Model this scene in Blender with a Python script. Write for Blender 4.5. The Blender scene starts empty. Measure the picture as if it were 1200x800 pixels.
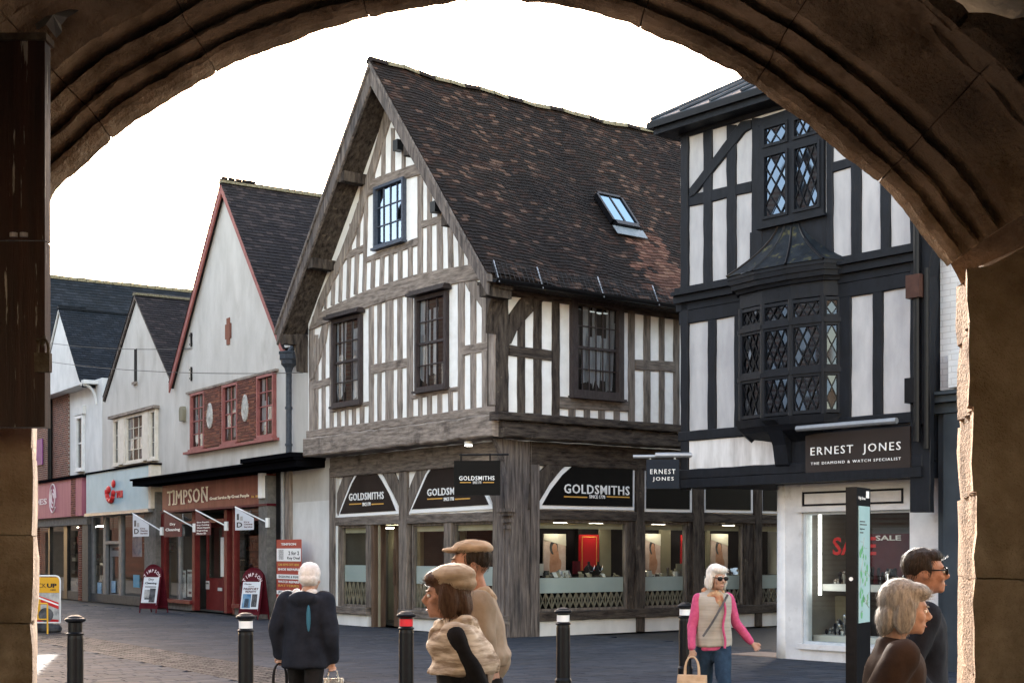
import bpy, bmesh, math, random
from mathutils import Vector, Matrix, noise
R = math.radians
random.seed(7)
rnd = random.uniform
scene = bpy.context.scene
COL = scene.collection
# ------------------------------------------------------------------ camera, sky, sun, exposure
EYE = 1.65
F = 1667.0
cam = bpy.data.cameras.new('camera'); camo = bpy.data.objects.new('camera', cam); COL.objects.link(camo)
cam.sensor_width = 36; cam.lens = 50.0; cam.shift_y = 0.2067; cam.clip_start = 0.05; cam.clip_end = 2000
camo.location = (0, 0, EYE); camo.rotation_euler = (R(90), 0, 0)
scene.camera = camo
SUN_AZ, SUN_EL = 7.0, 23.3      # degrees to the left of straight ahead, elevation
world = bpy.data.worlds.new('World'); scene.world = world; world.use_nodes = True
wn = world.node_tree; bg = wn.nodes['Background']
sky = wn.nodes.new('ShaderNodeTexSky'); sky.sky_type = 'NISHITA'; sky.sun_disc = False
sky.sun_elevation = R(SUN_EL); sky.sun_rotation = R(-SUN_AZ)
sky.air_density = 1.0; sky.dust_density = 0.9; sky.ozone_density = 1.0
tint = wn.nodes.new('ShaderNodeMix'); tint.data_type = 'RGBA'; tint.blend_type = 'MULTIPLY'; tint.inputs[0].default_value = 1; tint.inputs[7].default_value = (1.3, 1.0, .755, 1)   # a hazy, milky sky
wn.links.new(sky.outputs[0], tint.inputs[6]); wn.links.new(tint.outputs[2], bg.inputs[0]); bg.inputs[1].default_value = 0.15
sun = bpy.data.lights.new('sun', 'SUN'); sun.energy = 2.6; sun.angle = R(0.5); sun.color = (1, .95, .87)
suno = bpy.data.objects.new('sun', sun); COL.objects.link(suno)
d = Vector((-math.sin(R(SUN_AZ))*math.cos(R(SUN_EL)), math.cos(R(SUN_AZ))*math.cos(R(SUN_EL)), math.sin(R(SUN_EL))))
suno.rotation_euler = d.to_track_quat('Z', 'Y').to_euler()
vs = scene.view_settings; vs.view_transform = 'Standard'; vs.look = 'None'; vs.exposure = 3.12; vs.gamma = 1
scene.cycles.max_bounces = 8; scene.cycles.transparent_max_bounces = 12
scene.cycles.use_denoising = True

# a scratch scene in which text and modifiers are turned into meshes (removed at the end)
WORK = bpy.data.scenes.new('work')
def work_dg():
    with bpy.context.temp_override(scene=WORK, view_layer=WORK.view_layers[0]):
        return bpy.context.evaluated_depsgraph_get()
# ------------------------------------------------------------------ materials
MATS = {}
def srgb(h):
    h = h.lstrip('#'); c = [int(h[i:i+2], 16)/255 for i in (0, 2, 4)]
    return tuple((x/12.92 if x <= .04045 else ((x+.055)/1.055)**2.4) for x in c) + (1,)
def _c(c):
    return srgb(c) if isinstance(c, str) else (tuple(c) + (1,) if len(c) == 3 else c)
def mat(name, c1, c2=None, rough=.8, scale=6, stretch=(1, 1, 1), detail=6, bump=.25, bd=.01, metal=0, c3=None, s3=.7, lo3=.5, hi3=.7,
        island=None, spec=.14, brick=None, lo=.35, hi=.65, fine=60, finek=.25, emit=0, st3=(1, 1, 1)):
    if name in MATS: return MATS[name]
    m = bpy.data.materials.new(name); m.use_nodes = True; MATS[name] = m
    nt = m.node_tree; N = nt.nodes; L = nt.links; b = N['Principled BSDF']
    b.inputs['Roughness'].default_value = rough; b.inputs['Metallic'].default_value = metal
    b.inputs['Specular IOR Level'].default_value = spec
    c1 = _c(c1); c2 = _c(c2) if c2 else c1
    tc = N.new('ShaderNodeTexCoord')
    def nz(sc, st, det=detail):
        mp = N.new('ShaderNodeMapping'); mp.inputs['Scale'].default_value = st; L.new(tc.outputs['Object'], mp.inputs[0])
        n = N.new('ShaderNodeTexNoise'); n.inputs['Scale'].default_value = sc; n.inputs['Detail'].default_value = det
        n.inputs['Roughness'].default_value = .62
        L.new(mp.outputs[0], n.inputs['Vector']); return n
    n = nz(scale, stretch)
    rp = N.new('ShaderNodeValToRGB'); rp.color_ramp.elements[0].position = lo; rp.color_ramp.elements[1].position = hi
    rp.color_ramp.elements[0].color = c1; rp.color_ramp.elements[1].color = c2
    L.new(n.outputs[0], rp.inputs[0]); col = rp.outputs[0]
    if island:
        g = N.new('ShaderNodeNewGeometry'); r2 = N.new('ShaderNodeValToRGB'); cr = r2.color_ramp; cr.interpolation = 'CONSTANT'
        k = len(island)
        cr.elements[0].position = 0; cr.elements[0].color = _c(island[0])
        cr.elements[1].position = 1/k; cr.elements[1].color = _c(island[1])
        for i in range(2, k):
            e = cr.elements.new(i/k); e.color = _c(island[i])
        L.new(g.outputs['Random Per Island'], r2.inputs[0])
        mx = N.new('ShaderNodeMix'); mx.data_type = 'RGBA'; mx.inputs[0].default_value = .75
        L.new(col, mx.inputs[6]); L.new(r2.outputs[0], mx.inputs[7]); col = mx.outputs[2]
    hgt = n.outputs[0]
    if brick:
        mp = N.new('ShaderNodeMapping'); mp.inputs['Rotation'].default_value = brick.get('rot', (R(90), 0, 0))
        L.new(tc.outputs['Object'], mp.inputs[0])
        br = N.new('ShaderNodeTexBrick'); L.new(mp.outputs[0], br.inputs['Vector'])
        br.inputs['Color1'].default_value = _c(brick['a']); br.inputs['Color2'].default_value = _c(brick['b'])
        br.inputs['Mortar'].default_value = _c(brick['m']); br.inputs['Scale'].default_value = 1
        br.inputs['Brick Width'].default_value = brick.get('w', .225); br.inputs['Row Height'].default_value = brick.get('h', .075)
        br.inputs['Mortar Size'].default_value = brick.get('s', .008)
        mx = N.new('ShaderNodeMix'); mx.data_type = 'RGBA'; mx.blend_type = 'MULTIPLY'; mx.inputs[0].default_value = .6
        L.new(br.outputs[0], mx.inputs[6]); L.new(col, mx.inputs[7]); col = mx.outputs[2]
    if c3:
        n3 = nz(s3, st3); r3 = N.new('ShaderNodeMapRange'); r3.inputs[1].default_value = lo3; r3.inputs[2].default_value = hi3
        L.new(n3.outputs[0], r3.inputs[0])
        mx = N.new('ShaderNodeMix'); mx.data_type = 'RGBA'; L.new(r3.outputs[0], mx.inputs[0])
        L.new(col, mx.inputs[6]); mx.inputs[7].default_value = _c(c3); col = mx.outputs[2]
    L.new(col, b.inputs['Base Color'])
    if bump:
        nf = nz(fine, stretch, 3)
        ad = N.new('ShaderNodeMath'); ad.operation = 'MULTIPLY_ADD'; L.new(nf.outputs[0], ad.inputs[0]); ad.inputs[1].default_value = finek
        L.new(hgt, ad.inputs[2])
        hh = ad.outputs[0]
        if brick:
            a2 = N.new('ShaderNodeMath'); a2.operation = 'MULTIPLY_ADD'; L.new(br.outputs['Fac'], a2.inputs[0]); a2.inputs[1].default_value = -1.0
            L.new(hh, a2.inputs[2]); hh = a2.outputs[0]
        bp = N.new('ShaderNodeBump'); bp.inputs['Strength'].default_value = bump; bp.inputs['Distance'].default_value = bd
        L.new(hh, bp.inputs['Height']); L.new(bp.outputs[0], b.inputs['Normal'])
    if emit:
        L.new(col, b.inputs['Emission Color']); b.inputs['Emission Strength'].default_value = emit
    return m
def glass(name, tint=(1, 1, 1), refl=1.0, rough=.02, dark=0.0, ior=1.5):
    m = bpy.data.materials.new(name); m.use_nodes = True; nt = m.node_tree; N = nt.nodes; L = nt.links
    N.remove(N['Principled BSDF']); out = N['Material Output']
    tr = N.new('ShaderNodeBsdfTransparent'); tr.inputs[0].default_value = tint + (1,)
    gl = N.new('ShaderNodeBsdfGlossy'); gl.inputs['Roughness'].default_value = rough; gl.inputs[0].default_value = (refl, refl, refl, 1) if isinstance(refl, float) else refl + (1,)
    ge = N.new('ShaderNodeNewGeometry'); dt = N.new('ShaderNodeVectorMath'); dt.operation = 'DOT_PRODUCT'; L.new(ge.outputs['Incoming'], dt.inputs[0]); L.new(ge.outputs['Normal'], dt.inputs[1])
    ab = N.new('ShaderNodeMath'); ab.operation = 'ABSOLUTE'; L.new(dt.outputs['Value'], ab.inputs[0]); sb = N.new('ShaderNodeMath'); sb.operation = 'SUBTRACT'; sb.inputs[0].default_value = 1; L.new(ab.outputs[0], sb.inputs[1])
    pw = N.new('ShaderNodeMath'); pw.operation = 'POWER'; L.new(sb.outputs[0], pw.inputs[0]); pw.inputs[1].default_value = 5; fr = N.new('ShaderNodeMath'); fr.operation = 'MULTIPLY_ADD'; L.new(pw.outputs[0], fr.inputs[0]); fr.inputs[1].default_value = .8; fr.inputs[2].default_value = .04
    ml = N.new('ShaderNodeMath'); ml.operation = 'MULTIPLY_ADD'; ml.inputs[1].default_value = 1.6; ml.inputs[2].default_value = dark; ml.use_clamp = True
    L.new(fr.outputs[0], ml.inputs[0])
    mx = N.new('ShaderNodeMixShader'); L.new(ml.outputs[0], mx.inputs[0]); L.new(tr.outputs[0], mx.inputs[1]); L.new(gl.outputs[0], mx.inputs[2])
    L.new(mx.outputs[0], out.inputs[0]); MATS[name] = m; return m
def emis(name, c, s):
    m = bpy.data.materials.new(name); m.use_nodes = True; b = m.node_tree.nodes['Principled BSDF']
    b.inputs['Base Color'].default_value = _c(c); b.inputs['Emission Color'].default_value = _c(c); b.inputs['Emission Strength'].default_value = s
    MATS[name] = m; return m
M = MATS
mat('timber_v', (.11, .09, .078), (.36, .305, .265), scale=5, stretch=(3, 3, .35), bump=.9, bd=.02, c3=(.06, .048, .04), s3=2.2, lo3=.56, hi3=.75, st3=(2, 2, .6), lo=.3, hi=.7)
mat('timber_mid', (.06, .05, .044), (.22, .185, .16), scale=5, stretch=(3, 3, .35), bump=.9, bd=.02, c3=(.03, .025, .022), s3=2.2, lo3=.56, hi3=.75, st3=(2, 2, .6), lo=.3, hi=.7)  # darker copy of timber_v; the side's weaker light is put into the colour
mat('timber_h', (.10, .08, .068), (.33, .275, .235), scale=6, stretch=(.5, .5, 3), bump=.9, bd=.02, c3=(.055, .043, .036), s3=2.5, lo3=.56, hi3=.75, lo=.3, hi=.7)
mat('timber_mid_h', (.06, .05, .044), (.22, .185, .16), scale=6, stretch=(.5, .5, 3), bump=.9, bd=.02, c3=(.03, .025, .022), s3=2.5, lo3=.56, hi3=.75, lo=.3, hi=.7)  # timber_h darkened the same way, shade in its colour
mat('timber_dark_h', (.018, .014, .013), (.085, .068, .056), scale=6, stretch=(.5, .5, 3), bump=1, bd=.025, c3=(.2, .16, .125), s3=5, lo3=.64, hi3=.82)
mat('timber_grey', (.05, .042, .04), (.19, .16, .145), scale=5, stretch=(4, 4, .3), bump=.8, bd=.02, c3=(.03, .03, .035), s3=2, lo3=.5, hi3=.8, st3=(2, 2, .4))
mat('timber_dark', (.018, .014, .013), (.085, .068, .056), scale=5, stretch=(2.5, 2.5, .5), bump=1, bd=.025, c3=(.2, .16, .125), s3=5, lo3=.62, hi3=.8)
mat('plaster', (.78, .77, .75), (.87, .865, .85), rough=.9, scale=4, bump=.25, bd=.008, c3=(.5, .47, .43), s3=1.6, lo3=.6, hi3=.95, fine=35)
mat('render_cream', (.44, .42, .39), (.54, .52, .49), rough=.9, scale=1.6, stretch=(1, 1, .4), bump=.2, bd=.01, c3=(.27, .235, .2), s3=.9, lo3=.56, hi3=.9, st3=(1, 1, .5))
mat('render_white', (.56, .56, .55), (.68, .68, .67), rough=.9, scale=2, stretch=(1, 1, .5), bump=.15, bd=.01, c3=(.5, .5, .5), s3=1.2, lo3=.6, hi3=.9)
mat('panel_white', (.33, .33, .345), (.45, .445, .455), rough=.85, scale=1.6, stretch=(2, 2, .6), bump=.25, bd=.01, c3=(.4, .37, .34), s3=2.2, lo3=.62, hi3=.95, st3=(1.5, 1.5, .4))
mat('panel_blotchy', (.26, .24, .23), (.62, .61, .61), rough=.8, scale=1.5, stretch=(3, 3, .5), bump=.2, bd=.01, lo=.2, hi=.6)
mat('black_paint', (.0025, .0032, .0055), (.006, .0075, .012), rough=.6, scale=5, bump=.5, bd=.015, stretch=(2, 2, .6), spec=.22, c3=(.012, .009, .008), s3=3, lo3=.6, hi3=.85)
mat('lead', (.018, .024, .034), (.05, .06, .075), rough=.6, scale=4, bump=.3, bd=.01, spec=.15)
mat('window_frame', (.028, .021, .021), (.05, .04, .04), rough=.55, scale=20, bump=.2, stretch=(1, 1, .3))
mat('window_blue', (.045, .055, .08), (.075, .09, .12), rough=.5, scale=20, bump=.1)
TI = [(.008, .006, .0055), (.018, .009, .007), (.009, .0075, .007), (.03, .014, .010), (.008, .006, .0055), (.013, .008, .0065), (.10, .058, .042), (.010, .008, .007), (.034, .017, .012), (.016, .012, .011), (.008, .007, .0065), (.05, .03, .023), (.010, .007, .006), (.012, .009, .008), (.007, .006, .006), (.022, .012, .009), (.009, .007, .006)]
mat('tile', (.012, .008, .007), (.034, .021, .016), rough=.88, scale=14, bump=.6, bd=.01, island=TI, c3=(.005, .004, .0045), s3=.45, lo3=.45, hi3=.75, spec=.12)
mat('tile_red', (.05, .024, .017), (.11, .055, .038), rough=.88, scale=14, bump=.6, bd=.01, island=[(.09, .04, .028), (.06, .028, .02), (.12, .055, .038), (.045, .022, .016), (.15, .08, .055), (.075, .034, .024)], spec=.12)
mat('tile_slate', (.006, .009, .014), (.016, .02, .027), rough=.9, scale=12, bump=.4, spec=.2, island=[(.005, .008, .012), (.010, .013, .018), (.007, .009, .012), (.016, .019, .025), (.008, .010, .013)])
mat('tile_brown', (.011, .009, .010), (.03, .024, .024), rough=.9, scale=12, bump=.5, spec=.2, island=[(.009, .007, .009), (.018, .014, .015), (.013, .011, .013), (.035, .026, .026), (.011, .009, .010)])
mat('moss', (.10, .085, .05), (.2, .18, .13), rough=.95, scale=20, bump=.8, bd=.02)
mat('red_paint', (.11, .014, .014), (.15, .022, .02), rough=.5, scale=5, bump=.1)
mat('barge_red', (.22, .075, .07), (.3, .11, .1), rough=.7, scale=5, bump=.2)
mat('maroon', (.06, .004, .01), (.085, .008, .014), rough=.6, scale=4, bump=.05)
mat('sign_red', (.12, .02, .016), (.18, .042, .033), rough=.5, scale=1.5, stretch=(4, 4, .3), bump=.05)
mat('sign_pink', (.3, .09, .13), (.38, .13, .17), rough=.6, scale=2, stretch=(4, 4, .3), bump=.05)
mat('sign_blue', (.26, .39, .46), (.33, .47, .54), rough=.5, scale=1, bump=.03)
mat('sign_brown', (.012, .008, .007), (.028, .02, .017), rough=.5, scale=.8, bump=.05, spec=.12)
mat('sign_black', (.003, .0028, .003), (.004, .004, .004), rough=.5, scale=2, bump=0, spec=.08)
mat('sign_taupe', (.026, .02, .018), (.034, .027, .025), rough=.6, scale=1, bump=.05, spec=.12)
mat('sign_navy', (.005, .011, .02), (.008, .015, .026), rough=.4, scale=1, bump=0, spec=.12)
mat('letter_white', (.8, .8, .8), rough=.5, bump=0)
mat('letter_cream', (.7, .6, .45), (.85, .8, .7), rough=.5, scale=6, bump=0)
mat('letter_gold', (.6, .33, .08), rough=.4, bump=0)
mat('letter_dark', (.02, .02, .025), rough=.6, bump=0)
mat('letter_red', (.5, .03, .03), rough=.5, bump=0)
mat('brickwork', (.5, .5, .5), (1, 1, 1), rough=.9, scale=6, bump=.5, bd=.008, brick=dict(a=(.2, .07, .045), b=(.11, .045, .035), m=(.35, .3, .26)))
mat('brick_red', (.12, .045, .032), (.2, .08, .055), rough=.9, scale=14, bump=.5, island=[(.17, .06, .04), (.1, .04, .032), (.21, .085, .055), (.075, .03, .03), (.14, .055, .04)])
mat('mortar', (.42, .39, .34), (.52, .49, .44), rough=.95, bump=.3)
mat('brick_white', (.8, .8, .8), (1, 1, 1), rough=.8, scale=3, bump=.4, bd=.012, brick=dict(a=(.68, .71, .74), b=(.62, .65, .69), m=(.5, .52, .55), s=.006, h=.085, w=.24))
mat('grey_paint', (.028, .036, .046), (.04, .05, .062), rough=.5, scale=2, bump=.1)
mat('stone_grey', (.11, .105, .1), (.17, .16, .15), rough=.85, scale=8, bump=.3)
mat('metal_black', (.003, .003, .004), (.006, .006, .008), rough=.4, scale=10, bump=.1, spec=.16)
mat('iron_blue', (.035, .042, .055), (.06, .07, .085), rough=.5, scale=15, bump=.2)
mat('aluminium', (.25, .26, .28), (.32, .33, .35), rough=.4, metal=.6, bump=.05)
mat('dark_inside', (.010, .009, .009), rough=.9, bump=0)
mat('inside_grey', (.03, .03, .028), (.055, .055, .05), rough=.9, scale=1, bump=0)
mat('inside_cream', (.17, .155, .11), (.24, .22, .16), rough=.8, scale=1, bump=0)
mat('inside_white', (.5, .5, .48), (.6, .6, .58), rough=.7, scale=2, bump=0)
mat('blind', (.42, .38, .27), (.5, .45, .33), rough=.8, scale=3, bump=.05)
mat('frosted', (.4, .45, .45), (.48, .53, .53), rough=.4, scale=1, bump=0)
mat('lattice_metal', (.2, .17, .13), (.3, .26, .2), rough=.5, scale=8, bump=.1)
mat('door_wood', (.08, .05, .035), (.15, .1, .07), rough=.5, scale=4, stretch=(3, 3, .3), bump=.2)
mat('display_red', (.36, .01, .015), rough=.5, bump=0)
mat('display_pink', (.42, .3, .28), (.62, .5, .46), rough=.6, scale=3, bump=0)
mat('skin_print', (.35, .17, .11), (.5, .28, .2), rough=.6, scale=5, bump=0)
mat('silver', (.5, .5, .52), rough=.2, metal=.9, bump=0)
mat('jewel', (.5, .5, .48), (.1, .08, .06), rough=.15, metal=.5, scale=40, bump=0, island=[(.7, .7, .68), (.3, .25, .18), (.08, .06, .05), (.85, .85, .82), (.2, .2, .2)])
mat('velvet', (.008, .007, .009), rough=.95, bump=0)
mat('paver', (.022, .026, .034), (.045, .05, .06), rough=.7, scale=9, bump=.2, bd=.003, spec=.1, c3=(.013, .017, .025), s3=.35, lo3=.45, hi3=.8,
    island=[(.021, .027, .040), (.031, .038, .052), (.025, .031, .045), (.042, .048, .060), (.03, .031, .037), (.016, .020, .031)])
mat('cobble', (.025, .02, .019), (.05, .04, .036), rough=.6, scale=9, bump=.5, bd=.006, island=[(.016, .015, .017), (.028, .026, .027), (.02, .018, .02), (.038, .035, .035), (.012, .012, .014)])
mat('ground_base', (.015, .015, .017), (.03, .03, .033), rough=.7, scale=10, bump=.3)
mat('slab_pink', (.2, .15, .12), (.28, .21, .17), rough=.6, scale=5, bump=.2)
mat('arch_stone', (.18, .125, .08), (.56, .42, .3), rough=.92, scale=3.4, detail=14, bump=1.0, bd=.022, c3=(.07, .048, .033), s3=1.7, lo3=.5, hi3=.72, fine=70, finek=.8, lo=.38, hi=.63, spec=.12)
mat('pier_stone', (.27, .17, .105), (.5, .35, .24), rough=.92, scale=4.5, detail=14, bump=1, bd=.02, c3=(.16, .1, .06), s3=2.2, lo3=.5, hi3=.72, fine=80, finek=.8, spec=.12)
mat('pale_stone', (.4, .34, .26), (.62, .56, .46), rough=.95, scale=5, detail=9, bump=1, bd=.02, c3=(.2, .15, .1), s3=4, lo3=.58, hi3=.8)
mat('old_wood', (.03, .008, .005), (.075, .022, .013), rough=.55, scale=4, stretch=(6, 6, .35), bump=.8, bd=.008, c3=(.5, .42, .36), s3=14, lo3=.61, hi3=.64, st3=(3, 3, .22), spec=.5)
mat('rust', (.08, .05, .035), (.2, .15, .11), rough=.7, scale=15, bump=.5)
mat('yellow', (.6, .32, .03), rough=.5, bump=0)
mat('rubber', (.02, .02, .022), (.05, .05, .055), rough=.6, bump=.1)
mat('band_white', (.7, .7, .72), rough=.3, bump=0)
mat('band_red', (.55, .03, .04), rough=.35, bump=0)
mat('photo_grey', (.2, .2, .21), (.5, .49, .47), rough=.6, scale=4, bump=0)
mat('photo_dark', (.02, .02, .025), (.12, .12, .13), rough=.6, scale=6, bump=0)
mat('photo_blue', (.06, .16, .3), (.4, .55, .65), rough=.5, scale=2, bump=0)
mat('map_screen', (.28, .42, .44), (.34, .48, .5), rough=.3, scale=2, bump=0)
mat('map_green', (.12, .34, .16), rough=.4, bump=0)
glass('shop_glass', (.86, .9, .88), .8, .01, .0)
glass('dark_glass', (.62, .65, .68), .6, .02, .1)
glass('lead_glass', (.12, .12, .13), (.4, .52, .7), .03, .16)  # blue in the gloss colour stands in for a deep blue sky reflection
emis('lamp_glow', (1, .93, .8), 5)
emis('lamp_soft', (1, .88, .68), 6.5)
emis('lit_ceiling', (1, .95, .85), .25)

# ------------------------------------------------------------------ mesh building
class MB:
    def __init__(s): s.v = []; s.f = []; s.mi = []; s.cur = 0
    def add(s, vs, fs):
        o = len(s.v); s.v += [tuple(v) for v in vs]; s.f += [tuple(o+i for i in f) for f in fs]; s.mi += [s.cur]*len(fs); return s
    def box(s, x0, x1, y0, y1, z0, z1, T=None):
        vs = [(x, y, z) for z in (z0, z1) for y in (y0, y1) for x in (x0, x1)]
        if T: vs = [T(*v) for v in vs]
        return s.add(vs, [(0, 2, 3, 1), (4, 5, 7, 6), (0, 1, 5, 4), (2, 6, 7, 3), (0, 4, 6, 2), (1, 3, 7, 5)])
    def tube(s, p, q, r0, r1=None, n=10, cap=True):
        p = Vector(p); q = Vector(q); r1 = r0 if r1 is None else r1
        w = (q-p).normalized(); u = w.orthogonal().normalized(); v = w.cross(u)
        vs = [p+(u*math.cos(a)+v*math.sin(a))*r0 for a in [2*math.pi*i/n for i in range(n)]] + [q+(u*math.cos(a)+v*math.sin(a))*r1 for a in [2*math.pi*i/n for i in range(n)]]
        fs = [(i, (i+1) % n, n+(i+1) % n, n+i) for i in range(n)]
        if cap: fs += [tuple(range(n-1, -1, -1)), tuple(range(n, 2*n))]
        return s.add(vs, fs)
    def lathe(s, prof, c=(0, 0, 0), n=20, sx=1, sy=1):
        vs = []; k = len(prof)
        for r, z in prof:
            for i in range(n):
                a = 2*math.pi*i/n; vs.append((c[0]+r*sx*math.cos(a), c[1]+r*sy*math.sin(a), c[2]+z))
        fs = [(j*n+i, j*n+(i+1) % n, (j+1)*n+(i+1) % n, (j+1)*n+i) for j in range(k-1) for i in range(n)]
        fs += [tuple(range(n-1, -1, -1)), tuple(range((k-1)*n, k*n))]
        return s.add(vs, fs)
    def ell(s, c, rx, ry, rz, n=12, m=8, rot=None):
        vs = [];
        for j in range(1, m):
            t = math.pi*j/m
            for i in range(n):
                a = 2*math.pi*i/n; vs.append(Vector((rx*math.sin(t)*math.cos(a), ry*math.sin(t)*math.sin(a), rz*math.cos(t))))
        vs += [Vector((0, 0, rz)), Vector((0, 0, -rz))]
        if rot: vs = [rot @ v for v in vs]
        vs = [v+Vector(c) for v in vs]; k = len(vs)
        fs = [(j*n+i, (j+1)*n+i, (j+1)*n+(i+1) % n, j*n+(i+1) % n) for j in range(m-2) for i in range(n)]
        fs += [(k-2, i, (i+1) % n) for i in range(n)] + [(k-1, (m-2)*n+(i+1) % n, (m-2)*n+i) for i in range(n)]
        return s.add(vs, fs)
    def mesh(s, name, mats, smooth=False, fix=True):
        me = bpy.data.meshes.new(name); me.from_pydata(s.v, [], s.f)
        for m in (mats if isinstance(mats, (list, tuple)) else [mats]): me.materials.append(MATS[m] if isinstance(m, str) else m)
        if any(s.mi): me.polygons.foreach_set('material_index', s.mi)
        me.update()
        if fix:
            bm = bmesh.new(); bm.from_mesh(me); bmesh.ops.recalc_face_normals(bm, faces=bm.faces); bm.to_mesh(me); bm.free()
        if smooth: me.polygons.foreach_set('use_smooth', [True]*len(me.polygons))
        return me
    def build(s, name, mats, parent=None, smooth=False, **props):
        return link(name, s.mesh(name, mats, smooth), parent, **props)
def link(name, me, parent=None, **props):
    o = bpy.data.objects.new(name, me); COL.objects.link(o)
    if parent: o.parent = parent
    for k, v in props.items(): o[k] = v
    return o
def empty(name, loc=(0, 0, 0), rz=0, **props):
    o = link(name, None, None, **props); o.location = loc; o.rotation_euler = (0, 0, rz); return o
def copy_tree(o, parent=None):
    c = o.copy(); COL.objects.link(c)
    if parent: c.parent = parent
    for ch in list(o.children): copy_tree(ch, c)
    return c

class Frame:   # a facade's own axes: x to the right as seen from the street, y into the building, z up
    def __init__(s, ox, oy, ex, ey_):
        l = math.hypot(ex, ey_); s.o = (ox, oy); s.e = (ex/l, ey_/l); s.n = (-ey_/l, ex/l)
        s.rz = math.atan2(ey_, ex)
    def to_local(s, X, Y):
        dx, dy = X-s.o[0], Y-s.o[1]; return dx*s.e[0]+dy*s.e[1], dx*s.n[0]+dy*s.n[1]
    def world(s, x, y, z=0): return (s.o[0]+x*s.e[0]+y*s.n[0], s.o[1]+x*s.e[1]+y*s.n[1], z)
class Plane:   # kind 'f': plane y = val, outward -y; kind 's': plane x = val, outward +x
    def __init__(s, fr, kind, val): s.fr = fr; s.kind = kind; s.val = val
    def pt(s, a, z, o=0): return (a, s.val-o, z) if s.kind == 'f' else (s.val+o, a, z)
    def px(s, px, py, o=0):
        """where the sight line through a photo point meets this facade plane: (along, height)"""
        fr = s.fr; c = (px-600)/F
        lx0, ly0 = fr.to_local(0, 0); dx = c*fr.e[0]+fr.e[1]; dy = c*fr.n[0]+fr.n[1]
        if s.kind == 'f': Y = (s.val-o-ly0)/dy; a = lx0+dx*Y
        else: Y = (s.val+o-lx0)/dx; a = ly0+dy*Y
        return (a, EYE+(648-py)*Y/F)
    def box(s, mb, a0, a1, z0, z1, o0, o1):
        vs = [s.pt(a, z, o) for z in (z0, z1) for o in (o0, o1) for a in (a0, a1)]
        return mb.add(vs, [(0, 2, 3, 1), (4, 5, 7, 6), (0, 1, 5, 4), (2, 6, 7, 3), (0, 4, 6, 2), (1, 3, 7, 5)])
    def prism(s, mb, pts, o0, o1, ch=0.0, jit=0.0, seg=.22):
        P = [Vector(p) for p in pts]
        if jit:
            Q = []
            for i, p in enumerate(P):
                q = P[(i+1) % len(P)]; L = (q-p).length; k = max(1, int(L/seg))
                nn = Vector((-(q-p).y, (q-p).x))/max(L, 1e-6)
                for j in range(k):
                    t = j/k; w = p.lerp(q, t)
                    if j: w = w + nn*rnd(-jit, jit)
                    Q.append(w)
            P = Q
        n = len(P)
        area = sum(P[i].x*P[(i+1) % n].y-P[(i+1) % n].x*P[i].y for i in range(n)); sg = 1 if area > 0 else -1
        back = [s.pt(p.x, p.y, o0) for p in P]
        if ch:
            F2 = []
            for i in range(n):
                e1 = (P[i]-P[i-1]); e2 = (P[(i+1) % n]-P[i]); n1 = Vector((-e1.y, e1.x)).normalized(); n2 = Vector((-e2.y, e2.x)).normalized()
                w = n1+n2; w = w.normalized() if w.length > .1 else n1
                F2.append(P[i]+w*ch*sg)
            mid = [s.pt(p.x, p.y, o1-ch*(1+rnd(-.3, .3))) for p in P]; fr_ = [s.pt(p.x, p.y, o1) for p in F2]
            rings = [back, mid, fr_]
        else: rings = [back, [s.pt(p.x, p.y, o1) for p in P]]
        vs = [v for r in rings for v in r]; k = len(rings)
        fs = [(j*n+i, j*n+(i+1) % n, (j+1)*n+(i+1) % n, (j+1)*n+i) for j in range(k-1) for i in range(n)]
        fs += [tuple(range(n-1, -1, -1)), tuple(range((k-1)*n, k*n))]
        return mb.add(vs, fs)
    def poly(s, pts, o=0): return [s.px(x, y, o) for x, y in pts]
def timber(pl, pts, mt, parent, name='timber', o0=-.04, o1=.03, ch=.012, jit=.007, px=True):
    mb = MB(); pl.prism(mb, pl.poly(pts, o1) if px else pts, o0, o1, ch, jit); return mb.build(name, mt, parent)
def stud(pl, xl, xr, yt, yb, mt, parent, name='stud', dx=0, **k):
    return timber(pl, [(xl+dx, yt), (xr+dx, yt), (xr, yb), (xl, yb)], mt, parent, name, **k)

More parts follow.
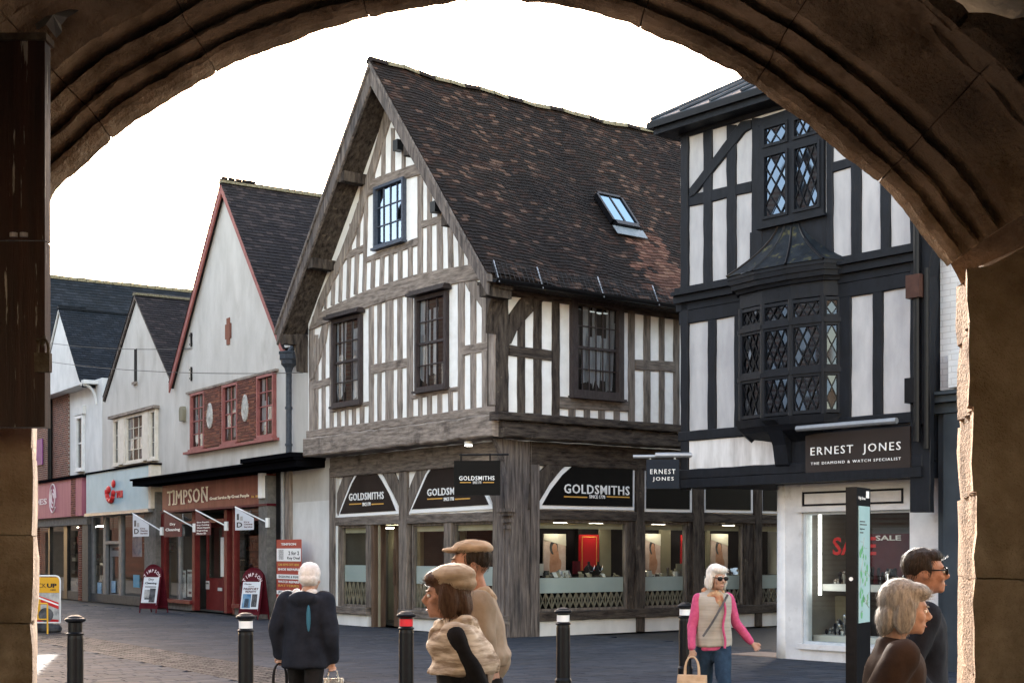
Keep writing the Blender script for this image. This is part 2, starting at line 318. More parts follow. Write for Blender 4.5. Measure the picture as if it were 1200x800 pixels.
def text_mesh(txt, ext=.006, bold=0.0, spacing=1.0, shear=0, align='LEFT'):
    cu = bpy.data.curves.new('t', 'FONT'); cu.body = txt; cu.size = 1; cu.extrude = .5; cu.offset = bold; cu.space_character = spacing
    cu.align_x = align; cu.resolution_u = 2; cu.shear = shear; cu.space_line = .95
    o = bpy.data.objects.new('t', cu); WORK.collection.objects.link(o)
    dg = work_dg(); me = bpy.data.meshes.new_from_object(o.evaluated_get(dg))
    bpy.data.objects.remove(o); bpy.data.curves.remove(cu)
    return me
def lettering(pl, txt, quad, mt, parent, o=.01, th=.012, bold=0.0, spacing=1.0, align='LEFT', name='lettering', px=True, shear=0, **props):
    """fit TXT into the (left, right, bottom, top) box, or into a photo quad ((xl,yt),(xr,yt),(xl,yb)) carried to the plane"""
    me = text_mesh(txt, bold=bold, spacing=spacing, align=align, shear=shear)
    xs = [v.co.x for v in me.vertices]; ys = [v.co.y for v in me.vertices]
    x0, x1, y0, y1 = min(xs), max(xs), min(ys), max(ys)
    A, B, C = (pl.poly(quad, o) if px else quad)
    a0, a1 = A[0], B[0]
    hz = A[1]-C[1]; sl = (B[1]-A[1])
    if px: sl = 0; zc = (A[1]+C[1])/2
    for v in me.vertices:
        t = (v.co.x-x0)/(x1-x0); w = (v.co.y-y0)/(y1-y0); d = 1 if v.co.z > 0 else 0
        v.co = pl.pt(a0+(a1-a0)*t, C[1]+hz*w+sl*t, o+d*th)
    me.materials.clear(); me.materials.append(MATS[mt])
    return link(name, me, parent, **props)

def sash(pl, a0, a1, z0, z1, cols, rows, parent, mt='window_frame', gl='dark_glass', o=.0, fw=.08, bar=.022, depth=.12, meet=True, name='window', proud=.05, back=True, hood=False, curtain=0):
    """a framed window with every pane its own piece"""
    mb = MB()
    for (p, q, r, t) in ((a0, a1, z1-fw, z1), (a0, a1, z0, z0+fw*.9), (a0, a0+fw, z0+fw*.9, z1-fw), (a1-fw, a1, z0+fw*.9, z1-fw)):
        pl.box(mb, p, q, r, t, o-depth, o+proud)
    pl.box(mb, a0-.03, a1+.03, z0-.05, z0-.002, o-.05, o+proud+.05)
    ia0, ia1, iz0, iz1 = a0+fw, a1-fw, z0+fw*.9, z1-fw
    W = (ia1-ia0)/cols; H = (iz1-iz0)/rows; g = max(o-.03, .014)
    for i in range(1, cols): pl.box(mb, ia0+W*i-bar/2, ia0+W*i+bar/2, iz0, iz1, g-.004, g+.02)
    for j in range(1, rows):
        b2 = .05 if (meet and j == rows//2) else bar
        pl.box(mb, ia0, ia1, iz0+H*j-b2/2, iz0+H*j+b2/2, g-.003, g+(.035 if b2 > bar else .022))
    if hood:
        pl.box(mb, a0-.12, a1+.12, z1+.02, z1+.08, o-.02, o+.2); pl.box(mb, a0-.08, a1+.08, z1+.082, z1+.13, o-.02, o+.14)
    w = mb.build(name, mt, parent)
    for i in range(cols):
        for j in range(rows):
            p = MB(); tl = rnd(-.0025, .0025); t2 = rnd(-.0025, .0025)
            c = [(ia0+W*i, iz0+H*j, tl), (ia0+W*(i+1), iz0+H*j, -tl+t2), (ia0+W*(i+1), iz0+H*(j+1), -tl), (ia0+W*i, iz0+H*(j+1), tl-t2)]
            p.add([pl.pt(x, z, g+d) for x, z, d in c], [(0, 1, 2, 3)]); p.build('pane', gl, w)
    if back:
        b = MB(); pl.box(b, ia0-.01, ia1+.01, iz0-.01, iz1+.01, .002, .006); b.build('dark_backing', 'dark_inside', w)  # flat dark plate on the wall, standing in for the unlit room
        for k in range(curtain):  # pale strips: curtains, with extra ones painted in for whitish reflections
            x = rnd(ia0, ia1-.1); ww = rnd(.04, .16)*(ia1-ia0)*1.6; zt_ = iz1 if k % 2 else iz0+(iz1-iz0)*rnd(.4, .9); b = MB()
            b.add([pl.pt(x, iz0+rnd(0, .3), .0075), pl.pt(min(ia1, x+ww*.7), iz0+rnd(0, .3), .0075), pl.pt(min(ia1, x+ww), zt_, .0075), pl.pt(x+.02, zt_, .0075)], [(0, 1, 2, 3)]); b.build('curtain', 'curtain', w)
    return w
def pxrect(pl, xl, xr, yt, yb, o=0):
    """photo rectangle measured at its middle -> plane rectangle"""
    a0 = pl.px(xl, 400, o)[0]; a1 = pl.px(xr, 400, o)[0]; xm = (xl+xr)/2
    return a0, a1, pl.px(xm, yb, o)[1], pl.px(xm, yt, o)[1]

def tiles(name, mt, parent, O, U, V, nu, nv, wu, hv, th=.016, sag=None, clip=None, jit=.004):
    """rows of overlapping roof tiles laid from the eave O along U, climbing along V; one joined mesh"""
    O = Vector(O); U = Vector(U).normalized(); V = Vector(V).normalized(); W = U.cross(V).normalized()
    if W.z < 0: W = -W
    mb = MB()
    for j in range(nv):
        off = (j % 2)*.5*wu
        for i in range(-1, nu+1):
            u = i*wu+off; v = j*hv
            if u < 0 and off == 0: continue
            ue = min(u+wu, nu*wu); u = max(u, 0)
            if ue-u < .03: continue
            if clip and not clip(u+wu/2, v): continue
            g = rnd(0, .006); l = rnd(-jit, jit)*1.5; lift = th*1.5+rnd(0, .006); r = rnd(-jit, jit)
            c = []
            for (a, b_, h) in ((u+g, v+l+r, lift), (ue-g, v+l-r, lift), (ue-g, v+hv*1.6, .004), (u+g, v+hv*1.6, .004)):
                for k in (0, 1): c.append(O+U*a+V*b_+W*(h-(th if k else 0)))
            if sag: c = [Vector(sag(p)) for p in c]
            mb.add(c, [(0, 2, 4, 6), (1, 3, 2, 0), (3, 5, 4, 2), (7, 1, 0, 6)])
    return mb.build(name, mt, parent, kind='stuff')
mat('skylight_base', (.1, .1, .1), bump=0)
glass('skylight_glass', (.1, .13, .15), (.35, .5, .6), .05, .5)
mat('lead_pale', (.12, .14, .16), (.17, .19, .21), rough=.35, bump=.1)
mat('display_white', (.6, .58, .52), rough=.7, bump=0)
mat('lead_mossy', (.005, .007, .01), (.014, .018, .023), rough=.6, spec=.12, scale=6, bump=.6, bd=.02, c3=(.07, .065, .03), s3=5, lo3=.56, hi3=.66)
mat('render_pink', (.45, .36, .34), (.55, .45, .42), rough=.9, scale=2, bump=.1)
mat('white_paint', (.5, .5, .52), (.62, .62, .635), rough=.6, scale=2.5, bump=.25, bd=.006, c3=(.3, .27, .25), s3=3.5, lo3=.62, hi3=.9)
mat('grey_white', (.38, .42, .46), (.48, .52, .56), rough=.5, scale=5, bump=.1)
mat('inside_warmgrey', (.12, .11, .10), (.17, .16, .145), rough=.8, scale=1, bump=0)
mat('rust_dark', (.05, .025, .02), (.08, .04, .03), rough=.7, scale=6, bump=.3)
emis('tube_glow', (1, .97, .9), 1.6)
mat('board_red', (.33, .05, .035), (.36, .06, .04), rough=.5, bump=0)
mat('flag_white', (.6, .62, .66), rough=.8, bump=0)
mat('frame_cream', (.55, .5, .43), (.65, .6, .53), rough=.7, scale=5, bump=.1)
mat('frame_white', (.6, .6, .6), (.7, .7, .7), rough=.6, scale=5, bump=.1)
mat('stone_dark', (.035, .038, .042), (.055, .058, .062), rough=.6, scale=8, bump=.1)
mat('grey_frame', (.13, .13, .135), (.17, .17, .175), rough=.5, bump=0)
mat('inside_dim', (.008, .009, .01), (.03, .028, .026), rough=.9, scale=1.2, bump=0)
mat('inside_tan', (.08, .06, .035), (.12, .09, .055), rough=.8, scale=1, bump=0)
mat('sticker_blue', (.02, .2, .36), rough=.5, bump=0)
mat('letter_pale', (.7, .6, .62), rough=.6, bump=0)
mat('banner_purple', (.14, .02, .14), (.2, .04, .2), rough=.6, scale=4, bump=0)
mat('passage_stone', (.09, .058, .034), (.17, .12, .078), rough=.95, scale=1.5, bump=.5, bd=.03)
mat('paper', (.2, .19, .18), (.34, .32, .3), rough=.8, scale=10, bump=.2)
mat('skin', (.32, .19, .14), (.4, .25, .19), rough=.55, scale=30, bump=.1, spec=.4)
mat('skin_ruddy', (.3, .16, .11), (.4, .22, .16), rough=.5, scale=25, bump=.1)
mat('hair_white', (.5, .49, .47), (.72, .71, .68), rough=.6, scale=18, stretch=(5, 5, 1), bump=.8, bd=.006)
mat('hair_grey', (.16, .15, .14), (.33, .31, .28), rough=.6, scale=18, stretch=(5, 5, 1), bump=.8, bd=.006)
mat('hair_dark', (.012, .009, .008), (.035, .026, .02), rough=.5, scale=18, stretch=(5, 5, 1), bump=.8, bd=.006)
mat('hair_brown', (.05, .025, .015), (.1, .055, .035), rough=.5, scale=18, stretch=(5, 5, 1), bump=.8, bd=.006)
mat('cloth_navy', (.006, .008, .014), (.014, .017, .027), rough=.85, scale=9, bump=.3)
mat('cloth_black', (.006, .006, .007), (.014, .013, .014), rough=.9, scale=9, bump=.3)
mat('cloth_brown', (.018, .011, .009), (.035, .022, .017), rough=.9, scale=6, bump=.3)
mat('cloth_pink', (.38, .055, .14), (.48, .09, .2), rough=.85, scale=25, bump=.3)
mat('cloth_cream', (.27, .25, .225), (.35, .33, .3), rough=.85, scale=6, stretch=(.3, .3, 6), bump=.5, bd=.008)
mat('cloth_knit', (.5, .48, .48), (.62, .6, .6), rough=.95, scale=30, bump=.6)
mat('denim', (.010, .022, .045), (.02, .042, .075), rough=.85, scale=14, bump=.3)
mat('plaid', (.2, .145, .1), (.62, .53, .43), rough=.9, scale=4, stretch=(1, 1, 6), bump=.4, lo=.4, hi=.6)
mat('beige_cap', (.26, .19, .13), (.42, .34, .26), rough=.9, scale=5, stretch=(1, 1, 5), bump=.3)
mat('scarf_warm', (.3, .1, .06), (.42, .32, .2), rough=.9, scale=12, bump=.5)
mat('canvas_bag', (.42, .3, .2), (.5, .37, .26), rough=.85, scale=20, bump=.2)
mat('teal_stripe', (.03, .11, .17), rough=.7, bump=0)
mat('shirt_blue', (.3, .38, .48), (.4, .48, .58), rough=.8, bump=.1)
glass('thin_plastic', (.7, .76, .8), .8, .25, .2)
mat('plastic_blue', (.05, .2, .4), rough=.4, bump=0)
mat('curtain', (.4, .4, .4), (.7, .69, .67), rough=.9, scale=9, stretch=(5, 5, .4), bump=0)
glass('sky_glass', (.2, .3, .4), (.5, .62, .8), .02, .25)  # gable window: the mirrored blue sky is put into the gloss tint
mat('render_tan', (.04, .035, .03), (.06, .05, .045), rough=1, scale=2, bump=0, spec=0)
mat('canopy_black', (.004, .004, .005), rough=.9, bump=0, spec=0)
mat('product', (.02, .02, .02), (.3, .28, .25), rough=.6, scale=9, bump=0, island=[(.02, .02, .02), (.25, .22, .18), (.1, .02, .02), (.04, .05, .06), (.4, .38, .35), (.08, .06, .04), (.02, .02, .025)])
mat('brick_dark', (.5, .5, .5), (1, 1, 1), rough=.9, scale=6, bump=0, brick=dict(a=(.075, .03, .022), b=(.045, .02, .016), m=(.09, .08, .07)), spec=0)
mat('dark_render', (.012, .011, .011), (.02, .018, .017), rough=.9, bump=0, spec=0)
mat('inside_grey2', (.05, .047, .044), (.08, .075, .07), rough=.8, scale=1, bump=0)
mat('inside_shop', (.05, .05, .048), (.085, .08, .075), rough=.9, scale=1, bump=0)
mat('matt_red', (.06, .012, .012), rough=1, bump=0, spec=0)
mat('matt_white', (.3, .3, .3), rough=1, bump=0, spec=0)
mat('beige_coat', (.2, .16, .12), (.34, .28, .22), rough=.95, scale=3, bump=.4)
mat('medallion', (.32, .31, .29), (.5, .48, .45), rough=.9, scale=12, bump=.6)
for k_ in ('arch_stone',):
    pass
glass('side_lead', (.08, .08, .09), (.16, .19, .24), .05, .1)
# ================================================================== the big timber-framed corner building
GF = Frame(-.28, 27.37, .612, -.791)
g_root = empty('timber_framed_house', (GF.o[0], GF.o[1], 0), GF.rz, label='large brown timber-framed corner building with steep tiled gable roof', category='building')
UF = Plane(GF, 'f', 0); US = Plane(GF, 's', 0)          # jettied upper storey: front and side
LF = Plane(GF, 'f', .546); LS = Plane(GF, 's', -.25)    # ground floor, set back
XC = -3.54; ZA = 11.93; EX = .52; EXL = -7.6; ZE = 6.9
SL = (ZA-ZE)/(EX-XC)
def roof_z(x): return ZA-abs(x-XC)*SL
DEP = 9.6
# plaster infill
mb = MB(); pts = [(-7.3, 4.2), (0, 4.2), (0, 6.95), (XC, roof_z(XC)-.28), (-7.3, 7.0)]
UF.prism(mb, pts, -.25, 0); mb.build('plaster_wall', 'plaster', g_root)
mb = MB(); mb.box(-.25, 0, .253, DEP, 4.2, 6.9); mb.build('plaster_wall', 'plaster', g_root)
mb = MB(); mb.box(-7.3, -7.05, .253, DEP, 3.9, 6.9); mb.box(-7.1, -6.95, .58, DEP, 0, 3.89); mb.box(-7.04, -.26, DEP-.2, DEP, 0, 6.9); mb.build('rear_wall', 'plaster', g_root)
# jetty beams
def hz(pl, y0, y1, z0, z1, o0, o1, mt='timber_h', name='beam', **k):
    return timber(pl, [(y0, z0), (y1, z0), (y1, z1), (y0, z1)], mt, g_root, name, o0=o0, o1=o1, px=False, **k)
hz(UF, -7.4, -.02, 3.9, 4.33, -.5, .10, ch=.035, jit=.016, name='jetty_beam')
hz(UF, -7.32, -.02, 4.335, 4.5, -.2, .05, name='sill_beam')
hz(US, .04, DEP, 3.88, 4.2, -.2, .12, mt='timber_dark_h', ch=.035, jit=.014, name='jetty_beam')
hz(US, -.12, DEP, 4.205, 4.37, -.1, .2, mt='timber_dark_h', ch=.02, name='sill_beam')
# studs of the front: (left, right, top y, bottom y) in the photograph
fr_low = [(361.5, 367.5, 385, 516), (368.4, 372, 392, 514), (376.4, 380.4, 392, 513), (385.6, 390, 378, 512), (431.6, 437, 357, 506),
          (441.6, 446, 353, 504), (451, 460, 350, 503), (465, 470.5, 346, 501), (476, 483, 343, 500), (536, 543.5, 329, 491),
          (550.5, 557, 333, 489), (564, 570.5, 345, 487)]
for xl, xr, yt, yb in fr_low: stud(UF, xl, xr, yt, yb, 'timber_v', g_root)
for xl, xr, yt, yb in [(394.4, 398.4, 478, 511), (403.6, 407, 476, 510), (412, 416, 474, 509), (421, 426, 472, 508)]: stud(UF, xl, xr, yt, yb, 'timber_v', g_root)
for xl, xr, yt, yb in [(489.5, 494, 463, 499), (500, 505, 461, 497), (512, 517, 458, 496), (524.5, 529.5, 455, 494)]: stud(UF, xl, xr, yt, yb, 'timber_v', g_root)
for q in ([(386, 479), (433, 469.5), (433, 474.5), (386, 484)], [(481, 463), (538, 452), (538, 457), (481, 468)],
          [(365, 448), (387, 441.5), (387, 450.5), (365, 457)], [(434, 427.5), (477, 419), (477, 429.5), (434, 438.5)],
          [(541, 405), (580, 398), (580, 409.5), (541, 416.5)]):
    timber(UF, q, 'timber_h', g_root, 'rail', o1=.035)
timber(UF, [(366, 370), (399, 353.5), (428, 340.5), (460, 329.5), (488, 321), (520, 314.5), (553, 309.5), (575, 307), (580, 325), (553, 328.5), (530, 332.5), (476, 345.5), (451, 353), (435, 358), (400, 370), (362, 387)], 'timber_h', g_root, 'tie_beam', o1=.05, jit=.006)
for q in ([(396, 299.5), (426, 286), (426, 295), (393, 309)], [(427, 301.5), (490, 277.5), (490, 287), (427, 308)], [(493, 259), (523, 250), (523, 259), (493, 267.5)]):
    timber(UF, q, 'timber_h', g_root, 'rail', o1=.035)
timber(UF, [(422, 219.5), (438, 209.5), (452, 203.5), (470, 197.5), (492, 190), (493, 204), (470, 210), (452, 216.5), (438, 225.5), (420, 235)], 'timber_h', g_root, 'collar_beam', o1=.045)
for xl, xr, dx, yt, yb in [(379, 382, 1, 338, 362), (387, 391, 1, 322, 358), (396, 399.5, 1.5, 303, 354), (405, 409, 1.5, 298, 350), (414, 418.5, 1.5, 294, 345), (424, 428, 2.5, 225, 342),
          (433.5, 438, 1, 304, 338), (444, 448.6, 1, 300, 335), (454.6, 459.5, .5, 296, 331), (465.7, 470.5, 0, 292, 328), (477.4, 482.6, 0, 287, 324), (488.7, 494.5, 0, 206, 322),
          (499.7, 505, 0, 262, 319), (511.5, 518, -.5, 259, 317), (524.7, 530.4, -1, 258, 315), (537, 542.5, -1, 280, 313), (548, 552, -1, 292, 312),
          (408, 411, 1, 262, 294), (417, 420.5, 1, 238, 290), (500, 505, 0, 214, 258), (512, 516, 0, 236, 256),
          (434, 438, 1, 186, 214), (446, 450.4, .5, 160, 208), (457.7, 461.7, 0, 150, 205), (470, 474, 0, 168, 200)]:
    stud(UF, xl, xr, yt, yb, 'timber_v', g_root, dx=dx)
timber(UF, [(362, 384), (372, 352), (384, 325), (397, 298), (412, 258), (424, 222), (436, 182), (450, 130), (458, 135), (443, 184), (432, 222), (420, 262), (405, 300), (392, 325), (379, 352), (370, 378)], 'timber_v', g_root, 'rafter', o1=.055)
mb = MB(); UF.prism(mb, [(.0, 6.7), (.0, 7.1), (XC+.02, roof_z(XC)-.5), (XC+.02, roof_z(XC)-.9)], -.04, .055, .01, .006); mb.build('rafter', 'timber_v', g_root)
# braces
timber(UF, [(377, 381), (383.5, 379), (380, 402), (372, 425), (366.5, 443), (362.5, 446), (365.5, 425), (372, 402)], 'timber_v', g_root, 'brace', o1=.05)
timber(UF, [(544, 331), (556, 328.5), (567.5, 339), (576, 356), (580.5, 375), (581, 396), (576.5, 397), (573.5, 380), (567.5, 366), (557.5, 351), (549, 341)], 'timber_v', g_root, 'brace', o1=.05)
hz(UF, -.2, .0, 4.5, 6.9, -.05, .07, mt='timber_v', name='corner_post')
# side of the upper storey
sd = [(607, 616, 366, 488), (626, 635.5, 352, 489), (647.5, 656.5, 340, 492), (737, 744.5, 352, 499), (755, 763, 353, 500), (773, 779.5, 355, 501), (790, 797, 356, 503)]
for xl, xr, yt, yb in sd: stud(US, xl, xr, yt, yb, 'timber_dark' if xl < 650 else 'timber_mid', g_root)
for x0, x1, z0, z1 in [(5.2, 5.45, 4.37, 6.8), (5.9, 6.1, 4.37, 6.8), (6.7, 6.9, 4.37, 6.8), (7.6, 7.8, 4.37, 6.8)]: hz(US, x0, x1, z0, z1, -.04, .03, mt='timber_mid', name='stud')
for xl, xr in [(667, 675), (685, 692), (702, 709.4), (720, 727)]: stud(US, xl, xr, 476, 496, 'timber_mid', g_root)
for q in ([(597, 403.5), (647, 410.5), (647, 422.5), (597, 416)], [(656.5, 464), (737, 469.5), (737, 482), (656.5, 478)], [(745, 421), (791, 423.5), (791, 435.5), (745, 433)]):
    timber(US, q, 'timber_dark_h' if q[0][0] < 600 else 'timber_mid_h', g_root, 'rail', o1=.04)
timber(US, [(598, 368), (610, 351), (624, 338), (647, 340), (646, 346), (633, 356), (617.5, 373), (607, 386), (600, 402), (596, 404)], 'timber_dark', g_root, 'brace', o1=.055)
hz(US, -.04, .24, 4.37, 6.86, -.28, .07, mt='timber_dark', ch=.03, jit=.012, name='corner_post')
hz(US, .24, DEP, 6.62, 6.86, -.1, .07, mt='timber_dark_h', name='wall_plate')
# windows
a0, a1, z0, z1 = pxrect(UF, 392.4, 425.8, 372, 474); w = sash(UF, a0, a1, z0, z1, 3, 4, g_root, o=.05, hood=True, curtain=7)
a0, a1, z0, z1 = pxrect(UF, 490, 526.6, 345, 456); sash(UF, a0, a1, z0, z1, 3, 4, g_root, o=.05, hood=True, curtain=5)
a0, a1, z0, z1 = pxrect(US, 667, 727, 351, 466); sash(US, a0, a1, z0, z1, 6, 4, g_root, o=.05, fw=.14, bar=.02, proud=.07, curtain=9)
a0, a1, z0, z1 = pxrect(UF, 441.5, 476.4, 214, 286.5); sash(UF, a0, a1, z0, z1, 4, 3, g_root, mt='window_blue', o=.05, fw=.06, meet=False, gl='sky_glass')
# roof: slabs, barge boards, soffit, purlins, ridge
def sagz(p):
    y = max(0, min(10, p[1]+.6)); return (p[0], p[1], p[2]-.1*math.sin(math.pi*y/10)+.02*math.sin(y*2.7)+.012*math.sin(y*6.1+p[0]))
def slope_slab(x_e, x_r, th, o0, o1, name, mt, drop=0, n=14):
    mb = MB(); ys = [o0+(o1-o0)*i/n for i in range(n+1)]
    vs = []
    for y in ys:
        for x, z in ((x_e, roof_z(x_e)), (x_r, roof_z(x_r))):
            for k in (0, 1): vs.append(sagz((x, y, z-drop-th*k)))
    fs = []
    for i in range(n):
        a = i*4; b = a+4; fs += [(a, a+2, b+2, b), (a+1, b+1, b+3, a+3), (a, b, b+1, a+1), (a+2, a+3, b+3, b+2)]
    fs += [(0, 1, 3, 2), (n*4, n*4+2, n*4+3, n*4+1)]
    return mb.add(vs, fs).build(name, mt, g_root)
slope_slab(EX, XC, .09, -.64, DEP, 'roof', 'tile'); slope_slab(EXL, XC, .09, -.64, DEP, 'roof', 'tile')
ang = math.atan(SL)
def roof_px(px_, py_):
    # the sight line through a photo point meets the right roof slope: (along the eave, up the slope)
    fr = GF; c = (px_-600)/F; lx0, ly0 = fr.to_local(0, 0); dx = c*fr.e[0]+fr.e[1]; dy = c*fr.n[0]+fr.n[1]; dz = (648-py_)/F
    Y = (ZE+(EX-lx0)*SL-EYE)/(dz+dx*SL); x = lx0+dx*Y; y = ly0+dy*Y; return y, (EX-x)/math.cos(ang)
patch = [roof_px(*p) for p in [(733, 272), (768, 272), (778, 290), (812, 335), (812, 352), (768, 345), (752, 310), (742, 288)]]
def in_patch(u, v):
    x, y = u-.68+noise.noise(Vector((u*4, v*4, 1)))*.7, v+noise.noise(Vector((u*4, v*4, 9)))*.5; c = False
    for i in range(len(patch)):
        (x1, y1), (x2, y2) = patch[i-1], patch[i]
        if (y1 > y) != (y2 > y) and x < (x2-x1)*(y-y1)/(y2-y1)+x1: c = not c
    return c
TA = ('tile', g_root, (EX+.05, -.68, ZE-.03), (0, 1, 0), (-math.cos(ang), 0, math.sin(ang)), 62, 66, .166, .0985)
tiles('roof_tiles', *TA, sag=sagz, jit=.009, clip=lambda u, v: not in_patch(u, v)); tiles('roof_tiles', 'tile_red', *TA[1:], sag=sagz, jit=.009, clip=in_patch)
tiles('roof_tiles', 'tile', g_root, (EXL-.02, -.68, ZE-.06), (0, 1, 0), (math.cos(ang), 0, math.sin(ang)), 8, 66, .166, .0985, sag=sagz, th=.006)
for i in range(26):     # ridge tiles
    mb = MB(); y = -.68+i*.4; n = 8
    vs = []
    for yy, r in ((y, .14), (y+.39, .128)):
        for j in range(n+1):
            a = math.pi*j/n; vs.append(sagz((XC+math.cos(a)*r, yy, ZA-.02+math.sin(a)*r*.9+rnd(-.004, .004))))
    mb.add(vs, [(j, j+1, n+2+j, n+1+j) for j in range(n)]); mb.add([vs[0], *vs[1:n+1]], [tuple(range(n+1))])
    mb.build('ridge_tile', 'moss' if i % 3 else 'tile', g_root)
for s, xe in ((1, EX+.02), (-1, EXL-.02)):
    mb = MB(); pts = [(xe, ZE-.1), (XC, ZA-.08), (XC, ZA-.50), (xe, ZE-.42)]
    UF.prism(mb, pts, .6, .66, .012, .005, .5); mb.build('barge_board', 'timber_grey', g_root)
    mb = MB(); pts = [(xe+s*.04, ZE-.06), (XC, ZA+.0), (XC, ZA-.12), (xe+s*.04, ZE-.18)]
    UF.prism(mb, pts, .56, .70, .01, .004, .5); mb.build('barge_moulding', 'timber_grey', g_root)
    mb = MB(); pts = [(xe-s*.06, ZE-.14), (XC, ZA-.2), (XC, ZA-.3), (xe-s*.06, ZE-.24)]
    UF.prism(mb, pts, .0, .60); mb.build('soffit', 'timber_dark', g_root)
for t in (.02, .33, .66):   # purlin ends
    for s, xe in ((1, EX), (-1, EXL)):
        x = xe+(XC-xe)*t; z = ZE+(ZA-ZE)*t
        mb = MB(); UF.box(mb, x-.11-s*.1, x+.11-s*.1, z-.52, z-.3, 0, .6); mb.build('purlin', 'timber_dark', g_root)
# curved bracket under the front corner and the left foot of the gable
for xc, s in ((.02, 1), (-7.32, -1)):
    mb = MB(); pts = [(xc-s*.02, 5.95)]+[(xc+s*(.02+.5*(1-math.cos(t*math.pi/2))), 5.95+.8*math.sin(t*math.pi/2)) for t in [i/7 for i in range(1, 8)]]+[(xc-s*.02, 6.75)]
    pts = [(xc, 5.85), (xc+s*.05, 6.2), (xc+s*.14, 6.42), (xc+s*.27, 6.57), (xc+s*.48, 6.64), (xc+s*.48, 6.74), (xc, 6.74)]
    UF.prism(mb, pts, .0, .3, .01); mb.build('eave_bracket', 'timber_dark', g_root)
# gutter with netting on the side
mb = MB(); n = 8
for y0, y1 in ((-.55, DEP),):
    vs = []
    for y in (y0, y1):
        for j in range(n+1):
            a = math.pi+math.pi*j/n; vs.append((EX+.12+math.cos(a)*.085, y, ZE-.12+math.sin(a)*.085))
            vs.append((EX+.12+math.cos(a)*.075, y, ZE-.12+math.sin(a)*.075))
    m2 = 2*(n+1); fs = []
    for j in range(n): fs += [(2*j, 2*j+2, m2+2*j+2, m2+2*j), (2*j+1, m2+2*j+1, m2+2*j+3, 2*j+3)]
    fs.append((0, m2, m2+1, 1)); fs.append((2*n, 2*n+1, m2+2*n+1, m2+2*n)); fs.append(tuple([2*j for j in range(n+1)]+[2*j+1 for j in range(n, -1, -1)]))
    mb.add(vs, fs)
mb.build('gutter', 'metal_black', g_root)
mb = MB()       # the bird netting over the gutter
for i in range(90):
    y = -.55+i*.112; mb.tube((EX+.19, y, ZE-.14), (EX-.12, y+.12, ZE+.24), .004, n=3, cap=False)
for i in range(7):
    t = i/6; mb.tube((EX+.19-.31*t, -.55, ZE-.14+.38*t+.01), (EX+.19-.31*t, DEP, ZE-.14+.38*t+.01), .004, n=3, cap=False)
mb.build('gutter_netting', 'rubber', g_root, kind='stuff')
for y in (-.5, .55, 2.1, 3.6, 5.1):
    mb = MB(); mb.tube((EX+.2, y, ZE-.2), (EX-.14, y+.12, ZE+.27), .012, n=5); mb.build('gutter_strap', 'aluminium', g_root)
mb = MB(); mb.box(.02, EX, -.5, DEP, 6.74, 6.8); mb.build('soffit', 'timber_dark', g_root)
# floodlights and skylight
for px_, py_ in ((468.5, 171), (512.5, 243)):
    a, z = UF.px(px_, py_, .1); mb = MB(); UF.box(mb, a-.09, a+.09, z-.11, z+.11, .05, .22); mb.build('floodlight', 'metal_black', g_root)
def on_roof(y, t, h): # t metres up the slope from the eave
    return (EX-math.cos(ang)*t+math.sin(ang)*h, y, ZE+math.sin(ang)*t+math.cos(ang)*h)
def roof_px(px_, py_):
    # sight line through the photo point meets the right roof slope
    fr = GF; c = (px_-600)/F; lx0, ly0 = fr.to_local(0, 0); dx = c*fr.e[0]+fr.e[1]; dy = c*fr.n[0]+fr.n[1]; dz = (648-py_)/F
    # z = ZE+(EX-x)*SL
    Y = (ZE+(EX-lx0)*SL-EYE)/(dz+dx*SL); x = lx0+dx*Y; y = ly0+dy*Y; return y, (EX-x)/math.cos(ang)
yA, tA = roof_px(698, 231); yB, tB = roof_px(746, 266)
y0s, y1s = yA, yA+.78
y1s = roof_px(722, 233)[0]; 
sk = MB(); 
def rb(mb, y0, y1, t0, t1, h0, h1):
    vs = [on_roof(y, t, h) for h in (h0, h1) for t in (t0, t1) for y in (y0, y1)]
    mb.add(vs, [(0, 2, 3, 1), (4, 5, 7, 6), (0, 1, 5, 4), (2, 6, 7, 3), (0, 4, 6, 2), (1, 3, 7, 5)])
ta, tb = tB-.05, tA
rb(sk, y0s-.06, y0s, ta, tb, 0, .12); rb(sk, y1s, y1s+.06, ta, tb, 0, .12); rb(sk, y0s, y1s, ta-.12, ta, 0, .13); rb(sk, y0s, y1s, tb, tb+.06, 0, .12)
rb(sk, (y0s+y1s)/2-.02, (y0s+y1s)/2+.02, ta, tb, .05, .105)
so = sk.build('skylight', 'metal_black', g_root)
for q0, q1 in ((y0s, (y0s+y1s)/2-.02), ((y0s+y1s)/2+.02, y1s)):
    mb = MB(); rb(mb, q0, q1, ta, tb, .07, .09); mb.build('pane', 'skylight_glass', so)
mb = MB(); rb(mb, y0s-.1, y1s+.12, ta-.38, ta-.13, .045, .06); mb.build('flashing', 'lead_pale', so)

# ---------------- ground floor front
def gbox(pl, a0, a1, z0, z1, o0, o1, name, mt, parent=g_root, **k):
    mb = MB(); pl.box(mb, a0, a1, z0, z1, o0, o1); return mb.build(name, mt, parent, **k)
GX = -6.86-.25   # left end of the front
zt = 3.88
